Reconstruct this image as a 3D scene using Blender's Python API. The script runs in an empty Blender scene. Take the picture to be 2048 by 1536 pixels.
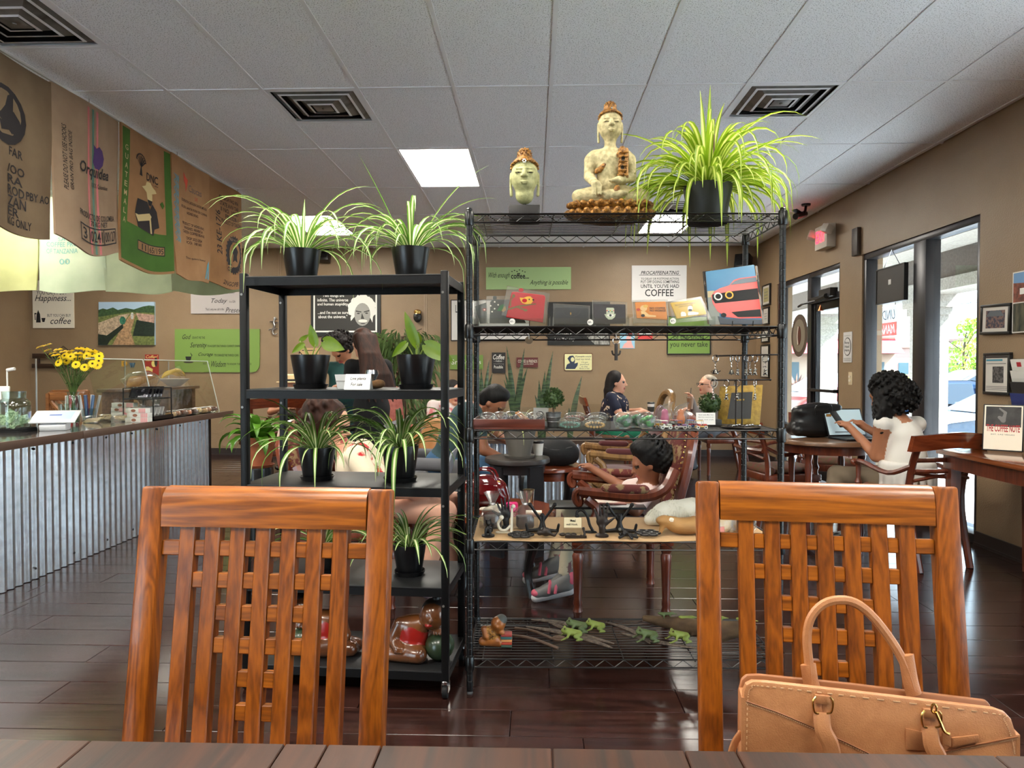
import bpy,bmesh,math,random
import numpy as np
from mathutils import Vector,Matrix,Euler
R=math.radians
pi=math.pi
sc=bpy.context.scene
COL=sc.collection
random.seed(7)

# ------------------------------------------------------------------ camera
F=1420.0 # focal length in pixels of the 2048 px wide frame
YAW=math.atan(44/F) # room axis vanishes at pixel (1068, 738)
PIT=math.atan(30/F)
EYE=1.27
cam=bpy.data.objects.new('camera',bpy.data.cameras.new('camera'))
COL.objects.link(cam)
cam.location=(0,0,EYE)
cam.rotation_euler=(pi/2-PIT,0,YAW)
cam.data.sensor_width=36
cam.data.lens=36*F/2048
cam.data.clip_start=.05
cam.data.clip_end=400
sc.camera=cam

# ------------------------------------------------------------------ sky, sun, exposure
SKY_STRENGTH,SUN_STRENGTH,LAMP_W,EXPOSURE=2.1,18.0,8.0,2.1
w=bpy.data.worlds.new('sky');sc.world=w;w.use_nodes=True
nt=w.node_tree;nt.nodes.clear()
_o=nt.nodes.new('ShaderNodeOutputWorld');_b=nt.nodes.new('ShaderNodeBackground')
_g=nt.nodes.new('ShaderNodeTexCoord');_s=nt.nodes.new('ShaderNodeSeparateXYZ')
_r=nt.nodes.new('ShaderNodeValToRGB')
_r.color_ramp.elements[0].position=0.0;_r.color_ramp.elements[0].color=(.80,.93,1,1)
_r.color_ramp.elements[1].position=0.9;_r.color_ramp.elements[1].color=(.42,.66,1,1)
nt.links.new(_g.outputs['Generated'],_s.inputs[0]);nt.links.new(_s.outputs['Z'],_r.inputs[0])
nt.links.new(_r.outputs[0],_b.inputs[0]);nt.links.new(_b.outputs[0],_o.inputs[0])
_b.inputs[1].default_value=SKY_STRENGTH
_l=bpy.data.lights.new('sun','SUN');_l.energy=SUN_STRENGTH;_l.angle=.01;_l.color=(1,.95,.86)
sun=bpy.data.objects.new('sun',_l);COL.objects.link(sun)
sun.rotation_euler=Vector((-math.cos(R(50)),.12,-math.sin(R(50)))).to_track_quat('-Z','Y').to_euler() # high sun from the street side
vs=sc.view_settings
sc.display_settings.display_device='sRGB'
vs.view_transform='Standard';vs.look='None';vs.gamma=1;vs.use_curve_mapping=False
vs.exposure=EXPOSURE
sc.cycles.use_denoising=True
sc.cycles.max_bounces=10;sc.cycles.diffuse_bounces=5;sc.cycles.glossy_bounces=4
sc.cycles.transparent_max_bounces=24;sc.cycles.transmission_bounces=6
sc.cycles.sample_clamp_indirect=8.0;sc.cycles.caustics_reflective=False;sc.cycles.caustics_refractive=False

# ------------------------------------------------------------------ photo pixel -> point
def ray(u,v):
    a=(u-1024)/F;b=(768-v)/F
    cy,sy,cp,sp=math.cos(YAW),math.sin(YAW),math.cos(PIT),math.sin(PIT)
    r=(cy,sy,0);f=(-sy*cp,cy*cp,-sp);up=(-sy*sp,cy*sp,cp)
    return[f[i]+a*r[i]+b*up[i]for i in range(3)]
def PY(u,v,Y):
    d=ray(u,v);t=Y/d[1];return Vector((d[0]*t,Y,EYE+d[2]*t))
def PZ(u,v,z):
    d=ray(u,v);t=(z-EYE)/d[2];return Vector((d[0]*t,d[1]*t,z))
def PX(u,v,X):
    d=ray(u,v);t=X/d[0];return Vector((X,d[1]*t,EYE+d[2]*t))

# ------------------------------------------------------------------ materials
def lin(c):
    return tuple(((x/255)/12.92 if x/255<=.04045 else((x/255+.055)/1.055)**2.4)for x in c[:3])+(1,)
MATS={}
def mat(name,rgb,rough=.5,metal=0,rgb2=None,nscale=8,stretch=(1,1,1),bump=0,bscale=150,bstretch=(1,1,1),
        emit=0,spec=.5,coat=0,contrast=(.35,.65),detail=4,trl=0,sheen=0):
    if name in MATS:return MATS[name]
    m=bpy.data.materials.new(name);m.use_nodes=True;MATS[name]=m
    N=m.node_tree.nodes;L=m.node_tree.links;b=N['Principled BSDF']
    b.inputs['Base Color'].default_value=lin(rgb);b.inputs['Roughness'].default_value=rough
    b.inputs['Metallic'].default_value=metal;b.inputs['Specular IOR Level'].default_value=spec
    if coat:b.inputs['Coat Weight'].default_value=coat;b.inputs['Coat Roughness'].default_value=.08
    if sheen:b.inputs['Sheen Weight'].default_value=sheen
    if emit:
        b.inputs['Emission Color'].default_value=lin(rgb);b.inputs['Emission Strength'].default_value=emit
    if rgb2 or bump:
        tc=N.new('ShaderNodeTexCoord')
    if rgb2:
        mp=N.new('ShaderNodeMapping');mp.inputs['Scale'].default_value=stretch
        no=N.new('ShaderNodeTexNoise');no.inputs['Scale'].default_value=nscale;no.inputs['Detail'].default_value=detail
        cr=N.new('ShaderNodeValToRGB');e=cr.color_ramp.elements
        e[0].position,e[1].position=contrast;e[0].color=lin(rgb);e[1].color=lin(rgb2)
        L.new(tc.outputs['Object'],mp.inputs[0]);L.new(mp.outputs[0],no.inputs['Vector'])
        L.new(no.outputs['Fac'],cr.inputs[0]);L.new(cr.outputs[0],b.inputs['Base Color'])
    if bump:
        mp2=N.new('ShaderNodeMapping');mp2.inputs['Scale'].default_value=bstretch
        n2=N.new('ShaderNodeTexNoise');n2.inputs['Scale'].default_value=bscale;n2.inputs['Detail'].default_value=3
        bp=N.new('ShaderNodeBump');bp.inputs['Strength'].default_value=bump;bp.inputs['Distance'].default_value=.004
        L.new(tc.outputs['Object'],mp2.inputs[0]);L.new(mp2.outputs[0],n2.inputs['Vector'])
        L.new(n2.outputs['Fac'],bp.inputs['Height']);L.new(bp.outputs[0],b.inputs['Normal'])
    if trl:
        t=N.new('ShaderNodeBsdfTranslucent');mx=N.new('ShaderNodeMixShader');mx.inputs[0].default_value=trl
        t.inputs[0].default_value=lin(rgb);L.new(b.outputs[0],mx.inputs[1]);L.new(t.outputs[0],mx.inputs[2])
        if rgb2:L.new(cr.outputs[0],t.inputs[0])
        L.new(mx.outputs[0],N['Material Output'].inputs[0])
    return m
def clear(name,tint=(235,242,240),rough=.03,refl=.5,haze=0):
    if name in MATS:return MATS[name]
    m=bpy.data.materials.new(name);m.use_nodes=True;MATS[name]=m
    N=m.node_tree.nodes;L=m.node_tree.links;N.remove(N['Principled BSDF'])
    t=N.new('ShaderNodeBsdfTransparent');t.inputs[0].default_value=lin(tint)
    g=N.new('ShaderNodeBsdfGlossy');g.inputs[0].default_value=(1,1,1,1);g.inputs['Roughness'].default_value=rough
    lw=N.new('ShaderNodeLayerWeight');lw.inputs[0].default_value=refl
    mx=N.new('ShaderNodeMixShader')
    p1=N.new('ShaderNodeMath');p1.operation='POWER';p1.inputs[1].default_value=3.5
    p2=N.new('ShaderNodeMath');p2.operation='MULTIPLY_ADD';p2.inputs[1].default_value=refl;p2.inputs[2].default_value=.04
    lw.inputs[0].default_value=.5;L.new(lw.outputs['Facing'],p1.inputs[0]);L.new(p1.outputs[0],p2.inputs[0])
    L.new(p2.outputs[0],mx.inputs[0]);L.new(t.outputs[0],mx.inputs[1]);L.new(g.outputs[0],mx.inputs[2])
    out=mx
    if haze:
        d=N.new('ShaderNodeBsdfDiffuse');d.inputs[0].default_value=lin(tint);m2=N.new('ShaderNodeMixShader')
        m2.inputs[0].default_value=haze;L.new(mx.outputs[0],m2.inputs[1]);L.new(d.outputs[0],m2.inputs[2]);out=m2
    L.new(out.outputs[0],N['Material Output'].inputs[0])
    return m
def wood(name,c1,c2,axis='z',scale=14,rough=.35,coat=.25,stretch=14,bump=.12):
    if name in MATS:return MATS[name]
    m=mat(name,c1,rough,coat=coat);N=m.node_tree.nodes;L=m.node_tree.links;b=N['Principled BSDF']
    tc=N.new('ShaderNodeTexCoord');mp=N.new('ShaderNodeMapping')
    s=[scale]*3;s['xyz'.index(axis)]=scale/stretch;mp.inputs['Scale'].default_value=s
    oi=N.new('ShaderNodeObjectInfo');ad=N.new('ShaderNodeVectorMath');ad.operation='ADD'
    mu=N.new('ShaderNodeMath');mu.operation='MULTIPLY';mu.inputs[1].default_value=9.0
    L.new(oi.outputs['Random'],mu.inputs[0]);L.new(tc.outputs['Object'],mp.inputs[0])
    L.new(mp.outputs[0],ad.inputs[0]);L.new(mu.outputs[0],ad.inputs[1])
    n1=N.new('ShaderNodeTexNoise');n1.inputs['Scale'].default_value=1.0;n1.inputs['Detail'].default_value=3;n1.inputs['Distortion'].default_value=.8
    n2=N.new('ShaderNodeTexNoise');n2.inputs['Scale'].default_value=9;n2.inputs['Detail'].default_value=4
    wv=N.new('ShaderNodeMath');wv.operation='SINE';m3=N.new('ShaderNodeMath');m3.operation='MULTIPLY';m3.inputs[1].default_value=34
    L.new(ad.outputs[0],n1.inputs['Vector']);L.new(ad.outputs[0],n2.inputs['Vector'])
    L.new(n1.outputs['Fac'],m3.inputs[0]);L.new(m3.outputs[0],wv.inputs[0])
    mr=N.new('ShaderNodeMapRange');mr.inputs[1].default_value=-1;mr.inputs[2].default_value=1;mr.inputs[3].default_value=.0;mr.inputs[4].default_value=.42
    L.new(wv.outputs[0],mr.inputs[0])
    a2=N.new('ShaderNodeMath');a2.operation='MULTIPLY_ADD';a2.inputs[1].default_value=.9;L.new(n2.outputs['Fac'],a2.inputs[0]);L.new(mr.outputs[0],a2.inputs[2])
    cr=N.new('ShaderNodeValToRGB');e=cr.color_ramp.elements;e[0].position,e[1].position=.25,1.05;e[0].color=lin(c1);e[1].color=lin(c2)
    L.new(a2.outputs[0],cr.inputs[0]);L.new(cr.outputs[0],b.inputs['Base Color'])
    if bump:
        bp=N.new('ShaderNodeBump');bp.inputs['Strength'].default_value=bump;bp.inputs['Distance'].default_value=.003
        L.new(n2.outputs['Fac'],bp.inputs['Height']);L.new(bp.outputs[0],b.inputs['Normal'])
    return m

# ------------------------------------------------------------------ objects
def tag(o,label=None,cat=None,group=None,kind=None):
    if label:o['label']=label
    if cat:o['category']=cat
    if group:o['group']=group
    if kind:o['kind']=kind
    return o
def T(name,label,cat,loc=(0,0,0),rz=0,group=None):
    o=bpy.data.objects.new(name,None);COL.objects.link(o);o.empty_display_size=.05
    o.location=loc;o.rotation_euler=(0,0,rz)
    return tag(o,label,cat,group)
def dup(o,parent=None):
    c=o.copy();COL.objects.link(c);c.parent=parent
    if parent is not None:c.matrix_parent_inverse=Matrix()
    for ch in list(o.children):dup(ch,c)
    return c
def meshobj(name,me,mats,parent=None,loc=None,rot=None):
    o=bpy.data.objects.new(name,me);COL.objects.link(o)
    for m in(mats if isinstance(mats,(list,tuple))else[mats]):me.materials.append(m)
    if parent is not None:o.parent=parent
    if loc is not None:o.location=loc
    if rot is not None:o.rotation_euler=rot
    return o
class MB:
    def __init__(s):s.v=[];s.f=[];s.m=[];s.mi=0
    def add(s,vs,fs):
        k=len(s.v);s.v+=[tuple(x)for x in vs]
        for f in fs:s.f.append(tuple(i+k for i in f));s.m.append(s.mi)
        return s
    def mark(s):return len(s.v)
    def xf(s,M,k=0):
        for i in range(k,len(s.v)):s.v[i]=tuple(M@Vector(s.v[i]))
        return s
    def bx(s,x0,y0,z0,x1,y1,z1):
        return s.add([(x0,y0,z0),(x1,y0,z0),(x1,y1,z0),(x0,y1,z0),(x0,y0,z1),(x1,y0,z1),(x1,y1,z1),(x0,y1,z1)],
                     [(0,3,2,1),(4,5,6,7),(0,1,5,4),(1,2,6,5),(2,3,7,6),(3,0,4,7)])
    def box(s,c,z,rot=(0,0,0)):
        k=s.mark();a,b,d=z[0]/2,z[1]/2,z[2]/2
        s.bx(-a,-b,-d,a,b,d);return s.xf(Matrix.Translation(c)@Euler(rot).to_matrix().to_4x4(),k)
    def bar(s,p0,p1,w,d,up=(0,0,1),w1=None,d1=None):
        p0,p1=Vector(p0),Vector(p1);t=(p1-p0).normalized();u=Vector(up)
        a=t.cross(u)
        if a.length<1e-4:a=t.cross(Vector((1,0,0)))
        a.normalize();b=a.cross(t);w1=w if w1 is None else w1;d1=d if d1 is None else d1;vs=[]
        for p,W,D in((p0,w,d),(p1,w1,d1)):
            for i,j in((-1,-1),(1,-1),(1,1),(-1,1)):vs.append(p+a*(i*W/2)+b*(j*D/2))
        return s.add(vs,[(0,1,2,3),(7,6,5,4),(0,4,5,1),(1,5,6,2),(2,6,7,3),(3,7,4,0)])
    def tube(s,pts,r,n=8,closed=False,flat=1.0,up=None):
        P=[Vector(p)for p in pts];m=len(P);rs=r if isinstance(r,(list,tuple))else[r]*m
        nrm=None;vs=[]
        for i in range(m):
            a=P[(i-1)%m]if(closed or i>0)else P[i];b=P[(i+1)%m]if(closed or i<m-1)else P[i]
            t=(b-a);t=t.normalized()if t.length>1e-9 else Vector((0,0,1))
            if up is not None:nrm=Vector(up)
            elif nrm is None:nrm=Vector((0,0,1))if abs(t.z)<.9 else Vector((1,0,0))
            nrm=nrm-t*nrm.dot(t)
            nrm=nrm.normalized()if nrm.length>1e-6 else t.orthogonal().normalized()
            bi=t.cross(nrm)
            for k in range(n):
                an=2*pi*k/n;vs.append(P[i]+(nrm*math.sin(an)*flat+bi*math.cos(an))*rs[i])
        fs=[]
        for i in range(m if closed else m-1):
            j=(i+1)%m
            for k in range(n):fs.append((i*n+k,i*n+(k+1)%n,j*n+(k+1)%n,j*n+k))
        if not closed:fs+=[tuple(range(n))[::-1],tuple((m-1)*n+k for k in range(n))]
        return s.add(vs,fs)
    def cyl(s,p0,p1,r0,r1=None,n=14):return s.tube([p0,p1],[r0,r0 if r1 is None else r1],n)
    def lathe(s,prof,c=(0,0,0),n=24,sx=1,sy=1):
        vs=[];m=len(prof)
        for r,z in prof:
            for k in range(n):a=2*pi*k/n;vs.append((c[0]+r*sx*math.cos(a),c[1]+r*sy*math.sin(a),c[2]+z))
        fs=[(i*n+k,i*n+(k+1)%n,(i+1)*n+(k+1)%n,(i+1)*n+k)for i in range(m-1)for k in range(n)]
        if prof[0][0]>1e-6:fs.append(tuple(range(n))[::-1])
        if prof[-1][0]>1e-6:fs.append(tuple((m-1)*n+k for k in range(n)))
        return s.add(vs,fs)
    def prism(s,poly,d0,d1,pl='xz'):
        n=len(poly);mk={'xz':lambda a,b,d:(a,d,b),'xy':lambda a,b,d:(a,b,d),'yz':lambda a,b,d:(d,a,b)}[pl]
        vs=[mk(a,b,d0)for a,b in poly]+[mk(a,b,d1)for a,b in poly]
        return s.add(vs,[tuple(range(n)),tuple(range(2*n-1,n-1,-1))]+[(i,i+n,(i+1)%n+n,(i+1)%n)for i in range(n)])
    def ball(s,c,r,n=14,m=8):
        r=(r,r,r)if not isinstance(r,(tuple,list))else r
        k=s.mark();s.lathe([(math.sin(pi*i/m),-math.cos(pi*i/m))for i in range(m+1)],n=n)
        for i in range(k,len(s.v)):x,y,z=s.v[i];s.v[i]=(c[0]+x*r[0],c[1]+y*r[1],c[2]+z*r[2])
        return s
    def grid(s,fn,nu,nv,cu=False):
        vs=[fn(i/nu,j/nv)for j in range(nv+1)for i in range(nu+1)];w=nu+1
        return s.add(vs,[(j*w+i,j*w+i+1,(j+1)*w+i+1,(j+1)*w+i)for j in range(nv)for i in range(nu)])
    def mesh(s,name,bev=0,seg=2,ang=32,smooth=True,weld=True):
        me=bpy.data.meshes.new(name);me.from_pydata(s.v,[],s.f)
        if any(s.m):me.polygons.foreach_set('material_index',s.m)
        bm=bmesh.new();bm.from_mesh(me)
        if weld:bmesh.ops.remove_doubles(bm,verts=bm.verts,dist=1e-5)
        bmesh.ops.recalc_face_normals(bm,faces=bm.faces)
        if bev:
            es=[e for e in bm.edges if len(e.link_faces)==2 and e.calc_face_angle(0)>R(40)]
            bmesh.ops.bevel(bm,geom=es,offset=bev,segments=seg,affect='EDGES',clamp_overlap=True,profile=.5)
        bm.to_mesh(me);bm.free()
        if smooth:
            me.polygons.foreach_set('use_smooth',[True]*len(me.polygons));me.set_sharp_from_angle(angle=R(ang))
        return me
    def obj(s,name,mats,parent=None,loc=None,rot=None,bev=0,seg=2,ang=32,smooth=True,weld=True):
        return meshobj(name,s.mesh(name,bev,seg,ang,smooth,weld),mats,parent,loc,rot)
def rrect(x0,z0,x1,z1,r,n=4):
    out=[]
    for cx,cz,a in((x1-r,z1-r,0),(x0+r,z1-r,90),(x0+r,z0+r,180),(x1-r,z0+r,270)):
        out+=[(cx+r*math.cos(R(a+90*i/n)),cz+r*math.sin(R(a+90*i/n)))for i in range(n+1)]
    return out
def arc(c,r,a0,a1,n=12):return[(c[0]+r*math.cos(R(a0+(a1-a0)*i/n)),c[1]+r*math.sin(R(a0+(a1-a0)*i/n)))for i in range(n+1)]
def bez(pts,n=24):
    """Catmull-Rom through points"""
    P=[Vector(p)for p in pts];P=[P[0]*2-P[1]]+P+[P[-1]*2-P[-2]];out=[];segs=len(P)-3
    for i in range(n+1):
        t=i/n*segs;k=min(int(t),segs-1);t-=k;a,b,c,d=P[k:k+4]
        out.append(.5*((2*b)+(c-a)*t+(2*a-5*b+4*c-d)*t*t+(3*b-3*c+d-a)*t**3))
    return out
_tc={}
def textmesh(s,shear=0,bold=0):
    k=(s,shear,bold)
    if k in _tc:return _tc[k]
    cu=bpy.data.curves.new('t','FONT');cu.body=s;cu.resolution_u=2;cu.fill_mode='FRONT';cu.shear=shear;cu.offset=bold
    cu.space_line=.95;cu.align_x='CENTER' if '\n' in s else 'LEFT'
    o=bpy.data.objects.new('t',cu);me=bpy.data.meshes.new_from_object(o)
    v=[tuple(x.co)for x in me.vertices];f=[tuple(p.vertices)for p in me.polygons]
    bpy.data.objects.remove(o);bpy.data.curves.remove(cu);bpy.data.meshes.remove(me)
    a=np.array(v);lo=a.min(0);hi=a.max(0);_tc[k]=(v,f,lo,hi);return _tc[k]
def text(s,m,parent,fn,shear=0,bold=0,name='lettering'):
    """lettering filling the unit square; fn(a, b) -> point"""
    v,f,lo,hi=textmesh(s,shear,bold);d=hi-lo
    vs=[fn((x-lo[0])/d[0],(y-lo[1])/d[1])for x,y,z in v]
    me=bpy.data.meshes.new(name);me.from_pydata([tuple(q)for q in vs],[],f)
    return meshobj(name,me,m,parent)

# ------------------------------------------------------------------ smooth blended bodies (distance field -> surface net)
def seg_d(X,Y,Z,a,b,ra,rb):
    ab=[b[i]-a[i]for i in range(3)];L2=sum(c*c for c in ab)or 1e-9
    px,py,pz=X-a[0],Y-a[1],Z-a[2]
    t=np.clip((px*ab[0]+py*ab[1]+pz*ab[2])/L2,0,1)
    return np.sqrt((px-t*ab[0])**2+(py-t*ab[1])**2+(pz-t*ab[2])**2)-(ra+(rb-ra)*t)
def ell_d(X,Y,Z,c,r,M):
    px,py,pz=X-c[0],Y-c[1],Z-c[2]
    if M is not None:
        a=np.array(M.to_3x3());px,py,pz=(a[0][0]*px+a[1][0]*py+a[2][0]*pz,a[0][1]*px+a[1][1]*py+a[2][1]*pz,a[0][2]*px+a[1][2]*py+a[2][2]*pz)
    k0=np.sqrt((px/r[0])**2+(py/r[1])**2+(pz/r[2])**2);k1=np.sqrt((px/r[0]**2)**2+(py/r[1]**2)**2+(pz/r[2]**2)**2)
    return np.where(k1>1e-9,k0*(k0-1)/np.maximum(k1,1e-9),-min(r))
class SDF:
    def __init__(s):s.p=[];s.paint=[]
    def cap(s,a,b,ra,rb=None,m=0,k=.02):s.p.append(('c',tuple(a),tuple(b),ra,ra if rb is None else rb,m,k,1));return s
    def ell(s,c,r,m=0,k=.02,M=None):s.p.append(('e',tuple(c),r if isinstance(r,(tuple,list))else(r,r,r),M,None,m,k,1));return s
    def cut(s,c,r,k=.01,M=None):s.p.append(('e',tuple(c),r if isinstance(r,(tuple,list))else(r,r,r),M,None,-1,k,-1));return s
    def chain(s,pts,rs,m=0,k=.015):
        for i in range(len(pts)-1):s.cap(pts[i],pts[i+1],rs[i],rs[i+1],m,k)
        return s
    def dye(s,c,r,m,M=None):s.paint.append((tuple(c),r if isinstance(r,(tuple,list))else(r,r,r),m,M));return s
    def _d(s,q,X,Y,Z):return seg_d(X,Y,Z,q[1],q[2],q[3],q[4])if q[0]=='c' else ell_d(X,Y,Z,q[1],q[2],q[3])
    def build(s,name,mats,parent=None,h=.008,loc=None,smooth=1,rot=None):
        lo=np.full(3,1e9);hi=-lo
        for q in s.p:
            if q[7]<0:continue
            pts=[(q[1],max(q[2])if q[0]=='e' else q[3])]+([(q[2],q[4])]if q[0]=='c' else[])
            for c,r in pts:lo=np.minimum(lo,np.array(c)-r);hi=np.maximum(hi,np.array(c)+r)
        lo-=3*h;hi+=3*h;n=np.ceil((hi-lo)/h).astype(int)+1
        ax=[lo[i]+h*np.arange(n[i])for i in range(3)];Fd=np.full(n,.2,np.float32)
        for q in s.p:
            k=q[6];pad=k+3*h+.01
            if q[0]=='c':
                l=np.minimum(np.array(q[1])-q[3],np.array(q[2])-q[4])-pad;u=np.maximum(np.array(q[1])+q[3],np.array(q[2])+q[4])+pad
            else:l=np.array(q[1])-max(q[2])-pad;u=np.array(q[1])+max(q[2])+pad
            i0=np.clip(((l-lo)/h).astype(int),0,n);i1=np.clip(((u-lo)/h).astype(int)+2,0,n)
            if(i1<=i0).any():continue
            sl=tuple(slice(i0[i],i1[i])for i in range(3))
            d=s._d(q,ax[0][sl[0]][:,None,None],ax[1][sl[1]][None,:,None],ax[2][sl[2]][None,None,:]);g=Fd[sl]
            if q[7]>0:t=np.maximum(k-np.abs(g-d),0)/max(k,1e-6);Fd[sl]=np.minimum(g,d)-t*t*k*.25
            else:t=np.maximum(k-np.abs(g+d),0)/max(k,1e-6);Fd[sl]=np.maximum(g,-d)+t*t*k*.25
        inside=Fd<0;c=[slice(0,-1),slice(1,None)]
        cnt=sum(inside[c[i],c[j],c[l]].astype(np.int8)for i in(0,1)for j in(0,1)for l in(0,1))
        act=np.argwhere((cnt>0)&(cnt<8));idx=np.full(cnt.shape,-1,np.int64);idx[tuple(act.T)]=np.arange(len(act))
        pos=np.zeros((len(act),3));w=np.zeros(len(act));cr=[(i,j,l)for i in(0,1)for j in(0,1)for l in(0,1)]
        val={o:Fd[act[:,0]+o[0],act[:,1]+o[1],act[:,2]+o[2]].astype(float)for o in cr}
        for o in cr:
            for a in range(3):
                if o[a]:continue
                e=list(o);e[a]=1;e=tuple(e);f0,f1=val[o],val[e];x=(f0<0)!=(f1<0)
                t=np.where(x,f0/np.where(x,f0-f1,1),0);pp=np.tile(np.array(o,float),(len(act),1));pp[:,a]+=t
                pos+=pp*x[:,None];w+=x
        pos=(act+pos/w[:,None])*h+lo;quads=[]
        for a in range(3):
            s0=[slice(None)]*3;s1=[slice(None)]*3;s0[a]=slice(0,-1);s1[a]=slice(1,None)
            A=inside[tuple(s0)];B=inside[tuple(s1)];e=np.argwhere(A!=B);b,cc=(a+1)%3,(a+2)%3
            e=e[(e[:,b]>0)&(e[:,cc]>0)];ins=A[tuple(e.T)];q=[]
            for db,dc in((-1,-1),(0,-1),(0,0),(-1,0)):
                t=e.copy();t[:,b]+=db;t[:,cc]+=dc;q.append(idx[tuple(t.T)])
            q=np.stack(q,1);q[~ins]=q[~ins][:,::-1];quads.append(q)
        Q=np.concatenate(quads);Q=Q[(Q>=0).all(1)]
        for _ in range(smooth):
            acc=np.zeros_like(pos);k=np.zeros(len(pos))
            for i in range(4):
                np.add.at(acc,Q[:,i],pos[Q[:,(i+1)%4]]+pos[Q[:,(i+3)%4]]);np.add.at(k,Q[:,i],2)
            pos=np.where(k[:,None]>0,pos*.45+acc/np.maximum(k,1)[:,None]*.55,pos)
        me=bpy.data.meshes.new(name);me.vertices.add(len(pos));me.vertices.foreach_set('co',pos.astype(np.float32).ravel())
        me.loops.add(len(Q)*4);me.loops.foreach_set('vertex_index',Q.astype(np.int32).ravel())
        me.polygons.add(len(Q));me.polygons.foreach_set('loop_start',(np.arange(len(Q))*4).astype(np.int32))
        me.update(calc_edges=True)
        if isinstance(mats,(list,tuple))and len(mats)>1:
            C=pos[Q].mean(1);X,Y,Z=C.T;best=np.full(len(C),1e9);mi=np.zeros(len(C),np.int32)
            for q in s.p:
                if q[7]<0:continue
                d=s._d(q,X,Y,Z);t=d<best;best[t]=d[t];mi[t]=q[5]
            for c0,r,m,M in s.paint:mi[ell_d(X,Y,Z,c0,r,M)<0]=m
            me.polygons.foreach_set('material_index',mi)
        me.polygons.foreach_set('use_smooth',[True]*len(Q));me.update()
        return meshobj(name,me,mats,parent,loc,rot)
# ================================================================== STRUCTURE
XL,XR,YB,YF,ZC=-7.5,3.2,10.35,-3.4,3.04
wallm=mat('wall_paint',(148,124,96),.42,rgb2=(142,118,91),nscale=3,bump=.55,bscale=95,spec=.4)
trimm=mat('trim_paint',(158,134,108),.5)
basem=mat('baseboard_dark',(46,36,34),.4)
alum=mat('bronze_aluminium',(62,60,62),.35,.6)
alumd=mat('bronze_aluminium_dark',(34,33,35),.4,.5)
paneg=clear('window_glass',(246,250,250),.01,.25)
black=mat('black_satin',(10,10,11),.38)
matteblack=mat('black_matte',(9,9,10),.7,spec=.3)
white=mat('white_plastic',(232,230,224),.4)
cream=mat('cream_board',(238,228,208),.6)
chrome=mat('chrome',(200,200,200),.15,1)
steel=mat('steel',(170,168,165),.28,1)
gold=mat('gold_metal',(205,165,95),.25,1)

def st(o):o['kind']='structure';return o
st(MB().bx(XL,YF,-.1,XR+.2,YB,-.012).obj('floor',mat('floor_gap',(22,14,13),.6)))
floor=bpy.data.objects['floor']
# planks -------------------------------------------------------------
plankm=wood('floor_plank',(24,12,10),(54,31,26),'x',7,.17,0,9,.05)
_r=random.Random(3);PW,PL=.188,1.22;cells=[]
y=YF;row=0
while y<YB-.01:
    x=XL-_r.random()*PL
    while x<XR:
        cells.append((max(x,XL),y,min(x+PL,XR),min(y+PW,YB)));x+=PL
    y+=PW;row+=1
def seen(x0,y0,x1,y1):
    if y1<1.5:return 0
    us=[1068+1420*x/max(yy,.3)for x in(x0,x1)for yy in(y0,y1)]
    return max(us)>-20 and min(us)<2070
vis=sorted([c for c in cells if seen(*c)],key=lambda c:c[1])[:300];vset=set(vis)
def plank(mb,x0,y0,x1,y1):g=.0012;return mb.bx(x0+g,y0+g,-.012,x1-g,y1-g,0)
_full=None
for c in vis:
    if abs(c[2]-c[0]-PL)<1e-6 and abs(c[3]-c[1]-PW)<1e-6:
        if _full is None:_full=plank(MB(),-PL/2,-PW/2,PL/2,PW/2).mesh('plank',.0015,1);_full.materials.append(plankm)
        o=bpy.data.objects.new('plank',_full);COL.objects.link(o);o.location=((c[0]+c[2])/2,(c[1]+c[3])/2,0)
    else:
        cx,cy=(c[0]+c[2])/2,(c[1]+c[3])/2
        o=plank(MB(),c[0]-cx,c[1]-cy,c[2]-cx,c[3]-cy).obj('plank',plankm,loc=(cx,cy,0))
    o.parent=floor
b=MB()
for c in cells:
    if c not in vset:plank(b,*c)
o=b.obj('plank_field',plankm,floor,weld=False);o['kind']='stuff'

# ceiling ---------------------------------------------------------------
st(MB().bx(XL,YF,ZC+.03,XR+.2,YB,ZC+.1).obj('ceiling',mat('plenum',(120,120,120),.9)))
ceil=bpy.data.objects['ceiling']
tilem=mat('ceiling_tile',(244,245,248),.95,rgb2=(150,150,152),nscale=150,contrast=(.56,.68),detail=2,bump=.25,bscale=170)
barm=mat('ceiling_bar',(232,232,234),.5)
CX=lambda c:.105+.61*c
RY=lambda r:4.48+1.22*r
LIT={(-2,1),(-5,3),(2,3),(-5,-2),(-2,-2),(2,-2),(-9,1),(-9,3),(-9,-2),(-5,-4),(-2,-4),(2,-4),(-9,-4)}
OFF={(-2,3)}
VENT={(-3,0):0,(-5,-2+1):0,(2,0):0,(2,2):1}
_tm={}
def tile(x0,y0,x1,y1):
    x0,x1,y0,y1=max(x0,XL),min(x1,XR),max(y0,YF),min(y1,YB)
    if x1-x0<.03 or y1-y0<.03:return
    k=(round(x1-x0,3),round(y1-y0,3))
    if k not in _tm:
        a,c=k[0]/2-.011,k[1]/2-.011
        _tm[k]=MB().bx(-a,-c,0,a,c,.012).mesh('ceiling_tile');_tm[k].materials.append(tilem)
    o=bpy.data.objects.new('ceiling_tile',_tm[k]);COL.objects.link(o);o.parent=ceil;o.location=((x0+x1)/2,(y0+y1)/2,ZC)
for c in range(-13,6):
    for r in range(-7,6):
        if(c,r)in LIT or(c,r)in OFF:continue
        x0,y0=CX(c),RY(r)
        if(c,r)in VENT:
            if VENT[(c,r)]:tile(x0,y0,x0+.61,y0+.61)
            else:tile(x0,y0+.61,x0+.61,y0+1.22)
        else:tile(x0,y0,x0+.61,y0+1.22)
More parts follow.
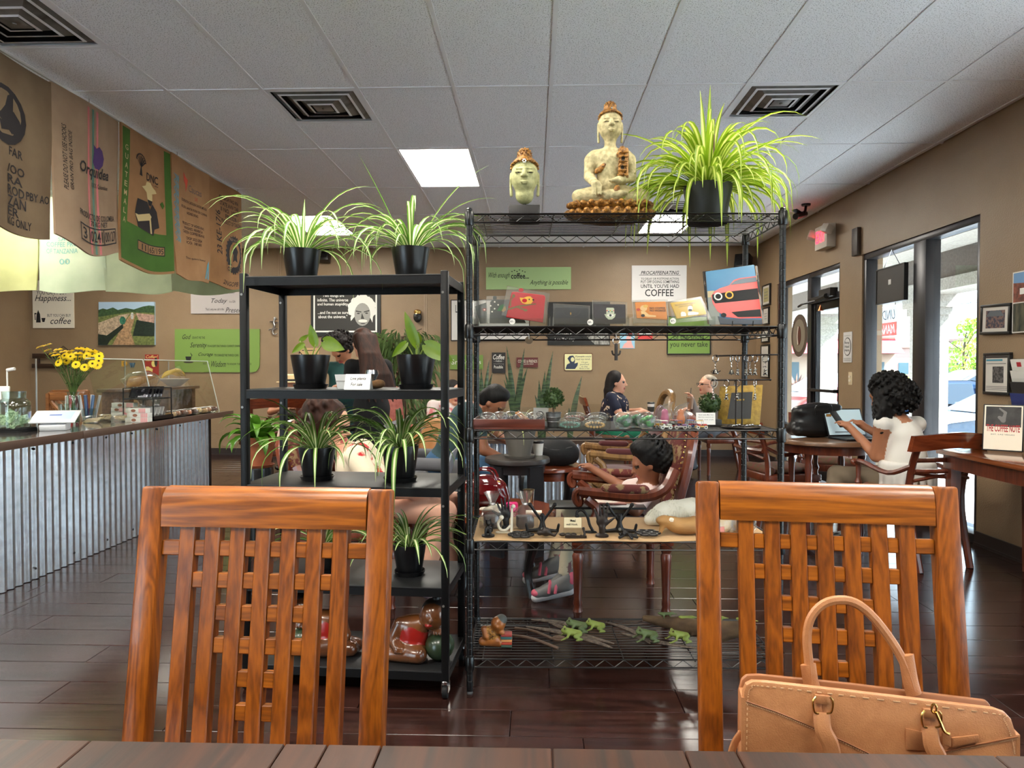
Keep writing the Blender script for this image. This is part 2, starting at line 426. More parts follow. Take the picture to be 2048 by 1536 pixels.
for c in range(-12,6):
    if XL<CX(c)<XR:MB().bx(-.012,YF,0,.012,YB,.03).obj('grid_bar',barm,ceil,(CX(c),0,ZC-.006))
for r in range(-6,6):
    if YF<RY(r)<YB:MB().bx(XL,-.012,0,XR,.012,.03).obj('grid_bar',barm,ceil,(0,RY(r),ZC-.005))
for(c,r),e in VENT.items():
    yy=RY(r)+(.61 if e else .61);MB().bx(CX(c),-.012,0,CX(c)+.61,.012,.03).obj('grid_bar',barm,ceil,(0,yy,ZC-.005))
lampon=mat('lit_diffuser',(255,249,236),.5,emit=LAMP_W);lampoff=mat('unlit_diffuser',(214,208,190),.5)
_where={(-2,1):'lit ceiling troffer above the black plant rack',(-5,3):'lit ceiling troffer near the far wall on the counter side',
          (2,3):'lit ceiling troffer next to the far ceiling vent',(-2,3):'unlit dim ceiling troffer near the far wall'}
for k in sorted(LIT|OFF):
    x,y=CX(k[0])+.305,RY(k[1])+.61
    t=T('ceiling_light',_where.get(k,'lit ceiling troffer '+{-9:'behind the burlap sacks, ',-5:'beside the service counter, ',-2:'in the middle bay, ',2:'along the window wall, '}[k[0]]+{1:'halfway down the room',3:'near the far wall',-2:'above the front table',-4:'by the front wall'}[k[1]]),'ceiling light',(x,y,ZC),group='ceiling troffers')
    b=MB();s,l=.298,.603
    for q in((-s,-l,s,-l+.025),(-s,l-.025,s,l),(-s,-l+.025,-s+.02,l-.025),(s-.02,-l+.025,s,l-.025)):b.bx(q[0],q[1],-.004,q[2],q[3],.028)
    b.obj('frame',barm,t);MB().bx(-s+.02,-l+.025,.004,s-.02,l-.025,.01).obj('diffuser',lampoff if k in OFF else lampon,t)
ventm=mat('vent_metal',(120,118,114),.4,.4,rgb2=(70,68,64),nscale=9,contrast=(.5,.75))
_vl={(-3,0):'square louvred ceiling vent above the black plant rack',(-5,-1):'square louvred ceiling vent beside the row of burlap sacks',
       (2,0):'square louvred ceiling vent above the big spider plant',(2,2):'square louvred ceiling vent next to the far lit troffer'}
for(c,r),e in VENT.items():
    t=T('ceiling_vent',_vl[(c,r)],'vent',(CX(c)+.305,RY(r)+(.915 if e else .305),ZC),group='ceiling vents')
    MB().bx(-.295,-.295,.026,.295,.295,.029).obj('backing',matteblack,t)
    def ring(b,a,za,c2,zc,th=.003):
        o=[(-1,-1),(1,-1),(1,1),(-1,1)];vs=[(i*a,j*a,za)for i,j in o]+[(i*c2,j*c2,zc)for i,j in o]
        b.add(vs+[(x,y,z-th)for x,y,z in vs],[(i,(i+1)%4,(i+1)%4+4,i+4)for i in range(4)]+[(i+12,(i+1)%4+12,(i+1)%4+8,i+8)for i in range(4)]);return b
    ring(MB(),.298,.0,.27,-.002).obj('frame',barm,t,smooth=False)
    for a,z in((.275,-.004),(.2,-.008),(.13,-.012)):
        b=MB();ring(b,a,z+.026,a-.045,z+.002);b.mi=1;ring(b,a-.043,z+.001,a-.058,z-.003);b.obj('louver',[ventm,barm],t,smooth=False)
    b=MB();b.bx(-.06,-.06,-.014,.06,.06,-.010);b.ball((0,0,-.016),(.012,.012,.006),8,4);b.obj('center_plate',ventm,t,bev=.002)

# walls -------------------------------------------------------------------
st(MB().bx(XL-.2,YB,0,XR+.2,YB+.2,ZC+.03).obj('wall_back',wallm))
b=MB();b.bx(XL-.2,YF-.2,0,-7.2,YF,ZC+.03);b.bx(-3.8,YF-.2,0,XR+.2,YF,ZC+.03);b.bx(-7.2,YF-.2,2.385,-3.8,YF,ZC+.03);st(b.obj('wall_front',wallm,weld=False))
t=bpy.data.objects.new('window_5',None);COL.objects.link(t);st(t)  # unseen front window, added to bring more daylight onto the ceiling
for x in(-7.2,-5.5,-3.86):MB().bx(x,YF-.12,0,x+.06,YF-.03,2.385).obj('mullion',alum,t)
for x in(-7.14,-5.44):MB().bx(x,YF-.08,0,x+1.6,YF-.074,2.385).obj('pane',paneg,t)
st(MB().bx(XL-.2,YF,0,XL,YB,ZC+.03).obj('wall_left',wallm))
WZ=2.385
b=MB();x0,x1=XR,XR+.2
openings=[(-2.9,-.2),(.2,3.4),(5.22,7.055),(7.557,9.48)]
prev=YF
for a,c in openings:
    b.bx(x0,prev,0,x1,a,ZC+.03);b.bx(x0,a,WZ,x1,c,ZC+.03);prev=c
b.bx(x0,prev,0,x1,YB,ZC+.03)
st(b.obj('wall_right',wallm,weld=False))
st(MB().bx(XL,YB-.014,0,XR,YB,.1).bx(XL,YB-.02,0,XR,YB-.014,.02).obj('baseboard_back',basem))
b=MB()
for a,c in((YF,-2.9),(-.2,.2),(3.4,5.22),(7.055,7.557),(9.48,YB-.02)):b.bx(XR-.014,a,0,XR,c,.1);b.bx(XR-.02,a,0,XR-.014,c,.02)
st(b.obj('baseboard_right',basem,weld=False))
for i,u in enumerate((560,851)):
    x=PY(u,600,YB).x;b=MB();b.bx(x-.022,YB-.008,.1,x-.004,YB,ZC);b.bx(x+.004,YB-.008,.1,x+.022,YB,ZC)
    st(b.obj('trim_%d'%(i+1),trimm))
x=PY(30,600,YB).x;st(MB().bx(x-.05,YB-.03,.1,x,YB,ZC).obj('trim_3',wallm))

def frame_bars(t,Y0,Y1,z0,z1,verts=(),xs=(3.215,3.325),w=.055,extra=()):
    X0,X1=xs
    def bar(n,*q):MB().bx(*q).obj(n,alum,t,bev=.004)
    bar('sill',X0-.02,Y0,z0,X1,Y1,z0+.07);bar('head',X0,Y0,z1-w,X1,Y1,z1)
    bar('jamb',X0,Y0,z0+.07,X1,Y0+w,z1-w);bar('jamb',X0,Y1-w,z0+.07,X1,Y1,z1-w)
    ys=[Y0+w]
    for a,c in verts:
        bar('mullion',X0-.012,a,z0+.07,X1,c,z1-w);ys+=[a,c]
    ys.append(Y1-w)
    for i in range(0,len(ys),2):
        MB().bx(3.268,ys[i],z0+.07,3.274,ys[i+1],z1-w).obj('pane',paneg,t)
for n,(Y0,Y1),ms in((1,openings[2],[(5.93,6.12)]),(3,openings[1],[(1.2,1.3),(2.3,2.4)]),(4,openings[0],[(-1.6,-1.5)])):
    t=bpy.data.objects.new('window_%d'%n,None);COL.objects.link(t);st(t);frame_bars(t,Y0,Y1,.0,WZ,ms)
t=bpy.data.objects.new('window_2',None);COL.objects.link(t);st(t)
frame_bars(t,8.42,9.48,0,WZ)
MB().bx(3.215,8.475,.5,3.325,9.425,.57).obj('rail',alum,t,bev=.004)
t=bpy.data.objects.new('door_1',None);COL.objects.link(t);st(t)
frame_bars(t,7.557,8.42,2.02,WZ)
b=MB();b.bx(3.215,7.557,0,3.325,7.60,2.02);b.bx(3.215,8.36,0,3.325,8.42,2.02);b.obj('jamb',alum,t)
dl=MB();dl.bx(3.24,7.605,.02,3.29,7.68,2.015);dl.bx(3.24,8.28,.02,3.29,8.355,2.015);dl.bx(3.24,7.68,1.93,3.29,8.28,2.015);dl.bx(3.24,7.68,.02,3.29,8.28,.26)
dl.obj('door_stile',alumd,t,bev=.004);MB().bx(3.262,7.68,.26,3.268,8.28,1.93).obj('pane',paneg,t)
b=MB();b.bar((3.19,7.62,1.03),(3.19,8.34,1.03),.05,.03);b.bx(3.19,7.64,1.01,3.24,7.68,1.05);b.bx(3.19,8.28,1.01,3.24,8.32,1.05);b.obj('push_bar',alumd,t,bev=.005)
b=MB();b.box((3.17,7.78,2.09),(.08,.3,.09));b.tube([(3.15,7.86,2.03),(3.02,8.1,2.0),(3.1,8.45,2.0)],.012,6);b.tube([(3.12,7.7,2.05),(3.12,7.95,2.03)],.03,8);b.obj('door_closer',black,t)
b=MB();b.lathe([(.001,.0),(.006,-.01),(.02,-.05),(.03,-.07),(.026,-.07)],(3.2,8.05,1.99),10);b.obj('door_bell',mat('copper',(190,110,70),.3,1),t)

# ================================================================== OUTSIDE
stucco=mat('stucco_light',(172,164,153),.9,rgb2=(146,138,128),nscale=40,bump=.9,bscale=60)
stuccob=mat('stucco_brown',(104,92,83),.9,rgb2=(90,79,71),nscale=30,bump=.8,bscale=60)
st(MB().bx(3.4,-12,-.35,5.7,40,-.03).obj('sidewalk',mat('concrete',(176,184,194),.85,rgb2=(160,168,178),nscale=6)))
st(MB().bx(-60,-60,-.35,5.7,-12,-.05).bx(-60,-12,-.35,3.4,YF-.2,-.05).obj('front_pavement',MATS['concrete']))
st(MB().bx(5.7,-60,-.45,260,260,-.35).obj('parking_lot',mat('asphalt',(58,58,60),.9,rgb2=(50,50,52),nscale=5)))
b=MB();b.bx(3.4,-12,2.76,6.0,40,2.9);b.obj('porch_soffit',stucco);st(bpy.data.objects['porch_soffit'])
b=MB();b.bx(3.9,-12,2.66,4.1,40,2.76);b.bx(4.5,-12,2.70,4.66,40,2.76);b.obj('soffit_moulding',stucco,bpy.data.objects['porch_soffit'],weld=False)
b=MB();b.bx(5.2,-12,2.42,5.6,40,2.76);b.obj('porch_beam',stuccob);st(bpy.data.objects['porch_beam'])
MB().bx(5.17,-12,2.27,5.63,40,2.42).obj('beam_edge',stucco,bpy.data.objects['porch_beam'])
for i,y in enumerate((3.2,9.9,13.4,18)):
    b=MB();w=.17;b.bx(5.4-w,y-w,-.03,5.4+w,y+w,2.27);o=b.obj('porch_column_%d'%(i+1),stucco);st(o);o.name='porch_column'
    b=MB();b.bx(5.4-.24,y-.24,2.1,5.4+.24,y+.24,2.27);b.bx(5.4-.2,y-.2,2.0,5.4+.2,y+.2,2.1);b.obj('capital',stucco,o)
def car(label,x0,y0,col,flip=False,H=1.42,L=4.5,W=1.78):
    t=T('car',label,'car',(x0+L/2,y0+W/2,-.35),pi if flip else 0,group='cars in the parking lot')
    pm=mat('paint_%d_%d_%d'%col,col,.22,.3,coat=.8);k=H/1.42;h=L/2
    body=[(-h+.02,.35),(-h,.55),(-h+.08,.72),(-h+.35,.80),(-h+1.1,.90),(h-.6,.95),(h-.1,.93),(h,.75),(h-.02,.35),(h-.2,.24),(-h+.2,.24)]
    roof=[(-h+1.15,.86),(-h+1.9,1.3),(-h+2.5,1.41),(h-1.4,1.40),(h-.55,1.05),(h-.4,.92)]
    def loft(poly,ins,nm,m,par,zk=k):
        b=MB();n=len(poly);st_=[(-W/2+.06,.06),(-W/2,0),(W/2,0),(W/2-.06,.06)];vs=[]
        cx=sum(p[0]for p in poly)/n;cz=sum(p[1]for p in poly)/n
        for yy,sh in st_:
            for x,z in poly:f=ins(z);vs.append((x+(cx-x)*sh*.35,yy*f,(z+(cz-z)*sh*.35)*zk))
        fs=[tuple(range(n))[::-1],tuple(range(3*n,4*n))]+[(i*n+j,i*n+(j+1)%n,(i+1)*n+(j+1)%n,(i+1)*n+j)for i in range(3)for j in range(n)]
        b.add(vs,fs);return b.obj(nm,m,par,bev=.03,seg=2)
    loft(body,lambda z:1,'body',pm,t);loft(roof,lambda z:1-.26*max(0,(z-.9)/.5),'cabin',pm,t)
    gl=mat('car_glass',(30,40,50),.08,0,coat=.5)
    for sgn in(-1,1):
        for poly in([(-h+1.42,.94),(-h+1.98,1.29),(-h+2.45,1.345),(-h+2.45,.95)],[(-h+2.52,.95),(-h+2.52,1.345),(h-1.5,1.335),(h-1.25,.97)],[(h-1.18,.98),(h-1.4,1.32),(h-.72,1.02)]):
            b=MB();pts=[(x,sgn*(W/2*(1-.26*(z-.9)/.5)+.003),z*k)for x,z in poly];b.add(pts,[tuple(range(len(pts)))]);b.obj('side_window',gl,t)
        for xx in(-h+.85,h-.95):
            b=MB();b.tube([(xx,sgn*(W/2-.2),.31),(xx,sgn*(W/2+.005),.31)],.31,20);o=b.obj('tire',matteblack,t)
            MB().tube([(xx,sgn*(W/2-.03),.31),(xx,sgn*(W/2+.012),.31)],.2,14).obj('wheel_rim',steel,o)
        b=MB();b.box((-h+.16,sgn*(W/2-.28),.68*k),(.2,.34,.1));b.obj('headlight',mat('headlight',(225,230,235),.1),t,bev=.03)
        b=MB();b.box((h-.1,sgn*(W/2-.28),.8*k),(.1,.36,.12));b.obj('tail_light',mat('tail_light',(190,20,20),.2),t,bev=.02)
        b=MB();b.box((-h+1.55,sgn*(W/2+.09),.98*k),(.12,.16,.11));b.obj('wing_mirror',pm,t,bev=.03)
    for poly in([(-h+1.2,.9),(-h+1.88,1.28)],[(h-.5,.97),(h-1.36,1.37)]):
        (xa,za),(xb,zb)=poly;wa,wb=W/2*.93,W/2*.78
        MB().add([(xa,-wa,za*k+.02),(xa,wa,za*k+.02),(xb,wb,zb*k+.02),(xb,-wb,zb*k+.02)],[(0,1,2,3)]).obj('windscreen',gl,t)
    MB().box((-h+.01,0,.5),(.06,.9,.22)).obj('grille',matteblack,t,bev=.01)
car('silver sedan parked nose-in nearest the cafe window',5.95,10.9,(112,130,150))
car('slate blue sedan parked between the silver and red cars',6.3,13.5,(44,70,104),True)
car('red car parked beyond the blue sedan',6.2,16.4,(150,20,32),True,1.5)
car('dark blue car parked nose-in outside the sidelight by the door',6.4,20.2,(24,46,96),False,1.5)
car('white car parked far across the lot behind the red car',13.5,24,(225,228,230),True,1.6)
def bld(label,x0,y0,x1,y1,z,cm,wins,roofc=None):
    t=T('building',label,'building',((x0+x1)/2,(y0+y1)/2,-.35));a,c=(x1-x0)/2,(y1-y0)/2
    MB().bx(-a,-c,0,a,c,z).obj('wall',cm,t);MB().bx(-a-.2,-c-.2,z,a+.2,c+.2,z+.35).obj('parapet',mat('parapet',(150,120,108),.9),t)
    for wx,wz,ww,wh in wins:MB().bx(wx-ww/2,-c-.05,wz,wx+ww/2,-c,wz+wh).obj('window',mat('far_window',(60,90,100),.2),t)
    if roofc:
        b=MB();b.prism([(-c-1.6,z-1.3),(-c,z-.1),(-c,z-1.3)],-a,a,'yz');b.obj('awning',roofc,t)
    return t
pink=mat('pink_stucco',(176,142,130),.9);tan=mat('tan_stucco',(196,172,150),.9)
bld('low pinkish stucco building beyond the parking lot',40,88,58,96,4.2,pink,[(x,1,1.2,1.4)for x in(-7,-4,-1,2,5)])
bld('tall tan stucco building with square pilaster behind the young tree',60,98,82,106,5.6,tan,[(x,1.4,1.6,2)for x in(-8,-4,0,4,8)])
bld('small building with a red awning across the road',20,60,30,66,4.2,tan,[(x,.6,1.2,1.6)for x in(-3.5,-1.2,1.2,3.5)],mat('awning_red',(190,45,60),.8))
leafg=mat('tree_leaf',(120,160,50),.6,rgb2=(165,190,80),nscale=2,trl=.4)
bark=mat('bark',(96,78,62),.9,rgb2=(70,56,46),nscale=20,stretch=(1,1,.2))
def leaves(n,cs,size,rnd):
    b=MB()
    for i in range(n):
        c,r=rnd.choice(cs);d=Vector((rnd.gauss(0,1),rnd.gauss(0,1),rnd.gauss(0,1))).normalized()*(rnd.random()**.4)
        p=Vector(c)+Vector((d.x*r[0],d.y*r[1],d.z*r[2]));q=Euler((rnd.random()*6,rnd.random()*6,rnd.random()*6)).to_matrix();s=size*(.6+rnd.random()*.8)
        b.add([p+q@Vector(k)*s for k in((-.5,0,0),(0,-.28,.05),(.5,0,0),(0,.28,.05))],[(0,1,2,3)])
    return b
rn=random.Random(5)
t=T('tree','young pale green street tree outside the big window','tree',(20.8,35,-.35))
b=MB();b.tube(bez([(0,0,0),(.05,0,1.2),(-.03,.05,2.2),(.1,0,3.6)],8),[.09,.08,.08,.07,.06,.05,.05,.04,.02],7)
for a in range(7):b.tube([(0,0,1.4+a*.25),(math.cos(a*2.2)*.8,math.sin(a*2.2)*.8,1.9+a*.3)],[.035,.012],5)
b.obj('trunk',bark,t)
o=leaves(900,[((-.7,0,2.1),(.9,.8,.6)),((.3,0,2.7),(.8,.8,.6)),((.2,0,3.6),(.55,.5,.5)),((.8,0,1.9),(.5,.5,.4)),((-.2,0,1.6),(.9,.6,.4))],.2,rn).obj('foliage',leafg,t,weld=False);o['kind']='stuff'
for lab,x,y,n in(('spiky green shrub outside the window left of the tree',19.5,38,90),('round brown leafed shrub outside beyond the sidelight',15.2,42,60)):
    t=T('shrub',lab,'shrub',(x,y,-.35));b=MB()
    for i in range(n):
        a=rn.random()*6.28;e=rn.random()*1.2+.2;L=1.5*(.6+rn.random()*.5);p=Vector((math.cos(a)*math.cos(e),math.sin(a)*math.cos(e),math.sin(e)))*L;s=Vector((-p.y,p.x,0)).normalized()*.07
        b.add([-s,s,p*.6+s+Vector((0,0,.1)),p,p*.6-s+Vector((0,0,.1))],[(0,1,2,3,4)])
    o=b.obj('foliage',leafg if n==90 else mat('brown_leaf',(120,90,80),.8),t,weld=False);o['kind']='stuff'
    MB().cyl((0,0,0),(0,0,.3),.12,.08).obj('stem',bark,t)
b=MB();b.tube(bez([(0,0,0),(0,0,3),(.05,0,4.9),(.6,0,5.6),(1.6,0,5.75)],20),.06,7);b.box((1.8,0,5.75),(.5,.2,.08))
tag(b.obj('street_lamp',mat('galv_pole',(150,155,160),.5,.4),loc=(25.5,45,-.35)),'tall grey street lamp with curved arm outside','street lamp')
t=T('traffic_light','dark traffic light on a pole far outside the window','traffic light',(43,68,-.35));MB().cyl((0,0,0),(0,0,4.8),.09,.07).obj('pole',MATS['galv_pole'],t)
b=MB();b.box((0,-.15,3.9),(.45,.3,1.3));b.obj('housing',matteblack,t,bev=.05)
# banner under the porch beam, seen from behind
t=T('banner','white and red banner hung under the porch beam, seen from behind','banner',(5.12,10.75,1.95))
bann=mat('banner_cloth',(215,220,222),.8,trl=.5);MB().bx(-.004,-.55,-.2,.004,.55,.22).obj('cloth',bann,t)
MB().bx(-.0065,-.55,-.2,-.0045,.55,-.01).obj('red_band',mat('banner_red',(205,90,80),.8,trl=.3),t)
text('UNDER NEW',mat('banner_ink',(70,70,80),.8),t,lambda a,c:Vector((-.0055,-.5+a*1.0,.03+c*.14)),.3)
text('MANAGEMENT',mat('banner_white',(220,200,200),.8),t,lambda a,c:Vector((-.0075,-.5+a*1.0,-.17+c*.13)),.2)
b=MB();b.cyl((0,-.5,.2),(0,-.5,.32),.004,n=6);b.cyl((0,.5,.2),(0,.5,.32),.004,n=6);b.obj('tie',matteblack,t)
# ================================================================== WALL DECOR
inkb=mat('ink_black',(26,24,24),.7);inkw=mat('ink_white',(232,230,222),.7);inkg=mat('ink_grey',(120,118,116),.7)
lime=mat('lime_board',(118,148,68),.6);palelime=mat('pale_lime_board',(164,192,132),.6)
class Sign:
    """board flat on a wall, laid out in photo pixels; side 'b' = back wall, 'r' = right wall"""
    def __init__(s,name,label,cat,rect,board,th=.02,side='b',poly=None,group=None,off=0,rad=0,vr=None):
        s.side=side;u0,v0,u1,v1=rect;s.th=th;s.off=off
        if side=='b':c=PY((u0+u1)/2,(v0+v1)/2,YB-th-off);s.c=Vector((c.x,YB-off-.001,c.z))
        else:c=PX((u0+u1)/2,(v0+v1)/2,XR-th-off);s.c=Vector((XR-off-.001,c.y,c.z))
        s.t=T(name,label,cat,s.c,0,group)
        (a0,b1),(a1,b0)=s.q(u0,v0),s.q(u1,v1)
        if side=='r':m=s.q((u0+u1)/2,(v0+v1)/2)[1];hh=(b1-b0)/2 if vr is None else vr;b0,b1=m-hh,m+hh
        s.rect=(a0,b0,a1,b1)
        p=[s.q(*k)for k in poly]if poly else(rrect(min(a0,a1),b0,max(a0,a1),b1,rad)if rad else[(a0,b0),(a1,b0),(a1,b1),(a0,b1)])
        s.slab('board',p,0,th,board)
    def q(s,u,v):
        if s.side=='b':p=PY(u,v,YB-s.th-s.off)-s.c;return(p.x,p.z)
        p=PX(u,v,XR-s.th-s.off)-s.c;return(p.y,p.z)
    def slab(s,name,poly,d0,d1,m,bev=0):
        b=MB()
        if s.side=='b':b.prism(poly,-d1,-d0,'xz')
        else:b.prism(poly,-d1,-d0,'yz')
        return b.obj(name,m,s.t,bev=bev)
    def fr(s,a,b):x0,z0,x1,z1=s.rect;return(x0+(x1-x0)*a,z0+(z1-z0)*b)
    def shape(s,name,pts,m,up=.0015,frac=False):return s.slab(name,[s.fr(*p)if frac else s.q(*p)for p in pts],s.th-.0005,s.th+up,m)
    def txt(s,string,r,m,shear=0,bold=0,frac=False,up=.0025):
        if frac:(x0,z0),(x1,z1)=s.fr(r[0],r[1]),s.fr(r[2],r[3])
        else:(x0,z1),(x1,z0)=s.q(r[0],r[1]),s.q(r[2],r[3])
        if s.side=='b':f=lambda a,b:(x0+(x1-x0)*a,-s.th-up,z0+(z1-z0)*b)
        else:f=lambda a,b:(-s.th-up,x0+(x1-x0)*a,z0+(z1-z0)*b)
        return text(string,m,s.t,f,shear,bold)
    def frame(s,w,m,d=.012):
        x0,z0,x1,z1=s.rect;lo,hi=min(x0,x1),max(x0,x1)
        for q in((lo-w,z0-w,hi+w,z0),(lo-w,z1,hi+w,z1+w),(lo-w,z0,lo,z1),(hi,z0,hi+w,z1)):
            s.slab('frame',[(q[0],q[1]),(q[2],q[1]),(q[2],q[3]),(q[0],q[3])],0,s.th+d,m,.003)
def ellp(u,v,a,b,n=20,a0=0,a1=360):return[(u+a*math.cos(R(a0+(a1-a0)*i/n)),v+b*math.sin(R(a0+(a1-a0)*i/n)))for i in range(n+(a1-a0<360))]

s=Sign('wall_sign','cream sign reading you can\'t buy happiness but you can buy coffee','sign',(64.6,561,147.7,656),cream)
s.txt("YOU CAN'T BUY",(73.3,581,134.5,589),inkb);s.txt('Happiness...',(70,590,142,606),inkb,.35);s.txt('BUT YOU CAN BUY',(95,628,142,633.6),inkb);s.txt('coffee',(101,635,142,648),inkb,.3)
s.shape('coffee_pot',[(72.5,645),(73.5,628),(75.5,623),(76.5,620),(77.5,623),(80,628),(81.5,645)],inkb)
s.shape('pot_handle',[(69,626),(73,626),(73,628),(70.5,629),(71.5,640),(70,640)],inkb)
s.shape('cup',[(83,636),(91,636),(90,640),(89,644),(85,644),(84,640)],inkb)

s=Sign('photo_canvas','landscape photo canvas of coffee drying tables and workers','picture',(197,604,309.3,690),mat('photo_sky',(170,195,215),.5),.035)
_up=[.001]
def pf(n,c,pts):_up[0]+=.0012;s.shape(n,pts,mat('photo_'+n,c,.55,rgb2=tuple(int(x*.72)for x in c),nscale=40),_up[0])
pf('treeline',(62,92,52),[(197,634),(197,620),(206,617),(214,619),(226,615),(236,620),(252,616),(268,619),(286,613),(298,611),(309,612),(309,626),(260,624)])
pf('grass',(120,130,70),[(197,634),(260,624),(309,626),(309,690),(197,690)])
pf('path',(190,150,110),[(262,628),(272,628),(262,664),(270,690),(225,690),(246,650)])
pf('table',(205,180,150),[(197,646),(240,630),(260,627),(246,648),(214,671),(197,668)])
pf('table_shade',(30,44,30),[(197,668),(214,671),(246,648),(247,656),(220,682),(215,690),(197,690)])
pf('rack',(196,158,140),[(272,626),(309,630),(309,646),(280,644)])
pf('rack_shade',(32,48,34),[(274,640),(309,646),(309,672),(266,672)])
pf('worker',(60,130,100),ellp(246,641,6,8));pf('worker_far',(225,225,220),ellp(265,632,2.6,7))

s=Sign('wall_sign','grey sign reading tomorrow is a mystery, today is a gift','sign',(381,546,490,627),mat('grey_board',(178,170,166),.6))
for a in(('Tomorrow',(400.8,579.6,448,587.5),.4),('is a Mystery',(450,583.5,469,588),0),('Today',(423,597,455,608.5),.4),('is a Gift',(459,600.7,471,605.4),0),("That's why we call it the",(411,616,448,622),0),('Present',(451,615,488,625),.4)):s.txt(a[0],a[1],inkb,a[2])

s=Sign('wall_sign','large lime green sign with the serenity prayer and a coffee cup','sign',(349.5,658,519,744.5),lime,poly=[(349.5,658),(519,658)]+[(519,730),(517,737),(512,743),(506,744.5)]+[(362,744.5),(355,742),(351,737),(349.5,730)])
for a in(('God',(365,669,382,678.4),.4),('GRANT ME THE',(384.4,673,410,677.6),0),('Serenity',(380.5,685,414,698),.4),('TO ACCEPT THE THINGS I CANNOT CHANGE',(415,690,483,694),0),('Courage',(397,705,426,714),.4),('TO CHANGE THE THINGS I CAN',(429,708,476.7,712.7),0),('AND THE',(406,725,419,729),0),('Wisdom',(423,722,452,734),.4),('TO KNOW THE DIFFERENCE',(454,726,503,730),0)):s.txt(a[0],a[1],inkb,a[2])
s.shape('cup',[(371,713),(383,713),(382,719),(379,722),(375,722),(372,719)],inkb);s.shape('saucer',ellp(377,724.5,10,1.8),inkb)
s.shape('steam',[(381,705),(383,708),(385,710),(383.5,713),(382.5,712),(383.5,710),(381.5,708.5)],inkb)

s=Sign('tin_sign','small red retro coffee sign behind the sneeze guard','sign',(290,709,317.6,750.5),mat('tin_red',(160,36,34),.4),.008)
ty=mat('tin_yellow',(236,216,130),.5);s.txt('Coffee!',(292,710.5,316,716.5),ty,.3);s.shape('face',ellp(308,727,5,7),ty);s.shape('hair',ellp(312,724,3,9),inkb,.003);s.shape('cup',[(292,733),(298,733),(298,741),(292,741)],ty);s.shape('hand',[(298,734),(306,738),(305,744),(297,740)],ty)

for ch,u0,v0,u1,v1,c in(('D',243,722,252.5,733,(225,170,60)),('W',258.5,725.5,268.5,735,(70,105,140))):
    p0,p1=PY(u0,v1,YB-.03),PY(u1,v0,YB-.03)
    v,f,lo,hi=textmesh(ch,0,.02);d=hi-lo;me=bpy.data.meshes.new('wall_letter')
    b=MB();pts=[(p0.x+(x-lo[0])/d[0]*(p1.x-p0.x),p0.z+(y-lo[1])/d[1]*(p1.z-p0.z))for x,y,z in v]
    b.add([(x,YB-.03,z)for x,z in pts],f);b.add([(x,YB-.001,z)for x,z in pts],[k[::-1]for k in f])
    ed={}
    for k in f:
        for i in range(len(k)):e=(k[i],k[(i+1)%len(k)]);ed[e]=1
    n=len(pts);b.f+=[(i,j,j+n,i+n)for i,j in ed if(j,i)not in ed];b.m+=[0]*(len(b.f)-len(b.m))
    tag(b.obj('wall_letter',mat('letter_%s'%ch,c,.5)),('yellow' if ch=='D' else 'blue')+' wooden letter %s hung on the back wall'%ch,'letter')

dw=wood('dark_wood',(40,26,20),(66,44,34),'x',8)
t=T('coat_rack','dark wooden wall rack behind the yellow flowers','wall rack',PY(126,722,YB));q=lambda u,v:(PY(u,v,YB-.02)-t.location)
for nm,u0,v0,u1,v1 in(('top_board',67,707,186,717),('bottom_board',66,727.5,187,736),('post',74,717,79,727.5),('post',172,717,177,727.5),('post',122,717,127,727.5)):
    a,c=q(u0,v1),q(u1,v0);MB().bx(a.x,-.05 if 'board' in nm else-.04,a.z,c.x,-.002,c.z).obj(nm,dw,t,bev=.004)
b=MB();b.tube([q(108,707),q(126.6,692),q(145,707)],.005,6);b.obj('string',dw,t)

b=MB();c=PY(545,653,YB);g=lambda u,v,d=.03:tuple(PY(u,v,YB-d)-Vector((c.x,YB-.03,c.z)))
b.tube(bez([g(549,638),g(547,645),g(549,652),g(545,659),g(546,667),g(551,669),g(554,666)],18),[.01,.012,.014,.016,.016,.016,.016,.016,.015,.014,.013,.012,.011,.01,.009,.008,.007,.006,.004],7)
b.ball(g(549.5,637),(.022,.012,.026),10,6)
for a,e in(((547,646),(539,644)),((548,648),(556,645)),((545,658),(537,660)),((546,660),(555,657))):b.tube([g(*a),g((a[0]+e[0])/2,(a[1]+e[1])/2-1.5),g(*e)],[.01,.008,.006],6)
tag(b.obj('gecko_ornament',steel,loc=(c.x,YB-.025,c.z)),'silver metal gecko ornament on the back wall','ornament')

s=Sign('wall_poster','black framed poster with white quote and white-haired man portrait','poster',(621.5,577,761,672),mat('poster_black',(24,24,22),.5),.03)
s.shape('border',[(627,584),(754,584),(754,664.5),(627,664.5)],inkw);s.shape('panel',[(630,587),(751,587),(751,661.5),(630,661.5)],mat('poster_panel',(46,44,40),.6),.003)
for a in(('"Two things are',(643,589,688.5,595.5)),('infinite. The universe',(635,597,696.7,603)),('and human stupidity.',(635,605.5,697,612.5)),("...and i'm not so sure",(635.7,622,697,628)),('about the universe."',(637,630,695,636.5))):s.txt(a[0],a[1],inkw,0,.012,up=.006)
pw,pg,pd=mat('print_white',(220,218,210),.7),mat('print_grey',(150,148,142),.7),mat('print_dark',(60,58,56),.7)
rn=random.Random(2);s.shape('portrait_hair',[(724+(25+rn.random()*5)*math.cos(R(a)),617+(25+rn.random()*4)*math.sin(R(a)))for a in range(140,405,7)]+[(745,645),(738,630),(712,630),(702,642)],pw,.005)
s.shape('portrait_face',ellp(725,629,16,23),pg,.006);s.shape('portrait_brow',[(712,621),(723,623),(723,625),(712,623.5)],pd,.0075);s.shape('portrait_brow',[(728,623),(739,620),(739,622.5),(728,625)],pd,.0075)
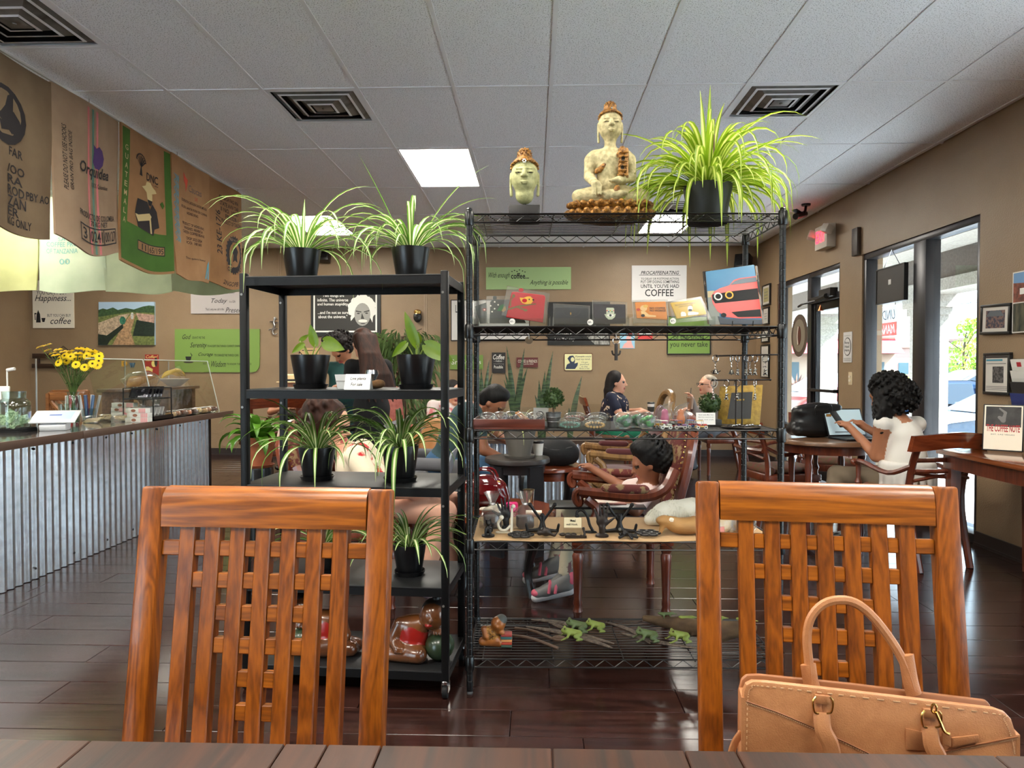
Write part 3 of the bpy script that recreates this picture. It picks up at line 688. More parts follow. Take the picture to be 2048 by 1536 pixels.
s.shape('portrait_eye',ellp(717,627,3,1.4,10),pd,.0075);s.shape('portrait_eye',ellp(733.5,626.5,3,1.4,10),pd,.0075);s.shape('portrait_nose',[(724,626),(729,638),(722,638)],pd,.007);s.shape('portrait_moustache',ellp(726,642,9,3),pw,.0075);s.shape('portrait_mouth',ellp(726,647,5,1),pd,.0075)

c=PY(836,634,YB);q=SDF();q.ell((0,0,0),(.06,.045,.085),0,.01);q.ell((0,-.045,-.005),(.012,.018,.03),0,.01);q.ell((0,-.04,-.042),(.025,.012,.01),0,.008);q.cut((-.025,-.048,.012),(.016,.012,.008),.005);q.cut((.025,-.048,.012),(.016,.012,.008),.005);q.dye((0,0,.075),(.08,.08,.035),1);q.ell((0,.0,.075),(.055,.04,.03),1,.01)
tag(q.build('wall_mask',[mat('mask_black',(26,24,24),.35),gold],h=.006,loc=(c.x,YB-.047,c.z)),'small black face mask with a gold crown on the back wall','mask')

s=Sign('wall_sign','wide white sign with a thin dark edge behind the wire shelf post','sign',(903,601,1058,680),mat('white_board',(214,210,206),.6));s.frame(.012,inkb,.004);s.txt('L',(911,610,915,625),inkb)
s=Sign('wall_sign','narrow lime green sign with white lettering behind the snake plants','sign',(900,710,966,739),lime);s.txt('Sports',(925,719,962,731),inkw);s.txt('Sra',(903,719,921,729),inkw)
s=Sign('wall_sign','pale green sign reading with enough coffee anything is possible','sign',(972,534.7,1142,578.5),palelime)
s.txt('With enough',(977.5,545,1019.6,558.6),inkb,.45);s.txt('coffee...',(1022,546,1058,557.6),inkb,0,.02);s.txt('Anything is possible',(1059.5,560,1136,572),inkb,.45)
for i,(u,v)in enumerate(((1024,543),(1029,541),(1034,543),(1039,540),(1045,542),(1050,544))):s.shape('bean',ellp(u,v,1.4,1.0,8),inkb)
s=Sign('wall_sign','white sign defining procaffeinating above the orange pouch','sign',(1263.7,531,1373,603),mat('white_board',(214,210,206),.6))
for a in(('PROCAFFEINATING',(1281.6,542,1358,549),.3),('TO DELAY OR POSTPONE ACTION;',(1282,555.6,1358,560),0),('PUT OFF DOING SOMETHING',(1281.6,561,1358,566.4),0),("UNTIL YOU'VE HAD",(1281.6,568.5,1358,576),0),('COFFEE',(1290,578.5,1347,592.6),0)):s.txt(a[0],a[1],inkb,a[2],.01)
s.shape('rule',[(1278,549.8),(1361,549.8),(1361,550.6),(1278,550.6)],inkb)
s=Sign('wall_sign','black quotation sign with a grey bearded figure below the pouches','sign',(1095,604,1220,690),mat('poster_black',(24,24,22),.5))
s.txt('HIMSELF.',(1113,664,1145,671),inkw);s.txt('-Leo Tolstoy',(1107,676,1149,683),inkw,0,.012);s.shape('beard',[(1166,664),(1190,650),(1216,664),(1219,689),(1190,689),(1178,678)],mat('print_beard',(170,168,160),.8,rgb2=(90,88,84),nscale=60,stretch=(1,1,.2)))
s=Sign('tin_sign','small blue tin sign with a pink figure on the back wall','sign',(1240,660,1269.5,697),mat('tin_blue',(150,196,216),.5),.008)
s.shape('figure',[(1244,696),(1248,688),(1254,684),(1252,676),(1256,670),(1262,672),(1262,680),(1264,688),(1268,696)],mat('tin_pink',(228,168,160),.6));s.shape('hair',ellp(1260,669,5,4),mat('tin_hair',(130,50,45),.6),.003)
s=Sign('tin_sign','small red and white tin sign beside the blue tin sign','sign',(1276,660,1305,681),mat('tin_red2',(196,60,56),.5),.008);s.shape('white_panel',[(1278,662),(1303,662),(1303,671),(1278,671)],inkw)
s=Sign('wall_sign','black framed lime sign ending you never take','sign',(1336,634,1419.5,707),lime);s.frame(.014,black);s.txt('of the shots',(1347,668,1408,679),inkb);s.txt('you never take',(1340,683,1415,697),inkb)
s=Sign('wall_sign','small black chalkboard style coffee sign above the snake plants','sign',(983.6,705,1011,746),mat('chalk_black',(44,42,42),.7));s.txt('Coffee',(986,709,1009,719),inkw,.3,.015);s.txt('- makes -',(988,720,1007,723.5),inkw);s.txt('anything',(987,725,1008,730.5),inkg);s.txt('Possible',(988,730.8,1006,737),inkw,0,.01)
s=Sign('wall_sign','small maroon coffee and friends sign on the back wall','sign',(1033,715,1076,734.5),mat('maroon_board',(98,42,40),.6));s.txt('COFFEE & FRIENDS',(1036,719.5,1074.5,725.5),cream);s.txt('the perfect blend',(1044,726.5,1067,730),cream,.3)
s=Sign('tin_sign','pale yellow tin sign with a dark seated gentleman and joke text','sign',(1128,706.5,1185.5,742),mat('tin_rust',(110,70,50),.6),.008,rad=.02)
s.shape('panel',[(1130.5,708),(1183,708),(1184,709.5),(1184,739),(1182,740.5),(1131,740.5),(1129.5,739),(1129.5,709)],mat('tin_cream',(232,226,170),.6),.001)
nv=mat('print_navy',(50,62,84),.7);s.shape('gentleman',[(1131,738),(1134,729),(1140,726),(1138,722),(1135,717),(1139,712),(1146,711),(1149,715),(1150,722),(1149,727),(1156,725),(1155,731),(1150,738)],nv,.002);s.shape('gentleman_face',ellp(1145,719,3.6,4.6),MATS['tin_cream'],.003)
for a in(('If people could',(1151,711,1182.5,715.5)),('read my mind...',(1151,716.5,1182.5,721)),("I'd get",(1163,723,1176,726.5)),('punched',(1160,727.3,1178,731)),('in the',(1163,731.6,1175,734.6)),('face a lot',(1159,735.2,1179,738.4))):s.txt(a[0],a[1],nv,.15,up=.003)
s=Sign('wall_card','small tan card on the wall behind the pothos pot','card',(600,696,638,709),mat('tan_card',(190,156,110),.6),.01);s.shape('card_line',[(604,700),(630,700),(630,701.5),(604,701.5)],inkb)

def speaker(label,c,rz,s=1):
    t=T('wall_speaker',label,'speaker',c,rz,'wall speakers');MB().box((0,-.09*s,0),(.16*s,.13*s,.17*s),(R(-15),0,0)).obj('cabinet',black,t,bev=.012)
    b=MB();b.cyl((0,-.155*s,-.02*s),(0,-.168*s,-.024*s),.055*s,.05*s,16);b.obj('cone',matteblack,t);MB().bx(-.02,-.05*s,-.03,.02,0,.03).obj('bracket',matteblack,t)
speaker('small black speaker on the back wall behind the spider plant',PY(652,514,YB-.002),0);speaker('black speaker in the corner by the wire shelf',Vector((XR-.16,YB-.03,2.78)),R(-35),1.3)

# right wall ------------------------------------------------------------
bf=mat('black_frame',(22,21,21),.35);mount=mat('photo_mount',(206,200,190),.7)
def fsign(label,rect,vr,kind,rot=0):
    s=Sign('picture_frame',label,'picture frame',rect,mount,.018,'r',vr=vr);s.frame(.02,bf,.008)
    if kind=='group':
        s.shape('photo',[(.14,.14),(.86,.14),(.86,.86),(.14,.86)],mat('photo_crowd',(120,92,84),.6,rgb2=(52,50,66),nscale=45,contrast=(.45,.55)),.002,True);s.shape('bus',[(.16,.62),(.84,.62),(.7,.84),(.3,.84)],mat('photo_bus',(92,98,104),.6),.004,True)
    elif kind=='article':
        s.shape('header',[(.02,.93),(.98,.93),(.98,.99),(.02,.99)],mat('article_head',(60,50,48),.6),.002,True);s.shape('blue_bar',[(.04,.85),(.75,.85),(.75,.9),(.04,.9)],mat('article_blue',(70,140,160),.6),.002,True)
        s.shape('photo',[(.33,.25),(.8,.25),(.8,.7),(.33,.7)],mat('article_photo',(96,92,90),.6,rgb2=(46,44,44),nscale=60,contrast=(.45,.55)),.002,True)
        for i in range(3):s.shape('text_row',[(.04,.05+i*.045),(.96,.05+i*.045),(.96,.065+i*.045),(.04,.065+i*.045)],inkg,.002,True)
        s.shape('text_row',[(.04,.77),(.9,.77),(.9,.79),(.04,.79)],inkg,.002,True)
    else:
        s.shape('print',[(.15,.12),(.85,.12),(.85,.88),(.15,.88)],mat('print_'+kind,{'cert':(170,160,110),'note':(196,192,184),'doc':(180,178,170)}[kind],.6),.002,True)
        for i in range(3):s.shape('text_row',[(.25,.3+i*.17),(.75,.3+i*.17),(.75,.33+i*.17),(.25,.33+i*.17)],inkg,.004,True)
    return s
fsign('black framed group photo with white mount on the right wall',(1966,604,2017,673),.085,'group').t.rotation_euler[0]=R(2)
fsign('black framed newspaper article above the coffee note board',(1972,705,2016,790),.125,'article')
fsign('black framed certificate near the far corner, uppermost of four',(1526,571,1539,609),.125,'cert');fsign('small framed note below the certificate by the far corner',(1527,617,1536.5,647),.1,'note')
fsign('small framed document, third down by the far corner',(1524,661,1536.5,683),.07,'doc');fsign('tall narrow black frame, lowest of four by the far corner',(1523,690,1536.5,755),.21,'note')
s=Sign('photo_canvas','tall photo canvas of red desert and grass on the right wall','picture',(2026,540,2110,660),mat('canvas_edge',(220,214,204),.7),.03,'r',vr=.2)
s.shape('sky',[(.03,.8),(.97,.8),(.97,.98),(.03,.98)],mat('canvas_sky',(110,150,190),.6),.002,True);s.shape('rocks',[(.03,.5),(.97,.5),(.97,.78),(.6,.84),(.3,.8),(.03,.82)],mat('canvas_rock',(150,84,62),.7,rgb2=(90,54,44),nscale=25),.003,True)
s.shape('grass',[(.03,.02),(.97,.02),(.97,.48),(.03,.48)],mat('canvas_grass',(92,88,66),.7,rgb2=(40,42,34),nscale=30,stretch=(1,1,.3)),.003,True);s.shape('cup',[(.2,.62),(.34,.62),(.34,.72),(.2,.72)],inkw,.005,True)
s=Sign('wall_sign','white bang head here sign on the pier by the door','sign',(1687,664,1703.4,725),mat('white_board',(214,210,206),.6),.006,'r',vr=.155)
ring=[(.5+.42*math.cos(R(a)),.52+.3*math.sin(R(a)))for a in range(0,360,15)];s.shape('oval',ring,inkb,.002,True);s.shape('oval_inside',[(.5+(x-.5)*.9,.52+(y-.52)*.92)for x,y in ring],MATS['white_board'],.003,True)
for w_,z in(('Bang',.6),('Head',.48),('Here',.36)):s.txt(w_,(.24,z,.76,z+.09),inkb,0,.01,True,.005)
s.txt('Stress Reduction Kit',(.15,.87,.85,.9),inkb,0,0,True)
for i in range(3):s.shape('text_row',[(.1,.05+i*.04),(.9,.05+i*.04),(.9,.062+i*.04),(.1,.062+i*.04)],inkg,.002,True)
s=Sign('light_switch','cream double light switch plate on the pier by the door','light switch',(1697,744,1704,769.5),mat('switch_cream',(214,196,160),.5),.006,'r',vr=.065);s.shape('toggle',[(.35,.55),(.65,.55),(.65,.7),(.35,.7)],cream,.012,True);s.shape('toggle',[(.35,.25),(.65,.25),(.65,.4),(.35,.4)],cream,.012,True)
# exit sign
c=PX(1640,470,XR);t=T('exit_sign','white exit sign with red letters and two emergency lamp heads','exit sign',(XR,7.82,2.7));ew=mat('exit_white',(200,192,176),.5)
MB().bx(-.1,-.16,-.13,-.001,.16,.12).obj('housing',ew,t,bev=.008);text('EXIT',mat('exit_red',(255,30,50),.5,emit=2.2),t,lambda a,b:(-.103,.12-a*.24,-.06+b*.13),0,.015)
for s_ in(-1,1):
    MB().box((-.11,s_*.2,.05),(.09,.1,.09),(R(-15)*s_,R(20),R(-20)*s_)).obj('lamp_head',ew,t,bev=.012);MB().cyl((-.06,s_*.15,.05),(-.1,s_*.19,.05),.015).obj('lamp_arm',ew,t)
c=PZ(1612,408,ZC);t=T('security_camera','small black bullet security camera under the ceiling','camera',c)
MB().cyl((0,0,-.02),(0,0,0),.045,.05).obj('mount',black,t);MB().tube([(0,0,-.02),(-.01,-.01,-.07),(-.03,-.03,-.1)],.014).obj('arm',black,t);b=MB();b.cyl((.0,.02,-.1),(-.14,-.08,-.15),.032,.034);b.box((-.09,-.04,-.1),(.16,.06,.012),(0,R(15),R(35)));b.obj('camera_body',black,t)
MB().bx(XR-.04,7.08,2.39,XR-.001,7.2,2.66).obj('bulkhead_return',mat('bulkhead_brown',(58,44,36),.5),bev=.003);tag(bpy.data.objects['bulkhead_return'],'narrow dark brown box for the bulkhead return above the window corner','bulkhead return')  # box stands in for the step where the bulkhead returns to the wall
# window hangings
t=T('hanging_board','black sign board hung by wire inside the window, seen from behind','sign board',(3.17,6.42,2.02));MB().bx(-.012,-.24,-.15,.012,.24,.15).obj('board',mat('board_back',(60,54,50),.6),t)
MB().bx(-.018,-.25,-.16,.018,-.24,.16).bx(-.018,.24,-.16,.018,.25,.16).bx(-.018,-.24,.15,.018,.24,.16).bx(-.018,-.24,-.16,.018,.24,-.15).obj('frame',black,t);MB().bx(-.0135,-.02,.0,-.0125,.03,.045).obj('sticker',white,t)
b=MB();b.tube([(0,-.14,.16),(0,0,.31),(0,.14,.16)],.003,6);b.obj('wire',steel,t)
t=T('round_sign','round brown coffee bean sign stuck on the glass beside the door','sign',(3.255,8.84,1.68));MB().tube([(0,0,0),(.008,0,0)],.26,40).obj('disc',mat('disc_brown',(78,62,52),.6),t)
MB().tube([(-.003,0,0),(0,0,0)],.2,40).obj('inner_disc',mat('disc_cream',(120,108,92),.6),t);q=MB();q.ball((-.006,0,0),(.006,.075,.12),16,10);q.obj('bean',mat('bean_brown',(84,44,34),.5),t);b=MB();b.tube(bez([(-.014,0,-.11),(-.014,.02,0),(-.014,-.01,.11)],8),.006,5);b.obj('bean_crease',cream,t)
# business card rack
t=T('card_rack','clear wall rack of business cards on the right wall','card rack',(XR,4.66,1.2));acr=clear('acrylic',(247,249,248),.04,.12)
MB().bx(-.008,-.17,-.17,-.001,.19,.14).obj('back_panel',acr,t)
cc=[(225,222,215),(215,212,205),(36,34,34),(40,52,110)]
for r in range(4):
    z=.065-r*.075
    for k in range(2):
        y=.1-k*.2;MB().bx(-.03,y-.085,z-.012,-.008,y+.085,z+.018).obj('pocket',acr,t);o=MB().box((-.018,y,z+.03),(.012,.14,.08),(0,R(-12),0)).obj('business_cards',mat('card_%d'%r,cc[r],.6),t)
        if r==0:MB().box((-.028,y-.01,z+.035),(.002,.04,.03),(0,R(-12),0)).obj('card_logo',mat('card_red',(180,40,50),.6),o)
# ================================================================== BURLAP SACKS
def weave(name,c,c2,trl=.3):
    m=mat(name,c,.95,rgb2=c2,nscale=5,trl=trl,contrast=(.3,.7));N=m.node_tree.nodes;L=m.node_tree.links
    tc=N.new('ShaderNodeTexCoord');mp=N.new('ShaderNodeMapping');mp.inputs['Scale'].default_value=(330,330,330)
    w1=N.new('ShaderNodeTexWave');w1.bands_direction='Z';w1.inputs['Scale'].default_value=.32;w1.inputs['Distortion'].default_value=2
    w2=N.new('ShaderNodeTexWave');w2.bands_direction='DIAGONAL';w2.inputs['Scale'].default_value=.32;w2.inputs['Distortion'].default_value=2
    ad=N.new('ShaderNodeMath');ad.operation='ADD';bp=N.new('ShaderNodeBump');bp.inputs['Strength'].default_value=.5;bp.inputs['Distance'].default_value=.003
    L.new(tc.outputs['Object'],mp.inputs[0]);L.new(mp.outputs[0],w1.inputs[0]);L.new(mp.outputs[0],w2.inputs[0])
    L.new(w1.outputs['Fac'],ad.inputs[0]);L.new(w2.outputs['Fac'],ad.inputs[1]);L.new(ad.outputs[0],bp.inputs['Height'])
    L.new(bp.outputs[0],N['Principled BSDF'].inputs['Normal']);return m
jute=[weave('jute_grey',(158,136,108),(140,118,92)),weave('jute_pale',(196,170,142),(180,154,128)),weave('jute_tan',(196,152,108),(178,136,94)),weave('jute_tan2',(198,156,112),(182,140,98)),weave('jute_brown',(186,142,98),(168,126,86))]
SX=-2.9
class Sack:
    def __init__(s,label,o,ax,w,z0,h,m,seed,amp=.022,sag=.03):
        s.ax=ax;s.w=w;s.h=h;s.amp=amp;s.sag=sag;s.r=random.Random(seed);s.ph=[s.r.random()*6 for _ in range(5)]
        s.t=T('burlap_sack',label,'sack',o,0,'coffee sacks hung from the ceiling');n,k=28,32;s.up=0
        b=MB();b.grid(lambda a,c:s.p(a,c,0),n,k);b.grid(lambda a,c:s.p(a,c,-.014),n,k);W=n+1;N=W*(k+1)
        rim=[i for i in range(W)]+[j*W+n for j in range(1,k+1)]+[k*W+i for i in range(n-1,-1,-1)]+[j*W for j in range(k-1,0,-1)]
        for i in range(len(rim)):a,c=rim[i],rim[(i+1)%len(rim)];b.f.append((a,c,c+N,a+N));b.m.append(0)
        b.obj('cloth',m,s.t,weld=False,ang=70)
    def p(s,a,c,d):
        e=1-c;f=s.ph
        x=s.amp*(math.sin(a*5+f[0]+e*1.2)*.5+math.sin(a*11+f[1])*.3*e+math.sin(e*5+f[2]+a*2)*.5*e)+.03*e*e*math.sin(a*3+f[3])
        z=c*s.h-s.sag*(math.sin(a*pi)*e*.8)-s.sag*.4*math.sin(a*6+f[4])*e;y=a*s.w+.012*math.sin(c*6+f[3])*e
        return Vector((x+d,y,z))if s.ax=='y' else Vector((y,-x-d,z))
    def P(s,a,c,up=.003):return s.p(a,c,up)
    def txt(s,st,r,m,rot=False,bold=.004,shear=0):
        a0,c0,a1,c1=r
        f=(lambda x,y:s.P(a1-(a1-a0)*y,c0+(c1-c0)*x))if rot else(lambda x,y:s.P(a0+(a1-a0)*x,c0+(c1-c0)*y))
        return text(st,m,s.t,f,shear,bold,'printed_lettering')
    def patch(s,nm,r,m,up=.0015):
        a0,c0,a1,c1=r;b=MB();b.grid(lambda x,y:s.P(a0+(a1-a0)*x,c0+(c1-c0)*y,up),max(2,int(28*(a1-a0))),max(2,int(32*(c1-c0))));return b.obj(nm,m,s.t)
    def poly(s,nm,pts,m,up=.003):b=MB();b.add([s.P(x,y,up)for x,y in pts],[tuple(range(len(pts)))]);return b.obj(nm,m,s.t)
    def rect(s,r,m,th=.008):
        a0,c0,a1,c1=r;k=th*s.w/s.h
        for q in((a0,c0,a1,c0+k),(a0,c1-k,a1,c1),(a0,c0,a0+th,c1),(a1-th,c0,a1,c1)):s.patch('printed_box',q,m,.0035)
ink=mat('sack_ink',(38,34,36),.9);sgreen=weave('sack_green',(84,128,52),(74,112,46),.15);spink=mat('stripe_pink',(206,120,120),.9);steal=mat('stripe_teal',(92,128,112),.9)
y0=3.52
s=Sack('greyish burlap sack with a black animal crest and stencilled block letters',(SX,y0,2.06),'y',.7,0,.93,jute[0],1)
s.poly('crest',[(.45+.26*math.cos(R(a))*.95,.66+.17*math.sin(R(a)))for a in range(0,360,20)],ink);s.poly('crest_inside',[(.44+.2*math.cos(R(a)),.67+.13*math.sin(R(a)))for a in range(0,360,20)],jute[0],.004)
s.poly('crest_head',[(.4,.56),(.5,.58),(.6,.55),(.66,.6),(.62,.66),(.55,.7),(.48,.68),(.42,.72),(.36,.66)],ink,.005)
for st,r in(('FAR',(.5,.44,.66,.49)),('/OO',(.48,.34,.68,.39)),('RA',(.48,.28,.66,.33)),('ROD',(.48,.215,.68,.27)),('ZAN',(.48,.15,.7,.21)),('ER',(.48,.095,.62,.145)),('KG ONLY',(.48,.04,.76,.09)),('PBY AO',(.7,.22,.98,.27))):s.txt(st,r,ink,bold=.012)
s=Sack('pale burlap sack printed Orquidea with pink and green stripes',(SX,4.22,2.07),'y',.7,0,.93,jute[1],2,sag=.05)
for r,m in(((.46,.01,.49,.97),spink),((.53,.01,.565,.97),steal),((.6,.01,.635,.97),spink)):s.patch('woven_stripe',r,m)
s.txt('PLEASE DO NOT USE HOOKS',(.10,.34,.155,.76),ink,True);s.txt('GRAIN PRO BAG INSIDE',(.18,.36,.225,.74),ink,True)
pur=mat('orchid_purple',(74,46,104),.9);s.poly('orchid',[(.54,.62),(.56,.69),(.55,.74),(.6,.72),(.65,.74),(.7,.72),(.73,.67),(.71,.62),(.65,.585),(.58,.585)],pur,.004)
s.txt('Orquidea',(.33,.5,.82,.6),ink,shear=.3,bold=.02);s.txt('100% Colombian',(.52,.455,.8,.485),ink);s.txt('PRODUCTO DE COLOMBIA',(.3,.235,.9,.275),ink,bold=.015);s.txt('70 KG NET',(.48,.195,.76,.23),ink,bold=.015)
s.rect((.29,.07,.92,.185),ink,.012);s.patch('printed_box',(.44,.07,.452,.185),ink,.0035);s.patch('printed_box',(.68,.07,.692,.185),ink,.0035)
s.txt('3',(.33,.09,.4,.165),ink,bold=.012);s.txt('0241',(.465,.09,.665,.165),ink,bold=.012);s.txt('00127',(.705,.09,.9,.165),ink,bold=.012)
s=Sack('tan sack with green bands reading Guatemala and a printed farmer',(SX,4.92,2.03),'y',.69,0,.97,jute[2],3)
s.patch('green_band',(.02,.02,.16,.98),sgreen);s.patch('green_band',(.87,.02,.99,.98),sgreen);s.patch('green_base',(.16,.02,.87,.31),sgreen)
lt=mat('sack_light',(200,180,130),.9)
for i,ch in enumerate('GUATEMALA'):s.txt(ch,(.065,.82-i*.066,.125,.86-i*.066),lt,bold=.01)
for i in range(7):a=R(20+i*23);s.poly('tree_branch',[(.395,.76),(.405,.76),(.4+.09*math.cos(a)+.008,.79+.05*math.sin(a)),(.4+.09*math.cos(a)-.008,.795+.05*math.sin(a))],ink)
for i in range(14):a=R(10+i*12.5);x,y_=.4+.1*math.cos(a),.8+.055*math.sin(a);s.poly('tree_leaf',[(x-.012,y_),(x,y_-.008),(x+.012,y_),(x,y_+.008)],ink)
s.poly('tree_trunk',[(.37,.7),(.43,.7),(.41,.76),(.41,.79),(.39,.79),(.39,.76)],ink);s.txt('DNC',(.52,.69,.75,.75),ink,bold=.015);s.txt('Product Coffee',(.52,.67,.75,.682),ink)
s.poly('hat',[(.42,.625),(.5,.645),(.52,.68),(.6,.685),(.64,.66),(.7,.64),(.72,.62),(.62,.6),(.52,.6)],lt);s.poly('face',[(.52,.6),(.64,.6),(.64,.55),(.6,.52),(.55,.53)],lt);s.poly('beard',[(.54,.55),(.64,.55),(.62,.51),(.57,.51)],ink,.004)
s.poly('shirt',[(.34,.52),(.54,.53),(.6,.48),(.64,.53),(.72,.48),(.76,.36),(.68,.34),(.66,.29),(.36,.31),(.34,.35),(.3,.4)],ink,.003);s.poly('forearm',[(.3,.4),(.36,.4),(.58,.45),(.62,.43),(.6,.4),(.36,.35)],lt,.005);s.poly('staff',[(.57,.44),(.6,.44),(.63,.3),(.6,.3)],lt,.006)
s.poly('bean_mark',[(.78,.55),(.82,.57),(.85,.54),(.82,.51)],sgreen);s.rect((.36,.14,.84,.215),ink,.01);s.patch('number_plate',(.37,.148,.83,.208),jute[2],.0025);s.patch('printed_box',(.555,.14,.567,.215),ink,.004);s.txt('11',(.44,.155,.52,.2),ink,bold=.02);s.txt('65/195',(.59,.155,.82,.2),ink,bold=.01)
s=Sack('tan sack with blue line pattern and a red bird reading Caucas',(SX,5.61,2.04),'y',.68,0,.96,jute[3],4)
blu=mat('sack_blue',(96,156,172),.9);redi=mat('sack_red',(206,84,60),.9);gry=mat('sack_grey',(130,112,100),.9)
for i in range(9):
    z=.84-i*.062
    for k in range(3):s.poly('line_pattern',[(.04+k*.05,z),(.06+k*.05,z),(.12+k*.03,z-.03),(.06+k*.05,z-.058),(.04+k*.05,z-.058),(.1+k*.03,z-.03)],blu)
s.poly('bird',[(.3,.9),(.36,.87),(.44,.85),(.42,.8),(.38,.74),(.37,.8),(.32,.83)],redi);s.txt('Caucas',(.46,.76,.8,.82),gry,bold=.012);s.txt('CAFE',(.62,.7,.7,.735),redi)
for st,z,a0,a1 in(('COOPERATIVA CAFETALERA CAUCAS LIMITADA',.655,.26,.93),('BELEN, SANTA ROSA DE COPAN',.6,.26,.93),('HONDURAS',.56,.42,.7),('PRODUCT OF HONDURAS',.465,.28,.84),('WASHED ARABICA',.43,.32,.8),('GREEN COFFEE BEANS',.395,.28,.84),('CROP 2023-2024',.345,.36,.76),('ICO: 18160',.31,.36,.74),('Dios quiere bueno!',.175,.3,.84)):s.txt(st,(a0,z,a1,z+.024),ink,bold=.006)
s.poly('blue_leg',[(.84,.03),(.9,.16),(.95,.2),(.97,.03),(.93,.03),(.92,.12),(.88,.03)],blu)
s=Sack('brown sack with a round black certified frog seal, at the end of the row',(SX,6.29,2.06),'y',.68,0,.94,jute[4],5)
for st,z,a0,a1 in(('ARABICA FAQ RFA',.84,.3,.86),('STATE AVIV TAR',.785,.32,.86),('II NO. 10087',.73,.34,.86),('PB1028-1',.675,.46,.84),('PRODUCT OF TANZANIA',.62,.34,.98)):s.txt(st,(a0,z,a1,z+.04),ink,bold=.01)
s.txt('23 KE-17/6',(.2,.3,.32,.72),ink,True)
cx,cy=.68,.34;kk=s.w/s.h
s.poly('seal',[(cx+(.27 if i%2 else .24)*math.cos(i*pi/24),cy+(.27 if i%2 else .24)*math.sin(i*pi/24)*kk)for i in range(48)],ink);s.poly('seal_inside',[(cx+.165*math.cos(i*pi/12),cy+.165*math.sin(i*pi/12)*kk)for i in range(24)],jute[4],.0045)
s.poly('seal_frog',[(.62,.27),(.68,.29),(.76,.27),(.74,.33),(.78,.38),(.73,.42),(.69,.45),(.64,.43),(.6,.37),(.64,.34)],ink,.006);s.txt('FOREST ALLIANCE',(.5,.475,.86,.5),jute[1]).location.x+=.003
s.poly('seal_banner',[(.42,.165),(.94,.165),(.94,.225),(.42,.225)],jute[4],.006);s.txt('CERTIFIED',(.45,.175,.91,.215),ink,bold=.015).location.x+=.005;s.txt('2NGOPB',(.35,.03,.8,.075),ink,shear=.4)
bj=[weave('jute_backlit',(206,214,182),(190,200,168),.45),weave('jute_backlit2',(214,222,196),(198,210,182),.45),weave('jute_backlit_lemon',(214,216,160),(202,204,148),.45),weave('jute_backlit_dull',(168,176,140),(152,160,126),.4)]  # far row cloth is coloured paler and greener to hold its backlight
for i,(x,m,lab)in enumerate(((-3.62,bj[3],'backlit dull green sack in the far row, next to the corner'),(-4.31,bj[0],'backlit greenish sack in the far row behind the Guatemala sack'),(-4.98,bj[1],'backlit pale mint sack in the far row printed coffee of Tanzania'),(-5.66,bj[2],'backlit lemon sack in the far row behind the crest sack'))):
    s=Sack(lab,(x,7.02,2.04+.01*i),'x',.68,0,.96,m,10+i)
    if i==2:
        tl=mat('sack_teal_ink',(96,140,130),.9)
        for st,r in(('SAWA',(.3,.53,.6,.57)),('COFFEE PRO',(.12,.47,.6,.52)),('OF TANZANIA',(.12,.4,.6,.45)),('00',(.32,.29,.48,.35))):s.txt(st,r,tl,bold=.01)
for a,c,lab in(((SX-.01,3.3,ZC-.035),(SX-.01,7.0,ZC-.035),'steel wire along the ceiling carrying the front row of sacks'),((-5.7,7.03,ZC-.035),(SX-.02,7.03,ZC-.035),'steel wire along the ceiling carrying the far row of sacks')):
    b=MB();b.cyl(a,c,.004,n=6);[b.cyl(Vector(a).lerp(Vector(c),k),Vector(a).lerp(Vector(c),k)+Vector((0,0,.034)),.003,n=5)for k in(.02,.35,.66,.98)];tag(b.obj('hanging_wire',steel),lab,'wire')

# ================================================================== COUNTER
galv=mat('galvanised',(238,240,244),.24,.88,rgb2=(206,209,215),nscale=28,contrast=(.3,.75),bump=.04,bscale=14)
edge=mat('counter_edge',(104,84,74),.32,.35)
ct=T('service_counter','service counter faced with corrugated galvanised steel sheets','counter',(-3.0,4.35,0))
MB().bx(-.75,-2.1,0,-.03,2.1,.82).obj('carcass',matteblack,ct)
def corr(b,y0,y1,x,z0,z1,pitch=.066,dep=.017):
    pts=[];n=int((y1-y0)/pitch);p=(y1-y0)/n
    for i in range(n):
        pts+=[(x-dep*(.5-.5*max(-1,min(1,1.5*math.cos(2*pi*k/10)))),y0+(i+k/10)*p)for k in range(10)]
    pts.append((x,y1));k=len(pts);b.add([(a,c,z0)for a,c in pts]+[(a,c,z1)for a,c in pts],[(i,i+1,i+1+k,i+k)for i in range(k-1)]);return b
for i in range(3):
    y=-2.1+i*1.4;corr(MB(),y,y+1.4,0,0.004,.83).obj('corrugated_sheet',galv,ct)
    b=MB()
    for k in range(4):
        for z in(.07,.79):b.ball((.002,y+.15+k*.36,z),(.006,.008,.008),8,4)
    b.obj('screw',alumd,ct,weld=False)
MB().bx(-.03,2.1,0,.004,2.14,.83).obj('corner_post',alumd,ct)
cp=T('countertop','dark brown countertop with metal front edge on the corrugated counter','countertop',(-2.87,4.43,.832))
MB().bx(-.95,-2.2,0,-.012,2.26,.04).obj('slab',mat('counter_slab',(84,76,74),.12,.2,coat=.6),cp)
MB().bx(-.012,-2.2,-.006,0,-.0015,.043).obj('edge_strip',edge,cp,bev=.002);MB().bx(-.012,.0015,-.006,0,2.26,.043).obj('edge_strip',edge,cp,bev=.002)
CT=.872
glassm=clear('glassware',(236,244,242),.02,.85);bag=clear('cellophane',(240,240,238),.12,.9,.06)
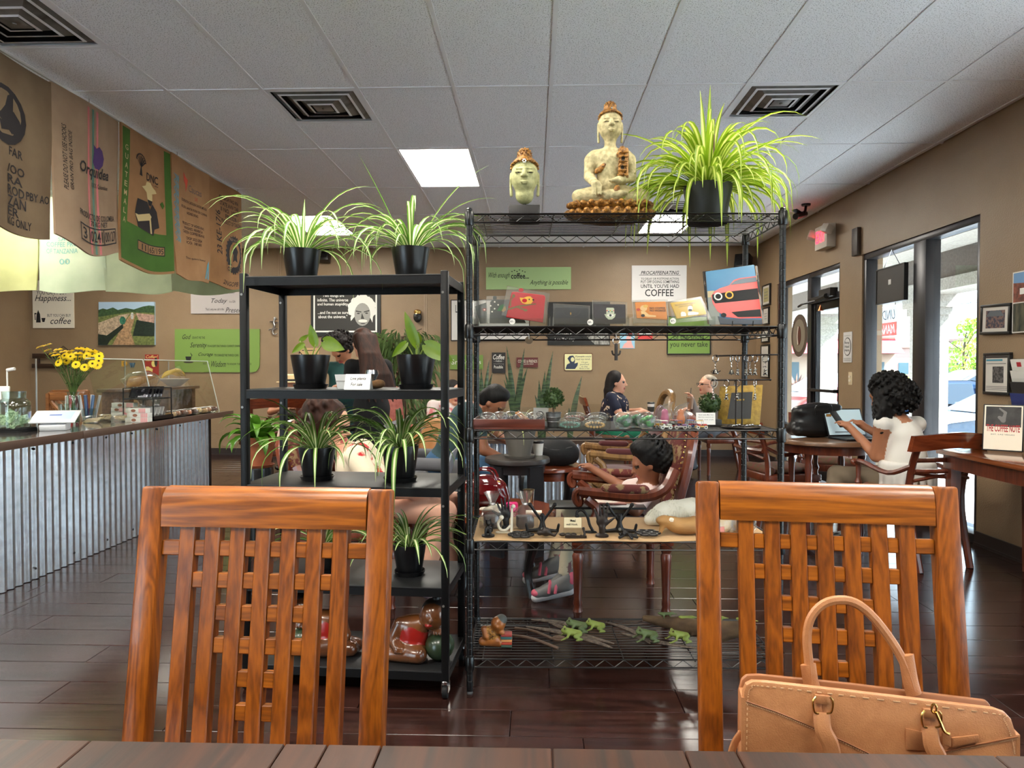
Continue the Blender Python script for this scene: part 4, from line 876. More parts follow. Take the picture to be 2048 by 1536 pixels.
# sneeze guard
sg=T('sneeze_guard','leaning clear glass sneeze guard over the pastries','sneeze guard',(-3.06,5.74,CT));gg=clear('guard_glass',(246,247,243),.02,.22);ge=mat('edge_glint',(206,214,210),.2)
for a,c in((-.9,-.18),(-.16,.94)):
    MB().add([(.06,a,.0),(.06,c,.0),(-.05,c,.47),(-.05,a,.47),(.054,a,.0),(.054,c,.0),(-.056,c,.47),(-.056,a,.47)],[(0,1,2,3),(7,6,5,4),(0,4,5,1),(1,5,6,2),(2,6,7,3),(3,7,4,0)]).obj('glass_panel',gg,sg)
    b=MB();b.cyl((-.053,a,.472),(-.053,c,.472),.004,n=6);b.cyl((.057,c,0),(-.053,c,.47),.004,n=6);b.obj('edge_highlight',ge,sg)  # whitish tubes paint the highlights along the glass edges
MB().bx(-.45,-.9,.468,-.05,.94,.474).obj('top_glass',gg,sg);b=MB();[b.cyl((-.42,y,0),(-.42,y,.47),.006,n=8)for y in(-.88,.2,.92)];b.obj('support_rod',steel,sg)
wsh=wood('shelf_wood',(78,54,38),(112,82,58),'y',8)
t=T('display_riser','small dark wood riser shelf behind the sneeze guard','shelf',(-3.3,6.08,CT));MB().bx(-.13,-.62,.215,.13,.56,.24).obj('shelf_board',wsh,t,bev=.003)
for y in(-.55,.05,.48):MB().bx(-.11,y-.03,0,.11,y+.03,.215).obj('leg',wsh,t)
bread=mat('bread',(206,158,92),.8,rgb2=(160,104,54),nscale=14,bump=.4,bscale=40)
t=T('bread_loaf','bagged sliced loaf of bread on the wooden riser','bread',(-3.3,5.88,CT+.242))
for i in range(9):b=MB();b.prism(rrect(-.06,0,.06,.1,.03),-.011,.011,'xz');b.obj('slice',bread,t,(0,-.13+i*.03+(0),.004),(R(-28),0,0),bev=.004)
q=SDF();q.ell((0,0,.065),(.1,.23,.075),0,.02);q.cap((0,-.2,.05),(0,-.3,.07),.04,.015,0,.03);q.build('bag',bag,t,.014,smooth=2)
t=T('bowl','white bowl holding bananas on the wooden riser','bowl',(-3.3,6.42,CT+.242));MB().lathe([(.05,0),(.06,.005),(.13,.065),(.128,.068),(.055,.012),(.0,.01)],n=24).obj('bowl_body',mat('bowl_white',(214,210,206),.3),t)
for i in range(4):
    b=MB();a=-.05+i*.035;pts=bez([(-.03,-.13+i*.01,.055+.01*i),(a*.4,-.05,.1+.008*i),(a*.4,.05,.1),(a*.3,.12,.07)],10);b.tube(pts,[.006,.012,.017,.019,.02,.02,.019,.018,.014,.009,.005],8)
    tag(b.obj('banana',mat('banana',(222,186,66),.5,rgb2=(190,150,50),nscale=12),loc=(-3.3+a*.4,6.42,CT+.262)),'ripe yellow banana in the white bowl','banana','bananas in the bowl')
# pastry packs
rp=random.Random(8);pc=[(206,164,100),(178,118,66),(110,70,46),(190,110,50),(80,56,42),(216,186,120)]
for i in range(9):
    y=5.72+i*.095;t=T('pastry_pack',['golden','brown','dark','orange','chocolate','pale'][i%6]+' wrapped pastry slice, number %s along the guard glass'%['one','two','three','four','five','six','seven','eight','nine'][i],'pastry',(-2.99-.012*(i%2),y,CT),0,'wrapped pastries behind the guard')
    t['label']=['golden','brown','dark','orange','chocolate','pale'][i%6]+' wrapped pastry slice behind the glass guard'+(' by the far end' if i>5 else '')
    MB().box((0,0,.02+.004*(i%3)),(.1,.06,.035),(0,R(-8),R(rp.uniform(-20,20)))).obj('slice',mat('pastry_%d'%(i%6),pc[i%6],.8,rgb2=tuple(int(x*.7)for x in pc[i%6]),nscale=30),t,bev=.006)
    q=SDF();q.ell((0,0,.028),(.07,.043,.03),0,.01);q.build('wrapper',bag,t,.01)
def tied_bag(label,loc,fill,s=1.0,group=None):
    t=T('treat_bag',label,'treat bag',loc,rp.uniform(-.4,.4),group)
    q=SDF();q.ell((0,0,.035*s),(.045*s,.04*s,.034*s),0,.01);q.ell((.015*s,0,.055*s),(.03*s,.03*s,.025*s),0,.01);q.build('treats',fill,t,.006)
    b=MB();n=14;prof=[(.04,.002),(.055,.02),(.056,.05),(.04,.085),(.012,.105),(.02,.125),(.04,.165)]
    vs=[(r*s*(1+.18*math.sin(k*3+i))*math.cos(2*pi*k/n),r*s*(1+.18*math.cos(k*5))*math.sin(2*pi*k/n),z*s)for i,(r,z)in enumerate(prof)for k in range(n)]
    b.add(vs,[(i*n+k,i*n+(k+1)%n,(i+1)*n+(k+1)%n,(i+1)*n+k)for i in range(len(prof)-1)for k in range(n)]);b.obj('cellophane',bag,t)
    MB().lathe([(.014*s,.1*s),(.016*s,.105*s),(.014*s,.11*s)],n=10).obj('tie',mat('tie_silver',(200,200,205),.3,.8),t);return t
choc=mat('chocolate',(70,44,32),.6,rgb2=(48,30,24),nscale=40);nut=mat('biscotti',(198,158,104),.8,rgb2=(150,108,66),nscale=30)
for i,(y,x,f,lab)in enumerate(((5.45,-3.05,nut,'tied cellophane bag of tan biscotti behind the black rack'),(5.56,-3.0,choc,'tied cellophane bag of chocolates beside the black rack'),(5.66,-3.06,nut,'tied cellophane bag of nut biscuits left of the pastries'),(5.62,-3.16,choc,'tied bag of dark treats under the wooden riser'))):tied_bag(lab,(x,y,CT),f,1.05,'treat bags on the counter')
# bagged cookies in front
for i,(u,v,lab)in enumerate(((182,846,'clear bag of flat wafers beside the vase'),(212,842,'clear bag of pale curled cookies in front of the boxes'),(243,844,'clear bag of shredded coconut cookies before the pink boxes'))):
    p=PZ(u,v,CT);t=T('cookie_bag',lab,'cookie bag',p,.2*i);b=MB()
    for k in range(16 if i else 4):
        if i:b.tube(bez([(rp.uniform(-.05,.05),rp.uniform(-.03,.03),.012+rp.random()*.035)for _ in range(3)],5),.005,5)
        else:b.box((-.0+k*.01,0,.01+k*.008),(.11,.03,.007),(0,R(-6),R(10)))
    b.obj('cookies',mat('wafer',(226,206,168),.8),t);q=SDF();q.ell((0,0,.026),(.078,.05,.032),0,.02);q.build('bag',bag,t,.012)
# stacked boxes
bw,bp_,bo=mat('box_white',(214,214,208),.6),mat('box_pink',(226,140,148),.6),mat('box_oval',(140,92,70),.6)
for lab,u0,v0,u1,v1,Y in(('white box with pink stripes, bottom of the right stack',250,838.5,296,848,5.2),('white box with pink stripes, second from bottom of the right stack',254,829,296,838,5.2),('white box with pink stripes, top of the right stack',251,819.5,292,828.7,5.2),('white box with pink stripes, lower of the left stack',222,820,252,829.5,5.32),('white box with pink stripes, top of the left stack',223,810.5,267,819.7,5.32)):
    p=PY(u0,v1,Y);q=PY(u1,v0,Y);L=q.x-p.x;h=q.z-p.z;k={'bottom':0,'second':1,'top':2}.get(lab.split()[-5]if 'right' in lab else '',0)
    z=CT+(0 if 'bottom of' in lab and 'second' not in lab else .035 if 'second' in lab else .07 if 'top of the right' in lab else .07 if 'lower' in lab else .105)
    t=T('gift_box',lab,'box',(p.x+L/2,Y+.03,z),0,'striped boxes on the counter');h=.034
    MB().bx(-L/2,-.03,.0005,L/2,.03,h).obj('carton',bw,t,bev=.001)
    for i in range(7):a=L/2-.006-i*.0075;MB().bx(a-.0045,-.0306,.001,a,-.0302,h-.001).obj('stripe',bp_,t)
    b=MB();b.prism([(x-L*.12,z_)for x,z_ in ellp(0,h/2,.018,.011,16)],-.0307,-.0302);b.obj('oval_print',bo,t)
for x,z in((PY(223,829,5.32).x,.035),(PY(223,829,5.32).x,0.0)):pass
t=T('gift_box','plain white carton under the left stack of striped boxes','box',(PY(240,840,5.32).x,5.35,CT),0,'striped boxes on the counter');MB().bx(-.07,-.03,.0005,.07,.03,.069).obj('carton',bw,t,bev=.001);MB().bx(.03,-.0306,.002,.065,-.0302,.067).obj('stripe',bp_,t)
# wire rack with pouches
t=T('wire_rack','black two-tier wire rack of snack pouches on the counter','rack',(-2.985,5.42,CT+.001),R(0));b=MB()
for x,y in((-.13,-.13),(.1,-.13),(-.13,.14),(.1,.14)):b.cyl((x,y,0),(x,y,.25),.005,n=6)
b.obj('upright',black,t)
for z in(.25,.17):MB().tube([(-.13,-.13,z),(.1,-.13,z),(.1,.14,z),(-.13,.14,z)],.004,6,True).obj('rail',black,t)
MB().bx(-.13,-.13,.165,.1,.14,.17).obj('upper_tray',black,t);MB().bx(-.14,-.14,0,.11,.15,.012).bx(-.14,-.14,0,.11,-.135,.04).bx(.105,-.14,0,.11,.15,.04).obj('base_tray',black,t)
for i in range(10):
    lo=i>=5;c=(30,30,36)if not lo else(200,198,196);y=5.31+(i%5)*.052;z=CT+(.172 if not lo else .014)
    o=MB().box((0,0,.045),(.14,.012,.09),(R(-30),0,0)).obj('snack_pouch',mat('pouch_dark' if not lo else 'pouch_silver',c,.25,.4,rgb2=(150,150,160)if not lo else(120,118,116),nscale=18,contrast=(.55,.6)),loc=(-3.0,y,z+.003),bev=.004)
    tag(o,'shiny black foil pouch lying in the rack\'s upper tray' if not lo else 'silver foil pouch standing in the rack\'s lower tray','pouch','pouches in the wire rack')
# tip jar
p=PZ(29,857,CT+.02);t=T('jar_tray','black plastic tray under the tip jar','tray',(p.x,p.y,CT));MB().prism(rrect(-.1,-.09,.1,.09,.03),0,.016,'xy').obj('base',matteblack,t);MB().tube([(x,y,.02)for x,y in rrect(-.095,-.085,.095,.085,.03)],.006,6,True).obj('rim',matteblack,t)
tj=T('tip_jar','clear glass tip jar with dollar bills inside','jar',(p.x,p.y,CT+.0165));MB().lathe([(.001,.002),(.085,.002),(.09,.01),(.092,.15),(.085,.175),(.066,.195),(.066,.235),(.07,.24),(.066,.24),(.062,.195),(.08,.172),(.087,.15),(.085,.012),(.001,.008)],n=28).obj('glass',glassm,tj)
bill=mat('dollar',(196,204,168),.8,rgb2=(120,136,100),nscale=60,contrast=(.45,.6))
for i,(x,y,z,a,bb,c)in enumerate(((-.02,-.04,.05,70,25,10),(.01,-.03,.06,65,-30,-20),(.035,-.02,.05,75,-15,30),(0,.01,.07,80,40,60),(-.03,.0,.04,40,0,120),(.02,.03,.05,60,10,-70),(0,-.02,.025,10,5,30))):
    b=MB();b.grid(lambda u,v:((u-.5)*.125,(v-.5)*.056,.01*math.sin(u*3)),6,2);tag(b.obj('dollar_bill',bill,loc=(p.x+x,p.y+y,CT+.018+z),rot=(R(a),R(bb),R(c))),'folded dollar bill inside the tip jar','banknote','bills in the tip jar')
# tablet terminal
p=PZ(98,862,CT);t=T('payment_terminal','white tablet payment terminal with blue screen','terminal',(p.x,p.y+.06,CT),R(20))
MB().prism([(-.05,0),(.06,0),(.075,.035),(-.07,.088),(-.08,.08)],-.075,.075,'yz').xf(Matrix.Rotation(pi,4,'Z')).obj('stand',mat('terminal_white',(222,224,226),.3),t,bev=.008)
M=Matrix.Translation((0,.01,.087))@Matrix.Rotation(R(20),4,'X')
MB().box((0,0,0),(.26,.19,.012)).xf(M).obj('tablet',MATS['terminal_white'],t,bev=.005);MB().box((.0,.004,.0075),(.2,.125,.001)).xf(M).obj('screen',mat('screen_blue',(130,150,215),.3,emit=.35),t)
MB().box((.0,.01,.0085),(.07,.02,.001)).xf(M).obj('screen_text',mat('screen_ink',(70,84,150),.4),t)
# vase with flowers
vp=PZ(147,849,CT);vt=T('glass_vase','tall clear glass vase holding yellow daisies','vase',vp)
MB().lathe([(.001,.003),(.04,.003),(.044,.01),(.044,.2),(.036,.215),(.042,.235),(.04,.235),(.034,.213),(.041,.198),(.04,.02),(.001,.016)],n=24).obj('glass',glassm,vt)
MB().lathe([(.001,.017),(.038,.018),(.039,.12),(.001,.12)],n=20).obj('water',clear('water',(226,236,226),.02,.3),vt)
pet=mat('petal',(255,226,34),.6,trl=.2);eye=mat('daisy_eye',(54,40,14),.8);stm=mat('stem_green',(74,98,40),.7)
b=MB()
for k in range(18):
    for ring,(L,zz)in enumerate(((.033,.004),(.027,.009))):
        a=2*pi*k/18+ring*.17;d=Vector((math.cos(a),math.sin(a),0));n_=Vector((-d.y,d.x,0));b.add([d*.006+Vector((0,0,zz)),d*L*.7-n_*.0055+Vector((0,0,zz)),d*L+Vector((0,0,zz-.004)),d*L*.7+n_*.0055+Vector((0,0,zz))],[(0,1,2,3)])
petm=b.mesh('petals',weld=False);petm.materials.append(pet);b=MB();b.ball((0,0,.008),(.0075,.0075,.006),10,5);eyem=b.mesh('eye');eyem.materials.append(eye)
heads=[(520,220),(610,195),(610,265),(745,255),(715,325),(770,370),(835,335),(860,400),(910,345),(755,420),(1000,300),(1015,240),(1025,370),(975,445),(1065,305),(1115,335),(1120,260),(1190,270),(1260,300),(1270,340),(1265,400),(1185,435),(1245,455),(1085,480),(810,280),(900,275),(945,310),(1090,245),(960,375),(880,300),(1180,330),(680,300),(1140,290),(1220,285)]
for i,(hx,hy)in enumerate(heads):
    Y=vp.y+rp.uniform(-.12,.1)*(1 if hy<420 else .3)-(.1 if hy>380 else 0);p=PY(hx*.15625,660+hy*.15625,Y)
    t=T('daisy','yellow daisy with dark eye in the glass vase','flower',(vp.x,vp.y,CT+.02),0,'daisies in the vase');d=p-Vector((vp.x,vp.y,CT+.02))
    nrm=Vector((d.x*1.2,-.5 if hy>330 else-.2,.25 if hy>330 else .8)).normalized();rot=nrm.to_track_quat('Z','Y').to_euler()
    for nm,me in(('petals',petm),('eye',eyem)):o=bpy.data.objects.new(nm,me);COL.objects.link(o);o.parent=t;o.location=d;o.rotation_euler=rot
    b=MB();f=Vector((rp.uniform(-.025,.025),rp.uniform(-.025,.025),0));nk=Vector((d.x*.07,d.y*.07,.2));path=bez([f,nk,nk.lerp(d,.55)+Vector((0,0,.02)),d],9);b.tube(path,.0022,5)
    for k in(4,5,6,7):
        pp=path[k];a=rp.uniform(0,6.28);e=Vector((math.cos(a),math.sin(a),.5))*.032;sd=Vector((-e.y,e.x,0))*.22;b.add([pp,pp+e*.5+sd,pp+e,pp+e*.5-sd],[(0,1,2,3)])
    b.obj('stem',stm,t)
# small counter clutter
p=PZ(127,846,CT);tag(MB().lathe([(.001,.002),(.028,.002),(.034,.14),(.036,.142),(.033,.142),(.027,.008),(.001,.006)],(0,0,0),18).obj('water_glass',glassm,loc=p),'empty clear drinking glass behind the vase','glass')
p=PZ(179,843,CT);t=T('straw_cup','clear cup of long wrapped snack sticks beside the vase','cup',p);MB().lathe([(.001,.002),(.045,.002),(.052,.1),(.049,.1),(.043,.006),(.001,.006)],n=18).obj('cup',glassm,t)
for i,c in enumerate(((210,210,215),(110,70,150),(60,90,130),(220,222,226),(70,100,140),(190,192,200))):
    b=MB();b.box((0,0,.1),(.022,.008,.19));tag(b.obj('snack_stick',mat('stick_%d'%i,c,.3),loc=(p.x-.03+i*.012,p.y-.02+(i%2)*.03,CT+.008),rot=(R(rp.uniform(-6,6)),R(-8+i*4),0),bev=.002),['silver','purple','dark blue','white','steel blue','pale grey'][i]+' wrapped snack stick standing in the clear cup','snack stick')
for i,(u,c)in enumerate(((205,(222,220,214)),(213,(190,50,44)),(220,(216,210,204)),(224,(120,40,40)))):
    p=PZ(u,830,CT+.01);b=MB();b.box((0,0,.095),(.026,.012,.19));tag(b.obj('snack_packet',mat('packet_%d'%i,c,.35,rgb2=(230,228,222),nscale=9,contrast=(.62,.63)),loc=(p.x,5.42,CT+.0005),bev=.002),['white','bright red','cream','maroon'][i]+' upright snack packet beside the box stack','packet')
t=T('display_stand','white L-shaped stand with a green tag behind the tip jar','stand',(PY(15,790,4.9).x,4.9,CT));b=MB();b.tube([(0,0,.0),(0,0,.39),(.055,0,.4)],.0055,8);b.tube([(.0,0,.39),(.055,0,.4)],.012,8);b.obj('post',white,t);MB().box((0,-.01,.22),(.03,.01,.03)).obj('tag',mat('tag_green',(90,220,60),.5),t)
MB().lathe([(.05,0),(.05,.006)],n=16).obj('base',white,t)
t=T('pos_screen','white point of sale screen behind the tip jar','screen',(PY(-8,800,4.85).x,4.85,CT));MB().box((0,0,.22),(.16,.02,.12),(R(-20),0,R(25))).obj('panel',white,t,bev=.006);MB().bx(-.02,-.005,0,.02,.02,.2).obj('neck',white,t);MB().bx(-.06,-.05,0,.06,.06,.012).obj('foot',white,t)
# ================================================================== PLANT RACK (black metal, five trays)
rackm=mat('rack_black',(10,10,11),.42,.0,spec=.22,bump=.05,bscale=300);traym=mat('tray_black',(24,24,25),.45,0,spec=.5)
foot_=mat('bolt_grey',(120,118,114),.4,.6)
RK=T('plant_rack','black metal rolling shelf rack with five trays of plants','shelf rack',(-1.139,2.765,0),R(-4));RW,RD=.80,.36
LV=[.105,.43,.815,1.19,1.632]
for x in(0,RW):
    for y in(0,RD):
        o=MB().bx(x-.0145,y-.0145,.06,x+.0145,y+.0145,1.645).obj('post',rackm,RK,bev=.004)
        for z in LV:
            MB().tube([(x-.005,y-.0155,z-.07),(x-.005,y-.0135,z-.07)],.005,8).obj('bolt',foot_,o)
        c=MB();c.lathe([(.014,.05),(.018,.055),(.018,.066),(.014,.07)],(x,y,0),14);c.bx(x-.014,y-.018,.024,x-.011,y+.018,.056);c.bx(x+.011,y-.018,.024,x+.014,y+.018,.056);o=c.obj('caster',chrome,RK)
        w_=MB();w_.tube([(x-.0095,y,.0262),(x+.0095,y,.0262)],.026,18);w_.obj('wheel',matteblack,o)
for i,z in enumerate(LV):
    b=MB();b.bx(-.012,-.014,z-.006,RW+.012,RD+.014,z);o=b.obj('tray',traym,RK,bev=.002);b=MB()
    for q in((-.012,-.014,RW+.012,-.009),(-.012,RD+.009,RW+.012,RD+.014),(-.013,-.009,-.008,RD+.009),(RW+.008,-.009,RW+.013,RD+.009)):b.bx(q[0],q[1],z-.036,q[2],q[3],z-.006)
    b.obj('tray_rim',rackm,o)
def rk(x,y,lvl):return RK.matrix_basis@Vector((x,y,LV[lvl]))
def rku(u,lvl,y):
    """rack point under pixel column u at local depth y"""
    a,c=RK.matrix_basis@Vector((0,y,0)),RK.matrix_basis@Vector((RW,y,0));d=ray(u,738);k=d[0]/d[1]
    t=(a.x-k*a.y)/(k*(c.y-a.y)-(c.x-a.x));p=a.lerp(c,t);p.z=LV[lvl];return p
# ---------------------------------------------------------------- plants
lg=mat('spider_green',(98,142,50),.45,trl=.35);lc=mat('spider_cream',(232,236,184),.5,trl=.35);lgy=mat('spider_lime_backlit',(140,172,38),.45,trl=.5);lcy=mat('spider_pale_backlit',(226,232,130),.5,trl=.5)  # lime pair for the big plant, lightened in colour as if backlit
soil=mat('soil',(46,34,28),.95,bump=.8,bscale=60)
def leafmesh(az,el,L,w,droop,r0=.01,seg=11,twist=0):
    p=Vector((math.cos(az)*r0,math.sin(az)*r0,0));e=el;hd=Vector((math.cos(az),math.sin(az),0));sd=Vector((-hd.y,hd.x,0));vs=[];ds=L/seg
    for i in range(seg+1):
        s=i/seg;t=hd*math.cos(e)+Vector((0,0,math.sin(e)));n=hd*-math.sin(e)+Vector((0,0,math.cos(e)))
        ww=w*(.55+.45*math.sin(min(1,s*2.2)*pi/2))*(1-max(0,(s-.45)/.55)**1.6)+.0004;sdt=sd*math.cos(twist*s)+n*math.sin(twist*s)
        for k,f in((-1,.28),(-.38,0),(.38,0),(1,.28)):vs.append(p+sdt*(ww*k)+n*(ww*f))
        p=p+t*ds+sd*(twist*.004);e-=droop*ds*(.35+1.5*s)
        e=max(e,-1.52)
    me=bpy.data.meshes.new('leaf');fs=[];mi=[]
    for i in range(seg):
        for k in range(3):a=i*4+k;fs.append((a,a+1,a+5,a+4));mi.append(1 if k==1 else 0)
    me.from_pydata([tuple(v)for v in vs],[],fs);me.polygons.foreach_set('material_index',mi);me.polygons.foreach_set('use_smooth',[True]*len(fs));return me
def pot(t,rt,rb,h,m,saucer=True,rim=True,sm=None):
    z0=.006 if saucer else 0
    b=MB();b.lathe([(.001,z0),(rb,z0),(rb+.002,z0+.004),(rt*.93,z0+h*.72),(rt,z0+h*.97),(rt,z0+h),(rt-.005,z0+h),(rt-.008,z0+h*.86),(.001,z0+h*.86)],n=28);b.obj('pot',m,t)
    if rim:MB().lathe([(.001,z0+h*.862),(rt-.009,z0+h*.862)],n=20).obj('soil',soil,t)
    if saucer:MB().lathe([(.001,0),(rb+.008,0),(rb+.016,.018),(rb+.013,.018),(rb+.006,.005),(.001,.005)],n=28).obj('saucer',sm or m,t)
    return z0+h*.86
potm=mat('pot_black',(13,13,15),.3,spec=.45)
def spider(label,loc,n,Lr,seed,rt=.078,h=.128,mats=None,elr=(.35,1.35),drp=(5.2,9.5),wl=.0085,saucer=True,pm=None,extra=(),azr=None):
    t=T('spider_plant',label,'potted plant',loc,0,'spider plants');r=random.Random(seed);z=pot(t,rt,rt*.72,h,pm or potm,saucer)
    for i in range(n):
        az=i*2.399+r.uniform(-.3,.3);el=r.uniform(*elr);L=r.uniform(*Lr);meshobj('leaf',leafmesh(az,el,L,wl*r.uniform(.75,1.2),r.uniform(*drp),rt*.25,twist=r.uniform(-.6,.6)),mats or[lg,lc],t,(0,0,z))
    for az,el,L,d in extra:meshobj('leaf',leafmesh(R(az),el,L,wl*1.1,d,rt*.2),mats or[lg,lc],t,(0,0,z))
    return t
spider('variegated spider plant on the rack top beside the sacks',rku(605,4,.16),44,(.24,.46),11,saucer=False,extra=((178,1.2,.52,4.2),(200,1.15,.48,4.4),(170,1.05,.46,4.6),(20,1.2,.46,4.4),(0,1.3,.44,3.6),(90,1.5,.24,.5)))
spider('variegated spider plant on the rack top with one tall leaf',rku(822,4,.16),48,(.24,.46),12,saucer=False,extra=((178,1.15,.46,.25),(5,1.1,.48,1.4),(15,1.0,.44,2.6),(182,.35,.3,4.5),(178,.9,.45,4.6),(200,.7,.42,4.6)))
spider('spider plant on the middle tray in front of the seated woman',rku(633,2,.14),44,(.22,.4),13,rt=.075,h=.13,extra=((190,1.2,.42,4.4),(255,.4,.36,8),(200,.9,.42,4.6)))
spider('spider plant on the middle tray beside the right rack post',rku(800,2,.14),50,(.22,.42),14,rt=.075,h=.14,extra=((275,.3,.46,9),(262,.5,.3,8),(285,.6,.34,7),(190,.9,.4,4.6),(300,.8,.34,7)))
spider('spider plant on the second-lowest tray, nearer the counter',rku(645,1,.16),36,(.18,.34),15,rt=.068,h=.12)
spider('spider plant on the second-lowest tray, nearer the wire shelf',rku(818,1,.16),44,(.18,.34),16,rt=.068,h=.12,extra=((350,.9,.36,4.4),(340,.7,.32,5)))
phm=mat('pothos_leaf',(128,158,30),.35,rgb2=(96,134,28),nscale=9,trl=.35);phs=mat('pothos_stem',(150,170,80),.5)
def heart(c,tip,wid,fold=.25,curl=.1):
    """pothos blade from stem point c to tip"""
    c,tip=Vector(c),Vector(tip);d=tip-c;L=d.length;d.normalize();s=d.cross(Vector((0,-1,0)));
    if s.length<.05:s=d.cross(Vector((1,0,0)))
    s.normalize();n=s.cross(d);prof=[(-.1,.32),(-.02,.62),(.1,.86),(.25,1),(.42,.96),(.6,.78),(.78,.5),(.92,.2),(1,.0)];vs=[];k=5
    for i,(a,w_)in enumerate(prof):
        for j in range(k):
            f=-1+2*j/(k-1);aa=a if(i>1 or j not in(2,))else max(a,.04);vs.append(c+d*(aa*L)+s*(w_*wid*f)+n*(abs(f)*fold*wid*w_-curl*L*a*a))
    b=MB();b.add(vs,[(i*k+j,i*k+j+1,(i+1)*k+j+1,(i+1)*k+j)for i in range(len(prof)-1)for j in range(k-1)]);return b
def pothos(label,u,leaves):
    p=rku(u,3,.15);t=T('pothos_plant',label,'potted plant',p,0,'pothos plants');z=pot(t,.08,.056,.132,potm)
    for(u0,v0),(u1,v1),wd,dy in leaves:
        a=PY(u0,v0,p.y+dy)-p;e=PY(u1,v1,p.y+dy*1.6)-p;heart(a,e,wd).obj('leaf',phm,t);b=MB();b.tube(bez([(a.x*.15,0,z),(a.x*.6,dy*.5,z+(a.z-z)*.6),a],8),.0028,6);b.obj('leaf_stalk',phs,t)
    b=MB();b.tube(bez([(-.02,0,z),(-.04,-.01,z+.03),(-.05,.01,z+.025)],5),.002,5);b.obj('twig',mat('twig',(60,44,34),.8),t)
pothos('pothos with two broad lime leaves beside the for-sale card',621,[((631,690),(619,648),.02,-.01),((648,683),(687,699),.03,-.05),((607,688),(583,706),.014,-.03),((600,682),(618,668),.01,.03)])
pothos('pothos with a tall upright leaf and a dark drooping leaf',832,[((833,690),(808,622),.022,-.01),((852,690),(905,722),.034,-.06),((812,686),(783,714),.017,-.03),((838,686),(836,664),.014,.02),((855,686),(866,692),.014,-.02)])
# tray 4 small goods
p=rku(706,3,.1);t=T('tin_planter','small white tin planter box behind the for-sale card','planter',p);MB().prism([(-.055,0),(.055,0),(.066,.058),(-.066,.058)],-.03,.04).obj('box',mat('tin_white',(196,196,194),.45),t);MB().bx(-.063,-.031,.03,.063,-.0295,.033).obj('seam',inkg,t)
p=rku(717,3,.03);t=T('sale_card','white tent card reading live plants for sale','card',p);MB().prism([(-.03,0),(0,.06),(.03,0),(.029,0),(0,.058),(-.029,0)],-.05,.05,'yz').obj('card',mat('card_white',(232,230,224),.7),t)
sl=lambda x0,x1,z0,z1:(lambda a,c:(x0+(x1-x0)*a,-.0305+(z0+(z1-z0)*c)/2,z0+(z1-z0)*c));text('Live plants',inkb,t,sl(-.03,.032,.034,.049),.2,.02);text('For sale',inkb,t,sl(-.026,.02,.014,.027),.2,.02)
p=rku(753,3,.1);q=SDF();q.ell((0,0,.018),(.034,.03,.017),0,.01);q.ell((.012,0,.024),(.02,.02,.013),0,.01);tag(q.build('wood_chunk',mat('raw_wood',(120,86,48),.9,rgb2=(84,58,32),nscale=30,bump=.6,bscale=60),h=.005,loc=p),'rough brown chunk of wood beside the for-sale card','wood')
p=rku(744,3,.16);t=T('tea_light_holder','silver mercury glass candle holder behind the wood chunk','candle holder',p);MB().lathe([(.02,0),(.022,.01),(.016,.03),(.02,.045),(.028,.06),(.024,.076),(.02,.076),(.02,.05)],n=18).obj('cup',mat('mercury',(190,200,206),.12,.9),t)
